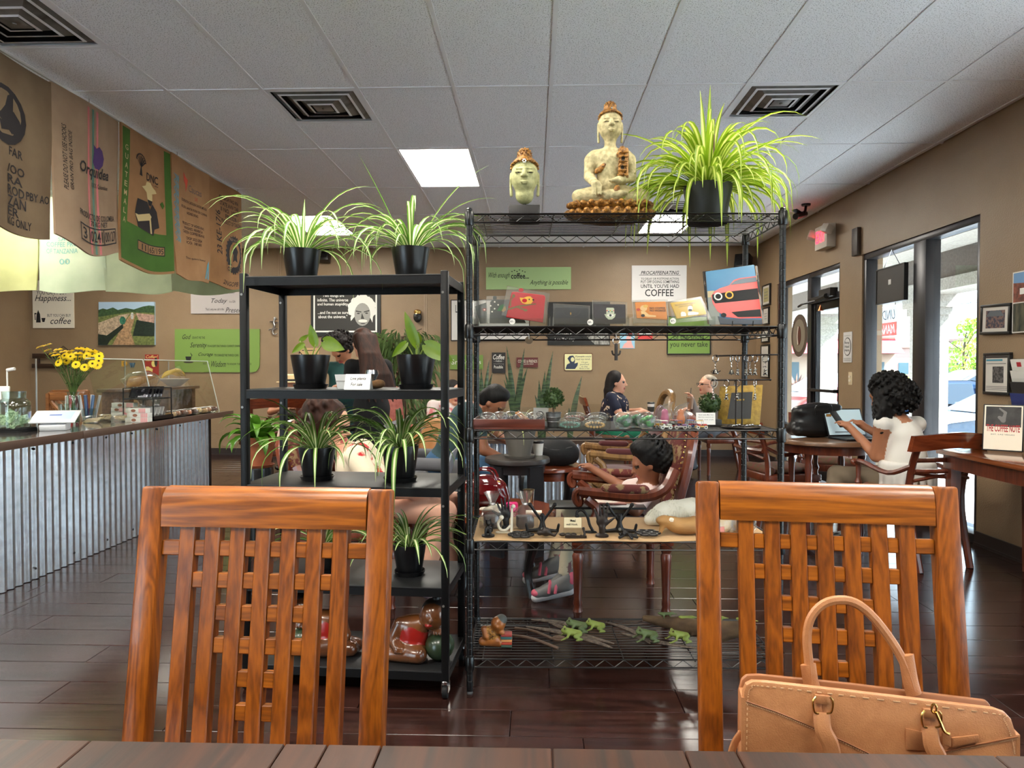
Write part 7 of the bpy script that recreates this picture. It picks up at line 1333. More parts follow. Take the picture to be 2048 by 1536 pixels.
def fauteuil(label,loc,rz,wm,cm,pat,bt=1.0,turned=True):
    """upholstered carved armchair facing local -x"""
    t=T('carved_armchair',label,'armchair',loc,rz);q=SDF();cushion(q,(-.02,0,.44),(.2,.2,.05));q.build('seat',cm,t,.016);b=MB();b.bx(-.27,-.28,.36,.25,.28,.41);b.obj('seat_rail',wm,t,bev=.012)
    b=MB();[b.ball((-.25+k*.032,s*.283,.375),.008,6,4)for k in range(16)for s in(-1,1)];b.obj('beading',wm,t,weld=False)
    for x,s in((-.24,-1),(-.24,1),(.22,-1),(.22,1)):
        b=MB()
        if turned:b.lathe([(r,z*.86)for r,z in TURN],(x,s*.25,0),14);b.bx(x-.033,s*.25-.033,.355,x+.033,s*.25+.033,.415)
        else:b.tube(bez([(x-.03,s*.26,.0),(x+.01,s*.25,.15),(x-.03,s*.25,.3),(x,s*.25,.38)],10),[.018,.016,.016,.018,.02,.024,.03,.034,.036,.034,.03],8)
        b.obj('leg',wm,t)
    lean=lambda z:.24+(z-.42)*.24;b=MB();H=bt
    out=[(lean(z),y,z)for y,z in[(-.24,.4),(-.27,.6),(-.28,.8),(-.22,H-.06),(-.1,H),(.1,H),(.22,H-.06),(.28,.8),(.27,.6),(.24,.4)]];b.tube(bez(out,30),.028,8);b.obj('back_frame',wm,t)
    q=SDF();[q.ell((lean(z)-.01,0,z),(.045,.235 if z<.85 else .17,.12),0,.05)for z in(.52,.64,.76,.87)];q.build('back_upholstery',pat,t,.016);b=MB();[b.ball((lean(z)-.03,s*(.245 if z<.88 else .2),z),.006,6,4)for s in(-1,1)for z in[.5+k*.028 for k in range(16)]];b.obj('nail_head',gold,t,weld=False)
    for s in(-1,1):
        y=s*.29;b=MB();b.tube(bez([(.26,s*.27,.75),(.2,y,.65),(.08,y,.61),(-.14,y,.625),(-.24,y,.635)],16),.027,8,flat=1.15);b.tube([(-.235+(.05-.0011*a*.1)*math.cos(R(a))*(1-a/700),y,.60+.05*math.sin(R(a))*(1-a/700))for a in range(90,560,24)],.017,7);b.obj('arm',wm,t)
        b=MB();b.tube(bez([(-.2,y,.6),(-.14,y,.53),(-.2,y*.96,.4)],8),[.03,.026,.025,.026,.028,.03,.032,.034,.034],8);b.obj('arm_post',wm,t);q=SDF();q.cap((-.1,y,.65),(.1,y,.645),.028,.028,0,.02);q.build('arm_pad',pat,t,.011)
    return t
fauteuil('red carved armchair with brocade upholstery, the girl sits in it',(.47,3.96,0),0,redw,burg,brocade,1.0)
fauteuil('gold-framed armchair with burgundy seat behind the girl',(.66,5.62,0),0,goldw,burg,burg,1.08,False)
def cafechair(label,loc,rz,arms=True,top=.87):
    """wooden cafe armchair, faces local +y"""
    t=T('cafe_chair',label,'chair',loc,rz,'wooden cafe chairs');q=SDF();cushion(q,(0,0,.465),(.17,.17,.035));q.build('seat',floralseat,t,.016);b=MB();b.bx(-.24,-.23,.38,.24,.23,.44);b.obj('seat_rail',redw,t,bev=.012)
    for s in(-1,1):
        b=MB();b.lathe([(r*.85,z*.9)for r,z in TURN],(s*.21,.2,0),12);b.obj('leg',redw,t);b=MB();b.tube(bez([(s*.2,-.3,0),(s*.21,-.22,.4),(s*.22,-.25,.65),(s*.235,-.33,top-.03)],10),.022,8);b.obj('back_post',redw,t)
        if arms:
            b=MB();b.tube(bez([(s*.225,-.25,.66),(s*.26,-.1,.6),(s*.26,.12,.645),(s*.25,.2,.63)],12),.02,8,flat=.8);b.ball((s*.25,.2,.63),.028);b.obj('arm',redw,t);b=MB();b.lathe([(.02,0),(.016,.03),(.026,.06),(.014,.09),(.018,.17),(.02,.19)],(s*.245,.17,.44),12);b.obj('arm_support',redw,t)
    b=MB();b.grid(lambda a,c:(-.3+a*.6,-.32-.05*math.sin(a*pi)-.03*c,top-.1+c*.1+.01*math.cos((a-.5)*6)),14,4);k=len(b.v);b.grid(lambda a,c:(-.3+a*.6,-.29-.05*math.sin(a*pi)-.03*c,top-.1+c*.1+.01*math.cos((a-.5)*6)),14,4);W=15;rim=list(range(W))+[j*W+14 for j in range(1,5)]+[4*W+i for i in range(13,-1,-1)]+[j*W for j in range(3,0,-1)];b.f+=[(rim[i],rim[(i+1)%len(rim)],rim[(i+1)%len(rim)]+k,rim[i]+k)for i in range(len(rim))];b.m+=[0]*len(rim);b.obj('top_rail',redwx,t)
    for z in(.7,.63):b=MB();b.tube(bez([(-.22,-.27,z),(0,-.31,z),(.22,-.27,z)],10),.016,7);b.obj('back_rail',redw,t)
    b=MB();b.tube(bez([(-.22,-.26,.57),(0,-.29,.6),(.22,-.26,.57)],8),.012,6);b.tube(bez([(-.22,-.26,.62),(0,-.29,.59),(.22,-.26,.62)],8),.012,6);b.ball((0,-.295,.595),.018);b.obj('back_cross',redw,t)
    return t
cafechair('wooden cafe chair under the woman in white, seen from behind',(2.5,4.82,0),R(18));cafechair('wooden cafe chair by the wire shelf facing the round table',(2.0,5.85,0),R(-78));cafechair('wooden cafe chair on the far side of the round window table',(2.62,6.42,0),R(165))
cafechair('wooden chair under the woman in the floral top',(.92,8.5,0),R(-90),False,.95);cafechair('light wooden chair under the man with the iced coffee',(2.28,8.75,0),R(92),False,.9);cafechair('red wooden chair beside the man in the straw hat',(-2.6,8.35,0),R(60),False,1.0);cafechair('red wooden chair behind the man in the straw hat',(-3.2,9.3,0),R(180),True,1.0)
cafechair('red wooden chair behind the potted plant on the black stand',(-2.75,7.3,0),R(30),False,.98)
def roundtable(label,loc,r,z,tm,lm,n=4,style='cab',name='round_table'):
    t=T(name,label,'table',loc,0,'round tables');MB().lathe([(.001,z-.04),(r*.93,z-.04),(r,z-.03),(r,z-.012),(r*.98,z),(.001,z)],n=48).obj('tabletop',tm,t);MB().lathe([(r*.84,z-.1),(r*.86,z-.04),(r*.8,z-.04),(r*.8,z-.1)],n=40).obj('apron',tm if style=='cab' else lm,t)
    for k in range(n):
        a=2*pi*k/n+.75;d=Vector((math.cos(a),math.sin(a),0));b=MB()
        if style=='cab':b.tube(bez([d*r*.84+Vector((0,0,z-.05)),d*r*.9+Vector((0,0,z*.7)),d*r*.74+Vector((0,0,z*.3)),d*r*.86],12),[.036,.038,.038,.036,.033,.03,.027,.024,.022,.021,.021,.022,.024],8)
        elif style=='slab':b.bar(d*r*.8+Vector((0,0,z-.05)),d*r*.82,.12,.03,up=d)
        else:b.lathe([(rr*.9,zz*(z-.04)/.43)for rr,zz in TURN],d*r*.72,12)
        b.obj('leg',lm,t)
    return t
roundtable('red-brown round coffee table with black cabriole legs holding the red purse',(-.2,4.12,0),.33,.46,redwx,blackw);roundtable('dark round table with slab legs under the grey plant pot',(-.115,4.9,0),.225,.66,mat('dark_table',(46,40,38),.35),mat('slab_dark',(30,29,32),.3),4,'slab');roundtable('red-brown round side table under the black backpack',(.1,5.5,0),.27,.53,redwx,blackw)
roundtable('round wooden table with the laptop by the window',(2.2,5.42,0),.37,.75,wood('table_brown',(92,62,40),(124,90,62),'x',6),redw,4,'turn');roundtable('round table between the floral woman and the man with glasses',(1.55,8.55,0),.4,.74,redwx,redw,4,'turn');roundtable('round table in front of the man in the straw hat',(-2.85,8.75,0),.33,.74,mat('dark_table',(46,40,38),.35),blackw,4,'turn')
# window table
t=T('side_table','long wooden table against the right wall with condiments','table',(2.87,3.98,0));wt=wood('side_table_wood',(96,46,22),(140,76,40),'y',6,.18,.5);MB().bx(-.32,-.72,.735,.31,.6,.765).obj('tabletop',wt,t,bev=.004);MB().bx(-.29,-.69,.65,.28,.57,.735).obj('apron',redw,t)
for x in(-.27,.2):
    for y in(-.66,.53):b=MB();b.bar((x+.02,y,.7),(x+.02,y,0),.065,.065,w1=.045,d1=.045);b.obj('leg',redw,t)
TT=.7655
t=T('menu_board','clipboard style sign for the coffee note on the side table','sign',(2.86,4.42,TT));M=Matrix.Rotation(R(-38),4,'Z')@Matrix.Rotation(R(-13),4,'X');MB().box((0,0,.147),(.21,.008,.29)).xf(M).obj('board',black,t,bev=.004);MB().box((0,-.0055,.147),(.195,.002,.275)).xf(M).obj('sheet',cream,t);MB().box((0,-.0068,.215),(.18,.001,.125)).xf(M).obj('photo',mat('menu_photo',(60,58,56),.6,rgb2=(30,28,28),nscale=14),t)
MX=lambda x0,x1,z0,z1:(lambda a,c:M@Vector((x0+(x1-x0)*a,-.0085,z0+(z1-z0)*c)));text('THE COFFEE NOTE',mat('menu_red',(170,34,38),.6),t,MX(-.085,.085,.12,.165),0,.02);text('EST. LAS VEGAS',inkb,t,MX(-.06,.06,.1,.107));q=SDF();q.cap((0,0,.19),(.01,0,.24),.012,.008,0,.008);q.cap((.01,0,.24),(-.02,0,.265),.008,.006,0,.004);q.cap((0,0,.19),(-.02,0,.21),.012,.01,0,.006);o=q.build('photo_figure',inkg,t,.004);o.matrix_basis=M@Matrix.Translation((0,-.008,0))@Matrix.Diagonal((1,.1,1,1))
t=T('condiment_tray','clear tray of shakers on the side table','tray',(2.98,4.12,TT));MB().bx(-.14,-.1,0,.14,.1,.006).obj('base',acr,t);MB().tube([(x,y,.014)for x,y in rrect(-.14,-.1,.14,.1,.02)],.004,6,True).obj('rim',acr,t)
t=T('sugar_jar','glass sugar pourer with a metal spout','jar',(2.91,4.14,TT+.0065));MB().lathe([(.001,.001),(.034,.001),(.036,.01),(.034,.085),(.03,.085),(.03,.006),(.001,.005)],n=20).obj('glass',glassm,t);MB().lathe([(.001,.007),(.029,.007),(.028,.05),(.001,.052)],n=18).obj('sugar',mat('sugar',(216,196,140),.9),t);MB().lathe([(.035,.085),(.034,.105),(.01,.11),(.008,.15),(.001,.15)],n=18).obj('spout',steel,t)
for i,(x,y,l)in enumerate(((2.985,4.1,'steel salt shaker beside the sugar jar'),(3.03,4.05,'steel pepper shaker at the tray edge'))):t=T('shaker',l,'shaker',(x,y,TT+.0065),0,'steel shakers');MB().lathe([(.001,0),(.03,0),(.03,.085),(.001,.085)],n=20).obj('body',steel,t);MB().lathe([(.031,.085),(.031,.1),(.001,.104)],n=20).obj('cap',chrome,t)
for i in range(3):tag(MB().box((0,0,.03),(.05,.006,.06)).obj('sweetener_packet',mat('pink_packet',(226,130,150),.6),loc=(3.07,4.17-i*.012,TT+.0065)),'pink sweetener packet in the condiment tray','packet','sweetener packets')
topiary('ball topiary in a grey pot on the side table',Vector((3.05,4.3,TT)),1.5,True)
# planter with snake plants
t=T('planter_trough','corrugated steel planter trough dividing the seating area','planter',(-.02,6.55,0));b=MB();k=b.mark();corr(b,-.62,.62,0,.0,.6,.07,.018);b.xf(Matrix.Translation((0,-.16,0))@Matrix.Rotation(R(-90),4,'Z'),k);b.obj('front_sheet',galv,t);MB().bx(-.6,-.13,0,.6,.16,.57).obj('body',matteblack,t);b=MB();b.bx(-.66,-.2,.6,.66,-.12,.63);b.bx(-.66,.12,.6,.66,.2,.63);b.bx(-.66,-.12,.6,-.58,.12,.63);b.bx(.58,-.12,.6,.66,.12,.63);b.obj('rim',mat('rim_wood',(70,52,42),.5),t);MB().bx(-.58,-.12,.57,.58,.12,.585).obj('soil',soil,t)
snk=mat('snake_leaf',(40,58,36),.4,rgb2=(72,92,58),nscale=16,stretch=(.3,.3,3),contrast=(.45,.55));rs=random.Random(6)
for lab,ub,lv in(('snake plant at the trough end by the bent man',965,((945,705),(962,735),(978,720),(985,745))),('tall snake plant with crossing blades in the trough',1030,((1013,692),(1049,697),(1010,745),(1055,735),(1040,760),(1008,760))),('broad snake plant clump in the middle of the trough',1085,((1106,702),(1090,742),(1078,760),(1070,790))),('single blade snake plant at the far end of the trough',1145,((1164,752),(1138,815)))):
    p=PY(ub,860,6.55);t=T('snake_plant',lab,'potted plant',(p.x,6.55,.586),0,'snake plants');MB().lathe([(.001,-.0005),(.05,0),(.035,.02),(.001,.03)],n=10).obj('root_mound',soil,t)
    for u,v in lv:
        e=PY(u,v,6.55+rs.uniform(-.06,.06))-Vector((p.x,6.55,.586));bs=Vector((rs.uniform(-.03,.03),rs.uniform(-.03,.03),.005));n=10;b=MB();pts=[bs.lerp(e,i/n)+Vector((e.x*-.18*math.sin(pi*i/n),0,.02*math.sin(pi*i/n)))for i in range(n+1)];b.tube(pts,[max(.001,.028*(.6+.4*math.sin(pi*min(1,i/5)/2))*(1-max(0,(i-5)/5)**1.5))for i in range(n+1)],7,flat=.16,up=(rs.uniform(-.4,.4),1,0));b.obj('leaf',snk,t)
# terracotta plant on stand
p=Vector((-2.03,5.15,0));t=T('plant_stand','black cylinder stand under the terracotta pot','plant stand',p);MB().lathe([(.11,0),(.11,.53),(.105,.55),(.001,.55)],n=28).obj('cylinder',mat('stand_black',(22,23,26),.25),t);MB().lathe([(.114,.0),(.114,.03),(.111,.03)],n=28).obj('foot_ring',black,t)
tc_=mat('terracotta',(168,96,62),.8,rgb2=(150,82,52),nscale=10);t=T('leafy_plant','glossy green leafy plant in a terracotta pot on a black stand','potted plant',p+Vector((0,0,.5505)));MB().lathe([(.001,.012),(.09,.012),(.12,.17),(.13,.172),(.136,.225),(.13,.225),(.125,.2),(.001,.2)],n=28).obj('pot',tc_,t);MB().lathe([(.001,0),(.1,0),(.118,.02),(.112,.02),(.098,.01),(.001,.01)],n=28).obj('saucer',tc_,t)
lfm=mat('glossy_leaf',(74,120,36),.3,rgb2=(100,150,48),nscale=6,trl=.3)
for i in range(46):a=i*2.4;L=rs.uniform(.2,.36);meshobj('leaf',leafmesh(a,rs.uniform(.3,1.4),L,.036,rs.uniform(5,9),.03),[lfm,lfm],t,(0,0,.2))
# ficus
p=Vector((-1.75,9.3,0));t=T('ficus_tree','tall drooping ficus tree in front of the back wall','tree',p);MB().lathe([(.001,0),(.15,0),(.2,.32),(.19,.32),(.001,.3)],n=24).obj('pot',mat('basket',(110,84,56),.9),t);b=MB();b.tube(bez([(0,0,.28),(.05,0,.8),(-.03,0,1.3),(.02,0,1.7)],10),.022,7);[b.tube([(0,0,.9+k*.13),(.35*math.cos(k*2),.25*math.sin(k*2),1.25+k*.09)],[.012,.005],5)for k in range(7)];b.obj('trunk',bark,t);fm=mat('ficus_leaf',(58,86,44),.4,rgb2=(120,144,88),nscale=7,trl=.25);b=MB()
for i in range(1200):
    a=rs.uniform(0,6.28);rr=.4*rs.random()**.5;z=rs.uniform(.55,1.75)if rs.random()>.3 else rs.uniform(1.5,1.85);pp=Vector((rr*math.cos(a)*1.15,rr*math.sin(a)*.7,z-rr*.3));e=Vector((math.cos(a)*.5,math.sin(a)*.4-.1,-.9)).normalized()*rs.uniform(.13,.22);s_=Vector((-e.z,.3,e.x)).normalized()*.021;b.add([pp,pp+e*.35+s_+Vector((math.cos(a)*.03,0,.02)),pp+e+Vector((math.cos(a)*.02,0,0)),pp+e*.35-s_+Vector((math.cos(a)*.03,0,.02))],[(0,1,2,3)])
o=b.obj('foliage',fm,t,weld=False);o['kind']='stuff'
# chairs behind the counter, lounge chairs
def crossback(label,loc,rz):
    t=T('crossback_chair',label,'chair',loc,rz,'crossback chairs');w_=wood('crossback_wood',(110,66,34),(150,98,56),'x',9);MB().bx(-.2,-.2,.43,.2,.2,.46).obj('seat',w_,t,bev=.01);b=MB();b.bx(-.2,-.21,.96,.2,-.185,1.04);b.obj('top_rail',w_,t,bev=.008);b=MB();b.bar((-.18,-.2,.96),(.18,-.2,.62),.03,.02);b.bar((-.18,-.2,.62),(.18,-.2,.96),.03,.02);b.bx(-.2,-.21,.57,.2,-.185,.62);b.obj('cross',w_,t)
    for x in(-.19,.19):b=MB();b.bx(x-.018,-.22,0,x+.018,-.18,1.03);b.obj('back_post',w_,t);b=MB();b.bx(x-.018,.16,0,x+.018,.2,.43);b.obj('leg',w_,t)
crossback('wooden crossback chair behind the counter, further back',(-5.15,7.9,0),R(4));crossback('wooden crossback chair behind the counter, beside the vase',(-4.55,7.0,0),R(-8))
def tub(label,loc,rz,m,h=.85):
    t=T('lounge_chair',label,'armchair',loc,rz);q=SDF();cushion(q,(0,.05,.4),(.2,.2,.07));q.build('seat',m,t,.022);q=SDF();[q.cap((x,-.24,.4),(x*.8,-.32,h),.075,.07,0,.05)for x in(-.2,-.07,.07,.2)];q.build('backrest',m,t,.022);[MB().cyl((x,y,0),(x,y,.36),.02).obj('leg',redw,t)for x in(-.2,.2)for y in(-.22,.22)]
    for s in(-1,1):q=SDF();q.cap((s*.29,-.22,.58),(s*.29,.22,.56),.05,.05,0,.02);q.cap((s*.29,.2,.55),(s*.29,.2,.36),.045,.045,0,.02);q.build('arm',m,t,.02)
tub('pink upholstered lounge chair with a yellow bag on it',(-1.62,8.0,0),R(-150),mat('pink_cloth',(176,106,96),.9,rgb2=(150,84,76),nscale=20),1.0);tub('tan leather lounge chair behind the bent man',(-1.0,6.75,0),R(160),mat('tan_leather',(170,122,78),.5),.72)
q=SDF();cushion(q,(0,0,.1),(.08,.04,.07));q.cap((-.05,0,.2),(0,0,.26),.012,.012,0,.01);q.cap((0,0,.26),(.05,0,.2),.012,.012,0,.01);tag(q.build('yellow_bag',mat('bag_yellow',(214,196,40),.6),h=.012,loc=(-1.64,7.88,.49)),'bright yellow bag on the pink lounge chair','bag')
# things on the tables
def purse(name,label,loc,rz,m,sx,sy,sz,flap=None):
    t=T(name,label,'handbag',loc,rz);q=SDF();q.ell((0,0,sz*.5),(sx,sy,sz*.52),0,.03);q.cap((-sx*.8,0,sz*.22),(sx*.8,0,sz*.22),sz*.21,sz*.21,0,.04);q.build('body',m,t,.009);b=MB()
    for s in(-1,1):b.tube(bez([(-sx*.55,s*sy*.5,sz*.85),(-sx*.3,s*sy*.6,sz*1.15),(sx*.3,s*sy*.6,sz*1.15),(sx*.55,s*sy*.5,sz*.85)],14),.007,7)
    b.obj('handle',m,t,weld=False)
    if flap:b=MB();b.prism(rrect(-.06,0,.045,.06,.02),-.006,.006);b.obj('flap',flap,t,(.03,-sy*.95,sz*.42));b=MB();b.tube([(-sx*.7,-sy*.5,sz*.8),(0,-sy*.3,sz*.98),(sx*.7,-sy*.5,sz*.8)],.004,6);b.obj('zip',gold,t)
purse('patent_purse','shiny dark red patent purse on the round coffee table',(-.29,4.18,.461),R(-8),mat('patent_red',(92,10,16),.12,coat=.8),.14,.07,.185,mat('patent_flap',(110,14,20),.1,coat=.8))
for x,y,l in((-.4,3.98,'metal tumbler left of the red purse'),(-.03,4.13,'metal tumbler beside the pink box')):tag(MB().lathe([(.001,.001),(.026,.001),(.034,.105),(.036,.107),(.032,.107),(.025,.004),(.001,.004)],n=22).obj('metal_tumbler',mat('tumbler',(190,180,160),.15,1),loc=(x,y,.4605)),l,'tumbler','metal tumblers')
t=T('pink_case','bright pink plastic case on the round coffee table','case',(-.125,4.02,.4605));b=MB();b.prism(rrect(-.036,0,.036,.052,.016),-.025,.025);b.obj('shell',mat('hot_pink',(214,40,110),.25),t,bev=.006);MB().prism(rrect(-.024,.01,.024,.042,.012),-.0265,-.024).obj('window',mat('pink_window',(236,110,160),.15),t)
q=SDF();[q.ell((.04*math.cos(k*1.7),.02*math.sin(k*2.3),.015+.006*k),(.035,.02,.013),0,.01)for k in range(5)];tag(q.build('crumpled_napkin',mat('napkin',(226,214,196),.9),h=.007,loc=(-.235,3.96,.461)),'crumpled white napkin before the red purse','napkin');tag(MB().bx(-.045,-.03,0,.045,.03,.006).obj('coaster',cream,loc=(.0,4.0,.4603)),'white square coaster at the coffee table edge','coaster')
gpm=mat('pot_grey',(98,94,88),.8);t=T('grassy_plant','grassy spider plant in a grey pot on the dark round table','potted plant',(-.1,4.9,.6605));MB().lathe([(.001,.01),(.075,.01),(.115,.19),(.12,.192),(.122,.215),(.112,.215),(.11,.19),(.001,.18)],n=26).obj('pot',gpm,t);MB().lathe([(.001,0),(.1,0),(.108,.016),(.1,.012),(.001,.009)],n=26).obj('saucer',gpm,t);gl_=mat('grass_leaf',(110,128,48),.5,rgb2=(150,160,90),nscale=9,trl=.3)
for i in range(60):meshobj('leaf',leafmesh(i*2.4,rs.uniform(.3,1.4),rs.uniform(.12,.3),.005,rs.uniform(5,11),.03),[gl_,lc],t,(0,0,.18))
t=T('paper_cup','white paper cup with black lid on the dark round table','cup',(.03,5.02,.6605));MB().lathe([(.001,0),(.03,0),(.039,.085),(.001,.085)],n=18).obj('cup',white,t);MB().lathe([(.042,.085),(.041,.1),(.035,.103),(.001,.103)],n=18).obj('lid',black,t)
t=T('backpack','black fabric backpack on the round side table','backpack',(.16,5.46,.5305));q=SDF();q.ell((0,0,.11),(.18,.13,.11),0,.04);q.cap((-.1,0,.06),(.12,0,.07),.06,.06,0,.05);q.build('body',mat('pack_black',(14,14,16),.75,bump=.2,bscale=60),t,.012);b=MB();b.tube(bez([(-.12,-.09,.16),(.0,-.125,.13),(.13,-.09,.15)],12),.004,6);b.obj('zip',mat('pack_zip',(40,40,42),.4),t)
t=T('lap_tray','black lap tray with magazines across the girl\'s knees','tray',(.34,3.76,.545));MB().bx(-.26,-.1,0,.24,.1,.012).obj('board',black,t,bev=.003);o=MB().box((.04,.02,.018),(.2,.12,.008),(0,R(3),R(8))).obj('magazine',mat('magazine',(206,196,184),.6,rgb2=(150,90,80),nscale=12,contrast=(.55,.6)),t)
# window table goods
t=T('tote_handbag','large black leather handbag on the round window table','handbag',(2.16,5.5,.7505),R(10));q=SDF();[q.cap((-.17,y,.06),(.17,y,.06),.05,.05,0,.04)for y in(-.04,.04)];[q.cap((-.15,y,.2),(.16,y,.22),.03,.03,0,.06)for y in(-.03,.03)];q.ell((0,0,.13),(.2,.075,.13),0,.04);q.build('body',mat('leather_black',(20,20,21),.35),t,.01);b=MB();b.tube(bez([(-.06,-.07,.17),(-.05,-.085,.24),(.06,-.085,.25),(.08,-.07,.17)],12),.007,7);b.obj('handle',MATS['leather_black'],t);MB().box((.05,-.086,.17),(.04,.004,.02)).obj('emblem',gold,t)
def laptop(label,loc,rz,open_,scr,body):
    t=T('laptop',label,'laptop',loc,rz,'laptops');MB().bx(-.16,-.11,0,.16,.11,.014).obj('base',body,t,bev=.003);MB().bx(-.14,-.02,.014,.14,.09,.0155).obj('keyboard',mat('keys',(30,30,32),.5),t);M=Matrix.Translation((0,.11,.012))@Matrix.Rotation(R(open_),4,'X');MB().bx(-.16,0,0,.16,.22,.008).xf(M).obj('lid',body,t,bev=.003);MB().bx(-.15,.012,.0082,.15,.21,.0088).xf(M).obj('screen',scr,t);MB().bx(-.1,.03,.0089,.05,.036,.0093).xf(M).obj('screen_line',inkb,t);return t
laptop('open dark laptop with a pale screen before the woman in white',(2.38,5.3,.7505),R(12),68,mat('screen_pale',(176,196,202),.3,emit=.1),mat('laptop_dark',(36,36,40),.35,.5))
t=T('water_bottle','clear plastic bottle on the table by the straw hat man','bottle',(-3.05,8.68,.7405));MB().lathe([(.001,0),(.035,0),(.036,.1),(.03,.13),(.014,.16),(.014,.17),(.001,.17)],n=18).obj('bottle',glassm,t);MB().lathe([(.016,.17),(.016,.19),(.001,.192)],n=14).obj('cap',black,t)
# ================================================================== PEOPLE
V=Vector
skl,skt,skb=mat('skin_light',(214,158,130),.5),mat('skin_tan',(176,118,86),.5),mat('skin_brown',(140,88,62),.5)
lip=mat('lips',(166,84,76),.45);eyem_=mat('eye_dark',(34,24,20),.25);shoeb=mat('shoe_black',(18,17,18),.25)
def person(label,hd,look,ch,pv,arms,legs,mats,s=1.0,sleeve='short',h=.0085,girth=1.0,up=(0,0,1),skirt=None,thigh=1.0,loc=None):
    """continuous body; mats = [skin, top, bottom, shoe]; arms/legs: side -> joints. Joint 0 of an arm is the shoulder, of a leg the hip."""
    o=V((pv[0],pv[1],0));t=T('person',label,'person',o);q=SDF();L=lambda p:tuple(V(p)-o);hd,ch,pv=V(hd)-o,V(ch)-o,V(pv)-o
    f=V(look).normalized();r=f.cross(V(up)).normalized();u=r.cross(f);Mh=Matrix((r,f,u)).transposed().to_4x4();X=lambda x,y,z:tuple(hd+(r*x+f*y+u*z)*s);E=lambda p,rr,m=0,k=.012:q.ell(X(*p),tuple(a*s for a in rr),m,k*s,Mh)
    g=girth;q.cap(pv,pv.lerp(ch,.5),.125*s*g,.118*s*g,1,.05);q.cap(pv.lerp(ch,.5),ch,.12*s*g,.115*s*g,1,.05);q.ell(pv,(.16*s*g,.14*s*g,.11*s),2,.05)
    S=[V(a[0])-o for a in arms];q.cap(S[0],S[1],.052*s,.052*s,1,.06);q.cap(ch+V((0,0,.05))*s,X(0,-.025,-.07),.06*s,.05*s,0,.03)
    for a in arms:
        a=[V(p)-o for p in a[:3]]+list(a[3:]);m=1 if sleeve=='long' else 0;k=1.0 if m==0 else 1.2
        q.cap(a[0],a[1],.05*s*k,.04*s*k,m,.025);q.cap(a[1],a[2],.04*s*k,.027*s*k,m,.015)
        if sleeve=='short':q.cap(a[0],a[0].lerp(a[1],.55),.062*s,.056*s,1,.012)
        d=(a[2]-a[1]).normalized()if len(a)<4 else V(a[3]).normalized();n=d.cross(V((0,0,1)));n=n.normalized()if n.length>.1 else V((1,0,0));dn=n.cross(d);c=a[2]+d*.045*s;q.cap(a[2],c,.026*s,.03*s,0,.01);q.ell(c+d*.015*s,(.034*s,.034*s,.022*s),0,.01)
        for i in range(4):
            b0=c+d*.035*s+n*(-.027+i*.018)*s;b1=b0+(d*.8-dn*.35)*(.036-.004*abs(i-1.5))*s;q.cap(b0,b1,.0092*s,.0085*s,0,.004);q.cap(b1,b1+(d*.45-dn*.85)*.032*s,.0085*s,.0072*s,0,.003)
        b0=c-n*.028*s;b1=b0+(d*.7-n*.6-dn*.3)*.034*s;q.cap(b0,b1,.011*s,.0095*s,0,.006);q.cap(b1,b1+(d*.9-dn*.3)*.026*s,.0095*s,.008*s,0,.004)
    for l in legs:
        l=[V(p)-o for p in l];m=2;q.cap(l[0],l[1],.085*s*thigh,.062*s*thigh,m,.04);q.cap(l[1],l[2],.06*s*thigh,.044*s*thigh,m,.02)
        if len(l)>3:e=l[3]-l[2];hl=l[2]-e.normalized()*.03*s+V((0,0,-.02*s));q.cap(l[2],l[2].lerp(hl,.6),.037*s,.035*s,0,.01);q.cap(hl,l[3],.034*s,.03*s,3,.015);q.ell(l[3],(.045*s,.045*s,.024*s),3,.02)
    if skirt:q.cap(pv+V((0,0,.12)),V(skirt[0])-o,.13,skirt[1],2,.05)
    E((0,-.012,.03),(.076,.092,.088));E((0,.018,-.025),(.063,.07,.088),0,.03);E((0,.062,-.1),(.03,.024,.02),0,.025);q.cap(X(0,.088,.008),X(0,.108,-.03),.007*s,.0125*s,0,.01*s);E((0,.08,.025),(.05,.012,.01),0,.015)
    for e in(-1,1):q.cut(X(e*.03,.093,.003),(.016*s,.01*s,.009*s),.008*s,Mh);E((e*.03,.074,.003),(.014,.013,.011),5,.003);E((e*.078,-.005,-.012),(.011,.02,.029),0,.006);E((e*.013,.097,-.035),(.008,.01,.007),0,.005)
    E((0,.084,-.06),(.025,.013,.006),4,.006);E((0,.082,-.069),(.02,.012,.006),4,.005)
    q.build('body',mats+[lip,eyem_],t,h,smooth=2);t['_o']=tuple(o);return t,X,q
def hairobj(t,fn,m,h=.008,nm='hair',sm=1):q=SDF();fn(q);del_=q.build(nm,m,t,h,smooth=sm);return del_
def hm(n,c,c2):return mat(n,c,.62,spec=.3,rgb2=c2,nscale=30,stretch=(1,1,.12),bump=.6,bscale=90,bstretch=(1,1,.1))
hbr,hbk,hdb,hgr=hm('hair_brown',(62,33,20),(34,18,12)),hm('hair_black',(13,11,11),(6,5,6)),hm('hair_dark',(26,17,14),(15,10,9)),hm('hair_grey',(150,134,116),(180,168,150))
def capshell(q,X,s,vol=1.0,front=.0):q.ell(X(0,-.03,.045),(.088*s*vol,.098*s*vol,.09*s*vol),0,.01);q.ell(X(0,-.05,-.01),(.084*s*vol,.07*s*vol,.08*s),0,.02)
def curls(q,cs,n,r,seed):
    k=random.Random(seed)
    for c,rr in cs:
        q.ell(c,tuple(x*.82 for x in rr),0,.02)
        for i in range(n):z=1-2*(i+.5)/n;a=i*2.4;w_=math.sqrt(1-z*z);q.ell((c[0]+rr[0]*w_*math.cos(a),c[1]+rr[1]*w_*math.sin(a),c[2]+rr[2]*z),r*k.uniform(.7,1.25),0,.012)
def fit(p):return mat(*p)
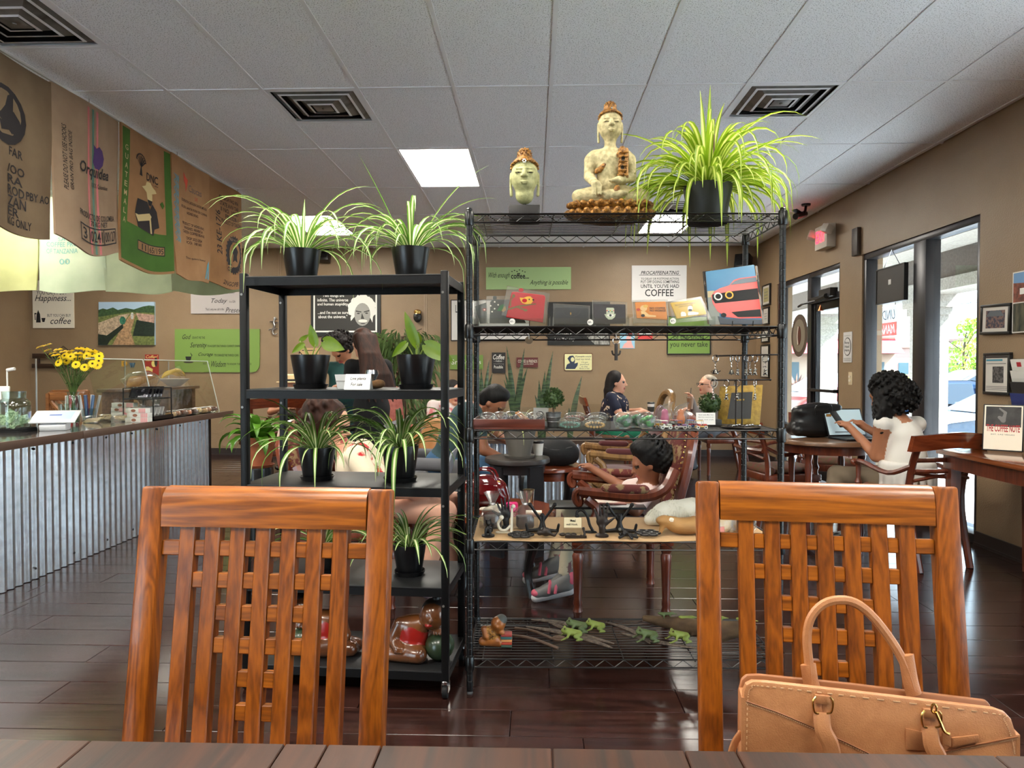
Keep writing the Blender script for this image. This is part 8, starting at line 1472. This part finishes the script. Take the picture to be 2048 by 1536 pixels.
# girl in the red armchair
t,X,_=person('girl with dark curly hair curled up in the red armchair',(.61,3.88,.755),(-.94,-.14,-.3),(.63,3.94,.57),(.52,3.96,.5),[((.6,3.82,.6),(.54,3.77,.52),(.4,3.84,.58)),((.6,4.06,.6),(.52,4.16,.58),(.36,4.22,.67))],[((.46,3.9,.5),(.2,3.88,.47),(.17,3.86,.17),(.07,3.85,.07)),((.46,4.0,.5),(.18,4.02,.47),(.12,4.02,.2),(.02,4.0,.12))],[skb,mat('top_blush',(222,198,192),.9),mat('pants_floral',(186,176,152),.9,rgb2=(120,84,84),nscale=14,contrast=(.6,.64)),mat('sneaker_grey',(110,108,106),.5)],.8,h=.0075)
hairobj(t,lambda q:(capshell(q,X,.8,1.05),curls(q,[(X(0,-.07,.08),(.085,.085,.08)),(X(0,-.12,.0),(.08,.08,.08)),(X(0,-.02,.1),(.07,.07,.05))],130,.010,3)),hbk,.0065)
for(x,y,z),e in(((.07,3.85,.065),(.17,3.86,.17)),((.02,4.0,.12),(.12,4.02,.2))):
    o=V(t['_o']);b=MB();a,c=V((x-.05,y,z-.02))-o,V((x+.115,y,z+.025))-o;q=SDF();q.cap(a,c,.03,.034,0,.02);q.cap(a+V((.05,0,.02)),c+V((0,0,.045)),.032,.034,0,.02);q.build('sneaker',mat('sneaker_grey',(110,108,106),.5),t,.006);q=SDF();q.cap(a+V((-.01,0,-.022)),c+V((.01,0,-.024)),.026,.028,0,.01);q.build('sole',mat('sole_white',(200,196,196),.5),t,.006)

    pk=mat('strap_pink',(206,90,110),.5)
    for k,w_ in((.06,.038),(.095,.04)):b=MB();b.tube(bez([a+V((k,-w_+.002,.012)),a+V((k+.006,-w_*.7,.055)),a+V((k+.01,0,.068)),a+V((k+.006,w_*.7,.055)),a+V((k,w_-.002,.012))],10),.009,6);b.obj('strap',pk,t)
    q=SDF();q.ell(a+V((-.006,0,.004)),(.03,.031,.022),0,.005);q.build('toe_cap',pk,t,.005);q=SDF();q.ell(c+V((.014,0,.04)),(.022,.033,.045),0,.005);q.build('heel_tab',pk,t,.005)
# woman with sunglasses and laptop
t,X,_=person('seated woman with brown hair and sunglasses behind the plant rack',(-1.12,3.92,.96),(.92,-.25,-.2),(-1.0,3.95,.72),(-.86,3.97,.52),[((-.96,3.79,.8),(-.82,3.7,.62),(-.64,3.78,.6)),((-1.0,4.12,.8),(-.85,4.18,.62),(-.66,4.06,.6))],[((-.82,3.88,.5),(-.48,3.8,.5),(-.6,3.74,.12),(-.5,3.7,.05)),((-.82,4.06,.5),(-.46,4.06,.5),(-.45,4.02,.12),(-.33,3.98,.05))],[skl,mat('dress_cream',(224,208,180),.9,rgb2=(190,40,44),nscale=7,contrast=(.6,.63)),skl,mat('sandal',(84,70,78),.6)],1.0)
hairobj(t,lambda q:(capshell(q,X,1,1.08),q.ell(X(0,-.11,.05),(.09,.08,.09),0,.03),curls(q,[(X(0,-.12,-.03),(.09,.08,.1)),(X(.04,-.06,.1),(.07,.07,.04))],30,.02,5)),hbr)
b=MB();[b.box((0,0,0),(.05,.008,.034)).xf(Matrix.Translation(X(e*.031,.106,.002))@V((.92,-.25,-.2)).to_track_quat('Y','Z').to_matrix().to_4x4(),len(b.v)-8)for e in(-1,1)];[b.tube([X(e*.055,.1,.008),X(e*.082,0,.006)],.003,5)for e in(-1,1)];b.obj('sunglasses',mat('lens_black',(14,14,18),.08),t,weld=False)
laptop('silver laptop on the lap of the woman with sunglasses',(-.6,3.9,.6),R(-90),75,mat('screen_white',(200,212,226),.3,emit=.08),mat('laptop_silver',(180,182,186),.3,.6))
fauteuil('red carved chair under the woman with sunglasses',(-1.0,3.98,0),pi,redw,brocade,brocade,.95)
# standing women
t,X,_=person('standing woman with long brown hair in a black dress',(-1.55,6.35,1.5),(-.6,.75,-.1),(-1.5,6.4,1.2),(-1.48,6.42,.92),[((-1.64,6.33,1.3),(-1.7,6.42,1.1),(-1.72,6.6,1.12)),((-1.36,6.46,1.3),(-1.32,6.55,1.06),(-1.45,6.7,1.08))],[((-1.54,6.4,.9),(-1.54,6.4,.5),(-1.54,6.42,.1),(-1.58,6.52,.04)),((-1.42,6.44,.9),(-1.42,6.44,.5),(-1.42,6.46,.1),(-1.44,6.57,.04))],[skl,mat('dress_black',(14,13,15),.9),mat('skirt_black',(11,11,13),.9,bump=.8,bscale=14,bstretch=(1,1,.05)),shoeb],1.0,'long',skirt=((-1.48,6.43,.3),.2))
def lng(q):
    capshell(q,X,1,1.06);k=random.Random(1)
    for i in range(20):a=-.9+i*.095;x0=V(X(math.sin(a*1.6)*.08,-.05-.05*math.cos(a),.05));q.chain([x0,x0+V((.05,-.05,-.16)),x0+V((.11+a*.05,-.07,-.34)),x0+V((.15+a*.07+k.uniform(-.02,.02),-.07,-.52+k.uniform(-.06,.05)))],[.03,.026,.022,.008],0,.012)
hairobj(t,lng,hbr)
t,X,_=person('standing woman in a teal top looking down with dark wavy hair',(-1.84,6.72,1.45),(-.35,-.55,-.75),(-1.86,6.8,1.18),(-1.86,6.84,.9),[((-2.04,6.76,1.29),(-2.12,6.66,1.05),(-1.98,6.56,1.02)),((-1.7,6.78,1.29),(-1.64,6.68,1.06),(-1.76,6.56,1.1))],[((-1.92,6.84,.88),(-1.93,6.82,.48),(-1.93,6.86,.1),(-1.95,6.74,.04)),((-1.78,6.84,.88),(-1.77,6.82,.48),(-1.77,6.86,.1),(-1.77,6.74,.04))],[skt,mat('top_teal',(22,66,62),.85),mat('trouser_teal',(18,50,52),.85),shoeb],1.0,'long')
hairobj(t,lambda q:(capshell(q,X,1,1.12),curls(q,[(X(0,-.06,.06),(.12,.12,.11)),(X(.0,-.02,.12),(.11,.1,.07))],110,.014,8)),hdb)
# man bent over
t,X,_=person('man in a teal shirt bent forward with short black hair',(-.3,5.3,1.02),(.75,-.25,-.75),(-.52,5.36,.9),(-.68,5.42,.55),[((-.44,5.2,.95),(-.36,5.14,.68),(-.22,5.12,.62)),((-.48,5.54,.95),(-.3,5.6,.75),(-.16,5.5,.68))],[((-.64,5.34,.52),(-.3,5.3,.52),(-.34,5.3,.12),(-.24,5.3,.05)),((-.64,5.52,.52),(-.34,5.6,.52),(-.34,5.6,.12),(-.24,5.6,.05))],[skb,mat('shirt_teal',(52,74,78),.9),mat('shorts_blue',(60,96,130),.9),shoeb])
hairobj(t,lambda q:(capshell(q,X,1,.98),q.ell(X(0,.0,.075),(.075,.08,.06),0,.01)),hbk,.007)
tub('grey lounge chair under the man in the teal shirt',(-.76,5.45,0),R(-90),mat('grey_cloth',(96,96,100),.9),.8)
# floral woman and man with glasses
nav=mat('top_navy_floral',(24,28,50),.85,rgb2=(222,196,170),nscale=16,contrast=(.6,.63))
t,X,_=person('woman in a navy floral top with long dark hair at the back table',(.99,8.5,1.11),(.95,-.25,.0),(.97,8.52,.83),(.95,8.55,.54),[((.9,8.32,.94),(1.0,8.22,.72),(1.22,8.26,.765)),((1.0,8.74,.94),(1.1,8.78,.74),(1.25,8.66,.765))],[((.97,8.46,.5),(1.3,8.4,.5),(1.28,8.4,.1),(1.4,8.4,.04)),((.97,8.64,.5),(1.28,8.66,.5),(1.26,8.66,.1),(1.38,8.66,.04))],[skl,nav,mat('skirt_green',(24,120,88),.85),shoeb],1.06,girth=1.35,thigh=1.25)
def lng2(q):
    capshell(q,X,1.06,1.04)
    for i in range(14):a=i/13;x0=V(X(-.075+.15*a,-.04-.05*math.sin(a*pi),.04));q.chain([x0,x0+V((-.03,-.02+.02*a,-.14)),x0+V((-.05+.06*abs(a-.5),-.03,-.3))],[.03,.03,.014],0,.015)
hairobj(t,lng2,hdb)
t,X,_=person('man with glasses and grey vest holding an iced coffee',(2.09,8.65,1.08),(-.97,-.2,.05),(2.17,8.7,.8),(2.2,8.75,.53),[((2.12,8.5,.92),(1.9,8.42,.74),(1.86,8.4,.9),(-.3,-.1,.6)),((2.18,8.9,.92),(2.1,8.92,.7),(1.9,8.75,.765))],[((2.14,8.65,.5),(1.86,8.62,.5),(1.92,8.6,.1),(1.82,8.58,.04)),((2.14,8.84,.5),(1.86,8.86,.5),(1.9,8.86,.1),(1.8,8.86,.04))],[skl,mat('vest_grey',(128,118,112),.9),mat('trouser_grey',(96,100,108),.85),shoeb],1.0,'long',girth=1.1)
hairobj(t,lambda q:(q.ell(X(0,-.05,.03),(.084,.075,.085),0,.01),q.ell(X(0,-.02,.075),(.07,.08,.05),0,.01)),hgr,.007)
b=MB();[b.tube([X(e*.031+.023*math.cos(a),.107,.002+.016*math.sin(a))for a in[i*pi/8 for i in range(16)]],.0025,5,True)for e in(-1,1)];[b.tube([X(e*.054,.106,.005),X(e*.08,0,.005)],.0025,5)for e in(-1,1)];b.obj('glasses',black,t,weld=False)
t=T('iced_coffee','clear cup of iced coffee with a straw in the man\'s hand','cup',(1.83,8.375,.80));MB().lathe([(.001,0),(.03,0),(.042,.13),(.001,.13)],n=18).obj('drink',mat('iced_coffee',(150,112,84),.3),t);MB().lathe([(.044,.13),(.043,.14),(.036,.15),(.001,.152)],n=18).obj('lid',clear('clear_cup',(240,244,242)),t);MB().cyl((0,0,.1),(.01,0,.25),.004,n=7).obj('straw',black,t)
t=T('coffee_cup','paper coffee cup with dark sleeve and black lid on the back table','cup',(1.38,8.42,.7405));MB().lathe([(.001,0),(.03,0),(.042,.12),(.001,.12)],n=18).obj('cup',white,t);MB().lathe([(.034,.025),(.041,.085),(.043,.085),(.036,.025)],n=18).obj('sleeve',mat('sleeve_dark',(54,56,50),.8),t);MB().lathe([(.045,.12),(.044,.135),(.036,.14),(.001,.14)],n=18).obj('lid',black,t)
# woman in white at the window
t,X,_=person('woman in a white sleeveless top with long black curly hair',(2.42,4.98,1.09),(-.45,.8,-.4),(2.52,4.9,.8),(2.53,4.88,.53),[((2.36,4.88,.9),(2.36,4.96,.67),(2.3,5.2,.83),(-.4,.5,.5)),((2.64,4.97,.89),(2.64,5.12,.7),(2.42,5.24,.84),(-.6,.3,.5))],[((2.46,4.92,.5),(2.16,5.12,.52),(2.02,5.0,.1),(1.94,5.08,.045)),((2.6,4.96,.5),(2.4,5.2,.52),(2.3,5.18,.1),(2.22,5.26,.045))],[skt,mat('top_white',(226,222,214),.85,bump=.5,bscale=16,bstretch=(1,1,.05)),mat('trouser_khaki',(112,98,80),.9),shoeb],1.0,'none',skirt=None)
def lng3(q):
    capshell(q,X,1,1.15);k=random.Random(4);curls(q,[(X(0,-.06,.05),(.12,.12,.1)),(X(0,-.1,-.05),(.13,.1,.12)),(X(-.07,.0,-.1),(.06,.06,.14))],120,.014,4)
    for i in range(16):
        x0=V(X(-.11+.2*i/15,-.08+.05*k.random(),-.02));L_=.26 if i<8 else .14;q.chain([x0+V((.012*math.sin(j*1.6+i),.012*math.cos(j*1.6+i),-L_*j/5*1.0))+V((-.03*j/5,0,0))for j in range(6)],[.026,.024,.022,.02,.017,.01],0,.008)
hairobj(t,lng3,hbk)
o=V(t['_o']);q=SDF();[q.cap(V((2.53+.15*math.cos(a),4.885+.13*math.sin(a),.62))-o,V((2.53+.17*math.cos(a),4.885+.15*math.sin(a),.47+.03*math.sin(a*3)))-o,.03,.018,0,.03)for a in[i*pi/9 for i in range(18)]];q.build('blouse_hem',MATS['top_white'],t,.009)
t=T('smartphone','dark smartphone held by the woman in white','phone',(2.24,5.3,.9),R(30));MB().box((0,0,0),(.072,.008,.145),(R(-40),0,0)).obj('case',black,t,bev=.003);MB().box((0,-.0045,.0),(.066,.001,.135),(R(-40),0,0)).obj('screen',mat('screen_pale',(176,196,202)),t,(0,.0012,.0012))
# straw hat man, far guest
t,X,_=person('man in a straw hat and tan shirt behind the plant rack',(-3.15,9.05,1.04),(.2,-.9,-.3),(-3.12,9.12,.8),(-3.12,9.16,.53),[((-3.32,9.08,.9),(-3.36,8.95,.72),(-3.15,8.86,.77)),((-2.92,9.08,.9),(-2.84,8.96,.72),(-2.98,8.84,.77))],[((-3.2,9.1,.5),(-3.18,8.82,.5),(-3.18,8.85,.1),(-3.18,8.72,.04)),((-3.04,9.1,.5),(-3.0,8.82,.5),(-3.0,8.85,.1),(-3.0,8.72,.04))],[skt,mat('shirt_sand',(176,158,122),.9,rgb2=(140,124,96),nscale=30),mat('trouser_grey',(96,100,108)),shoeb])
b=MB();b.lathe([(.16,.0),(.155,.008),(.09,.012),(.085,.09),(.06,.105),(.001,.1)],V(X(0,-.01,.06)),28);b.obj('straw_hat',mat('straw',(222,196,150),.8),t);MB().lathe([(.0915,.014),(.0905,.04)],V(X(0,-.01,.06)),28).obj('hat_band',black,t)
t,X,_=person('guest in a pale shirt seated behind the bent man',(-.86,7.55,1.02),(.6,-.75,-.2),(-.9,7.6,.78),(-.92,7.64,.52),[((-1.08,7.54,.88),(-1.08,7.4,.68),(-.92,7.3,.62)),((-.72,7.6,.88),(-.68,7.46,.68),(-.78,7.3,.62))],[((-1.0,7.6,.5),(-.98,7.28,.5),(-.98,7.3,.1),(-.98,7.18,.04)),((-.84,7.6,.5),(-.8,7.28,.5),(-.8,7.3,.1),(-.8,7.18,.04))],[skl,mat('shirt_pale',(206,190,186),.9,rgb2=(190,110,110),nscale=9,contrast=(.55,.6)),mat('trouser_grey',(96,100,108)),shoeb])
hairobj(t,lambda q:capshell(q,X,1,1.0),hdb)
tub('brown lounge chair under the guest in the pale shirt',(-.92,7.74,0),pi,mat('brown_leather',(96,66,46),.5),.8)
# ================================================================== FOREGROUND
oak=wood('oak_honey',(94,43,6),(156,84,17),'z',22,.36,.12,14);oakx=wood('oak_honey_x',(100,48,6),(168,94,20),'x',22,.34,.15,14)
def mission(label,loc,rz):
    """mission chair facing local -y; back leans to +y"""
    t=T('mission_chair',label,'chair',loc,rz,'mission dining chairs');W=.462;ln=lambda z:(z-.45)*.16;w2=W/2;top=1.05
    MB().bx(-w2+.02,-.4,.43,w2-.02,.0,.47).obj('seat',oakx,t,bev=.012)
    for s in(-1,1):
        x=s*(w2-.021);b=MB();b.bar((x,ln(.45),.45),(x,ln(top+.004),top+.004),.042,.036,up=(0,1,0));b.bar((x,.06,0),(x,ln(.45),.452),.042,.034,up=(0,1,0));b.obj('back_post',oak,t,bev=.006,seg=2);MB().bar((x,-.38,.44),(x,-.38,0),.042,.042).obj('leg',oak,t,bev=.004);MB().bx(x-.012,-.36,.18,x+.012,.02,.22).obj('stretcher',oak,t,bev=.003);MB().bx(x-.012,-.37,.37,x+.012,.0,.43).obj('side_rail',oak,t)
    pr=[(-.017,-.064),(-.021,-.03),(-.019,-.008),(-.01,.003),(.006,.005),(.017,-.004),(.017,-.064)];b=MB();xx=w2-.0425;y,z=ln(top),top;b.prism([(y+a-(c*-.16),z+c)for a,c in pr],-xx,xx,'yz');b.obj('top_rail',oakx,t,ang=50)
    zb,zt=.5,top-.062;MB().bx(-xx,ln(.5)-.013,.48,xx,ln(.5)+.013,.53).obj('lower_rail',oakx,t);n=7;st_=(2*xx)/(n+1);sx=[-xx+st_*(i+1)for i in range(n)]
    for x in sx:b=MB();b.bar((x,ln(zb),zb),(x,ln(zt),zt+.003),.0275,.024,up=(0,1,0));b.obj('slat',oak,t,bev=.002,seg=1)
    for r_,(i0,i1)in enumerate(((-1,7),(0,6),(1,5),(1,5),(2,4),(2,4))):
        z=zt-.042-r_*.055
        for k in range(i0,i1):a=-xx if k<0 else sx[k]+.0138;c=xx if k+1>=n else sx[k+1]-.0138;b=MB();b.bx(a,-.009,-.0135,c,.009,.0135);b.obj('lattice_block',oakx,t,(0,ln(z)+.001,z),(R(-9),0,0),bev=.0015,seg=1)
    return t
a,c=PY(283,984,1.285),PY(787,980,1.262);m=(a+c)/2;ln_=.096;mission('honey oak mission chair pulled up before the plant rack',(m.x,m.y-ln_,0),math.atan2(c.y-a.y,c.x-a.x))
a,c=PY(1395,980,1.375),PY(1880,988,1.325);m=(a+c)/2;rz2=math.atan2(c.y-a.y,c.x-a.x);mission('honey oak mission chair with the tan handbag on its seat',(m.x,m.y-ln_,0),rz2)
# table
t=T('dining_table','dark plank-topped table in front of the two mission chairs','table',(0,.55,0));tw=wood('table_dark',(24,12,7),(62,32,15),'y',10,.42,0)
xs=[-1.3,-.95,-.62,-.345,-.285,-.21,.025,.205,.275,.62,.95,1.3]
for i in range(len(xs)-1):MB().bx(xs[i]+.0008,-.4,.722,xs[i+1]-.0008,.415,.75).obj('plank',tw,t,bev=.0015,seg=1)
MB().bx(-1.28,-.38,.65,1.28,.39,.722).obj('apron',redw,t)
for x in(-1.2,1.2):
    for y in(-.32,.32):MB().bx(x-.04,y-.04,0,x+.04,y+.04,.65).obj('leg',redw,t)
# tan handbag on the right chair
bgm=mat('saffiano',(186,128,84),.42,rgb2=(176,118,76),nscale=60,bump=.2,bscale=500);stc=mat('stitch',(214,172,130),.6);bgd=mat('saffiano_edge',(150,96,60),.45)
Yf,Yk=1.075,1.165;p0=PY(1487,1370,Yf);t=T('tan_handbag','structured tan leather tote handbag standing on the right chair','handbag',(PY(1755,1500,1.12).x,1.12,.4705));O=t.location
def bp(u,v,Y):return PY(u,v,Y)-O
def panel(nm,pts,Y,th,m,bev=.004):
    n=len(pts);b=MB();P=[bp(u,v,Y)for u,v in pts];P=[V((p.x,p.y,max(p.z,0.0)))for p in P];b.add(P+[p+V((0,th,0))for p in P],[tuple(range(n)),tuple(range(2*n-1,n-1,-1))]+[(i,i+n,(i+1)%n+n,(i+1)%n)for i in range(n)]);return b.obj(nm,m,t,bev=bev)
front=[(1480,1850),(1487,1385),(1493,1370),(1506,1363),(1530,1364),(1700,1383),(1990,1418),(2012,1426),(2025,1440),(2036,1475),(2044,1850)]
fo=panel('front_panel',front,Yf,.012,bgm);back_=[(1475,1760),(1478,1382),(1484,1360),(1494,1351),(1520,1350),(1700,1368),(1975,1402),(1983,1412),(1985,1740)];panel('back_panel',back_,Yk,.01,bgd)
for us,nm in(((1483,1478),'side_panel'),((2032,1984),'side_panel')):
    P=[bp(us[0],1850,Yf),bp(us[0],1395 if us[0]<1600 else 1470,Yf),bp(us[1],1375 if us[0]<1600 else 1420,Yk),bp(us[1],1760,Yk)];P=[V((p.x,p.y,max(p.z,0)))for p in P];MB().add(P+[p+V((.006,0,0))for p in P],[(0,1,2,3),(7,6,5,4),(0,4,5,1),(1,5,6,2),(2,6,7,3),(3,7,4,0)]).obj(nm,bgm,t)
MB().add([(bp(1483,1840,Yf)).to_2d().to_3d(),(bp(2040,1840,Yf)).to_2d().to_3d(),(bp(1985,1740,Yk)).to_2d().to_3d(),(bp(1478,1740,Yk)).to_2d().to_3d()],[(0,1,2,3)]).obj('bottom',bgd,t)
def dashes(pts,nm='stitching'):
    b=MB();P=bez([bp(u,v,Yf-.0006)for u,v in pts],160)
    for i in range(0,160,2):b.bar(P[i],P[i].lerp(P[i+1],.9),.0014,.0008,up=(0,-1,0))
    b.obj(nm,stc,t,weld=False)
dashes([(1493,1500),(1496,1395),(1504,1376),(1522,1372),(1700,1392),(1985,1427),(2008,1440),(2024,1478),(2030,1510)])
def seam(pts,nm='seam'):b=MB();b.tube([bp(u,v,Yf-.0005)for u,v in pts],.0012,5);b.obj(nm,bgd,t);dashes([(u,v+4)for u,v in pts])
seam([(1492,1402),(1560,1426),(1640,1460),(1735,1505),(1760,1520)]);seam([(2035,1473),(1990,1482),(1940,1492),(1890,1503),(1860,1515)])
def strap(nm,pts,Y,w_,th,m,up=(0,-1,0)):
    b=MB();b.tube(bez([bp(u,v,Y+(0 if len(q)<1 else q[0]))for u,v,*q in pts],36),w_,8,flat=th,up=up);b.obj(nm,m,t)
strap('back_handle',[(1621,1366),(1618,1330),(1614,1270),(1625,1230),(1655,1204),(1700,1202),(1740,1228),(1785,1285),(1812,1335),(1826,1380)],Yk-.004,.0075,.75,bgm);b=MB()
for u,v,u1,v1 in((1616,1350,1626,1372),(1812,1332,1828,1384)):strap('handle_tab',[(u,v-22),((u+u1)/2,(v+v1)/2),(u1,v1+6)],Yk-.005,.0125,.35,bgm)
for u0,v0 in((1645,1400),(1862,1428)):
    strap('handle_loop',[(u0-2,v0+25,-.008),(u0+2,v0+60,-.014),(u0+16,v0+90,-.016),(u0+24,v0+130,-.014)],Yf,.0125,.4,bgm);panel('ring_tab',[(u0-14,v0-10),(u0+16,v0-7),(u0+16,v0+10),(u0-14,v0+8)],Yf-.005,.005,bgm,.001);panel('ring_patch',[(u0-18,v0+8),(u0-2,v0+8),(u0+4,v0+52),(u0-18,v0+50)],Yf-.002,.003,bgm,.0008)
    for s in(-1,1):b=MB();b.tube(bez([bp(u0+s*14+1,v0-6,Yf-.009),bp(u0+s*20+1,v0+4,Yf-.012),bp(u0+s*17+1,v0+24,Yf-.012),bp(u0+s*8,v0+27,Yf-.011)],10),.0016,6);b.obj('ring',gold,t)
b=MB();b.tube([bp(1868+5*math.cos(a),1417+9*math.sin(a),Yf-.012)for a in[i*pi/7 for i in range(14)]],.0017,6,True);b.obj('key_clasp',gold,t);b=MB();b.tube(bez([bp(1871,1424,Yf-.013),bp(1880,1444,Yf-.014),bp(1888,1462,Yf-.014),bp(1898,1468,Yf-.013)],12),.0024,6);b.obj('clasp_chain',gold,t)
panel('tag_flap',[(1812,1457),(1852,1466),(1852,1502),(1814,1500)],Yf-.002,.0025,bgm,.0006);panel('tag_strip',[(1885,1465),(1903,1466),(1903,1495),(1885,1490)],Yf-.009,.004,bgm,.001);panel('tag_strip',[(1903,1476),(1958,1470),(1958,1484),(1903,1496)],Yf-.004,.003,bgm,.0008)
strap('shoulder_strap',[(1484,1464),(1470,1485),(1462,1515),(1462,1560)],Yf+.02,.006,.4,bgm)
# floor crumbs and labels for look-alike daisies are left as they are
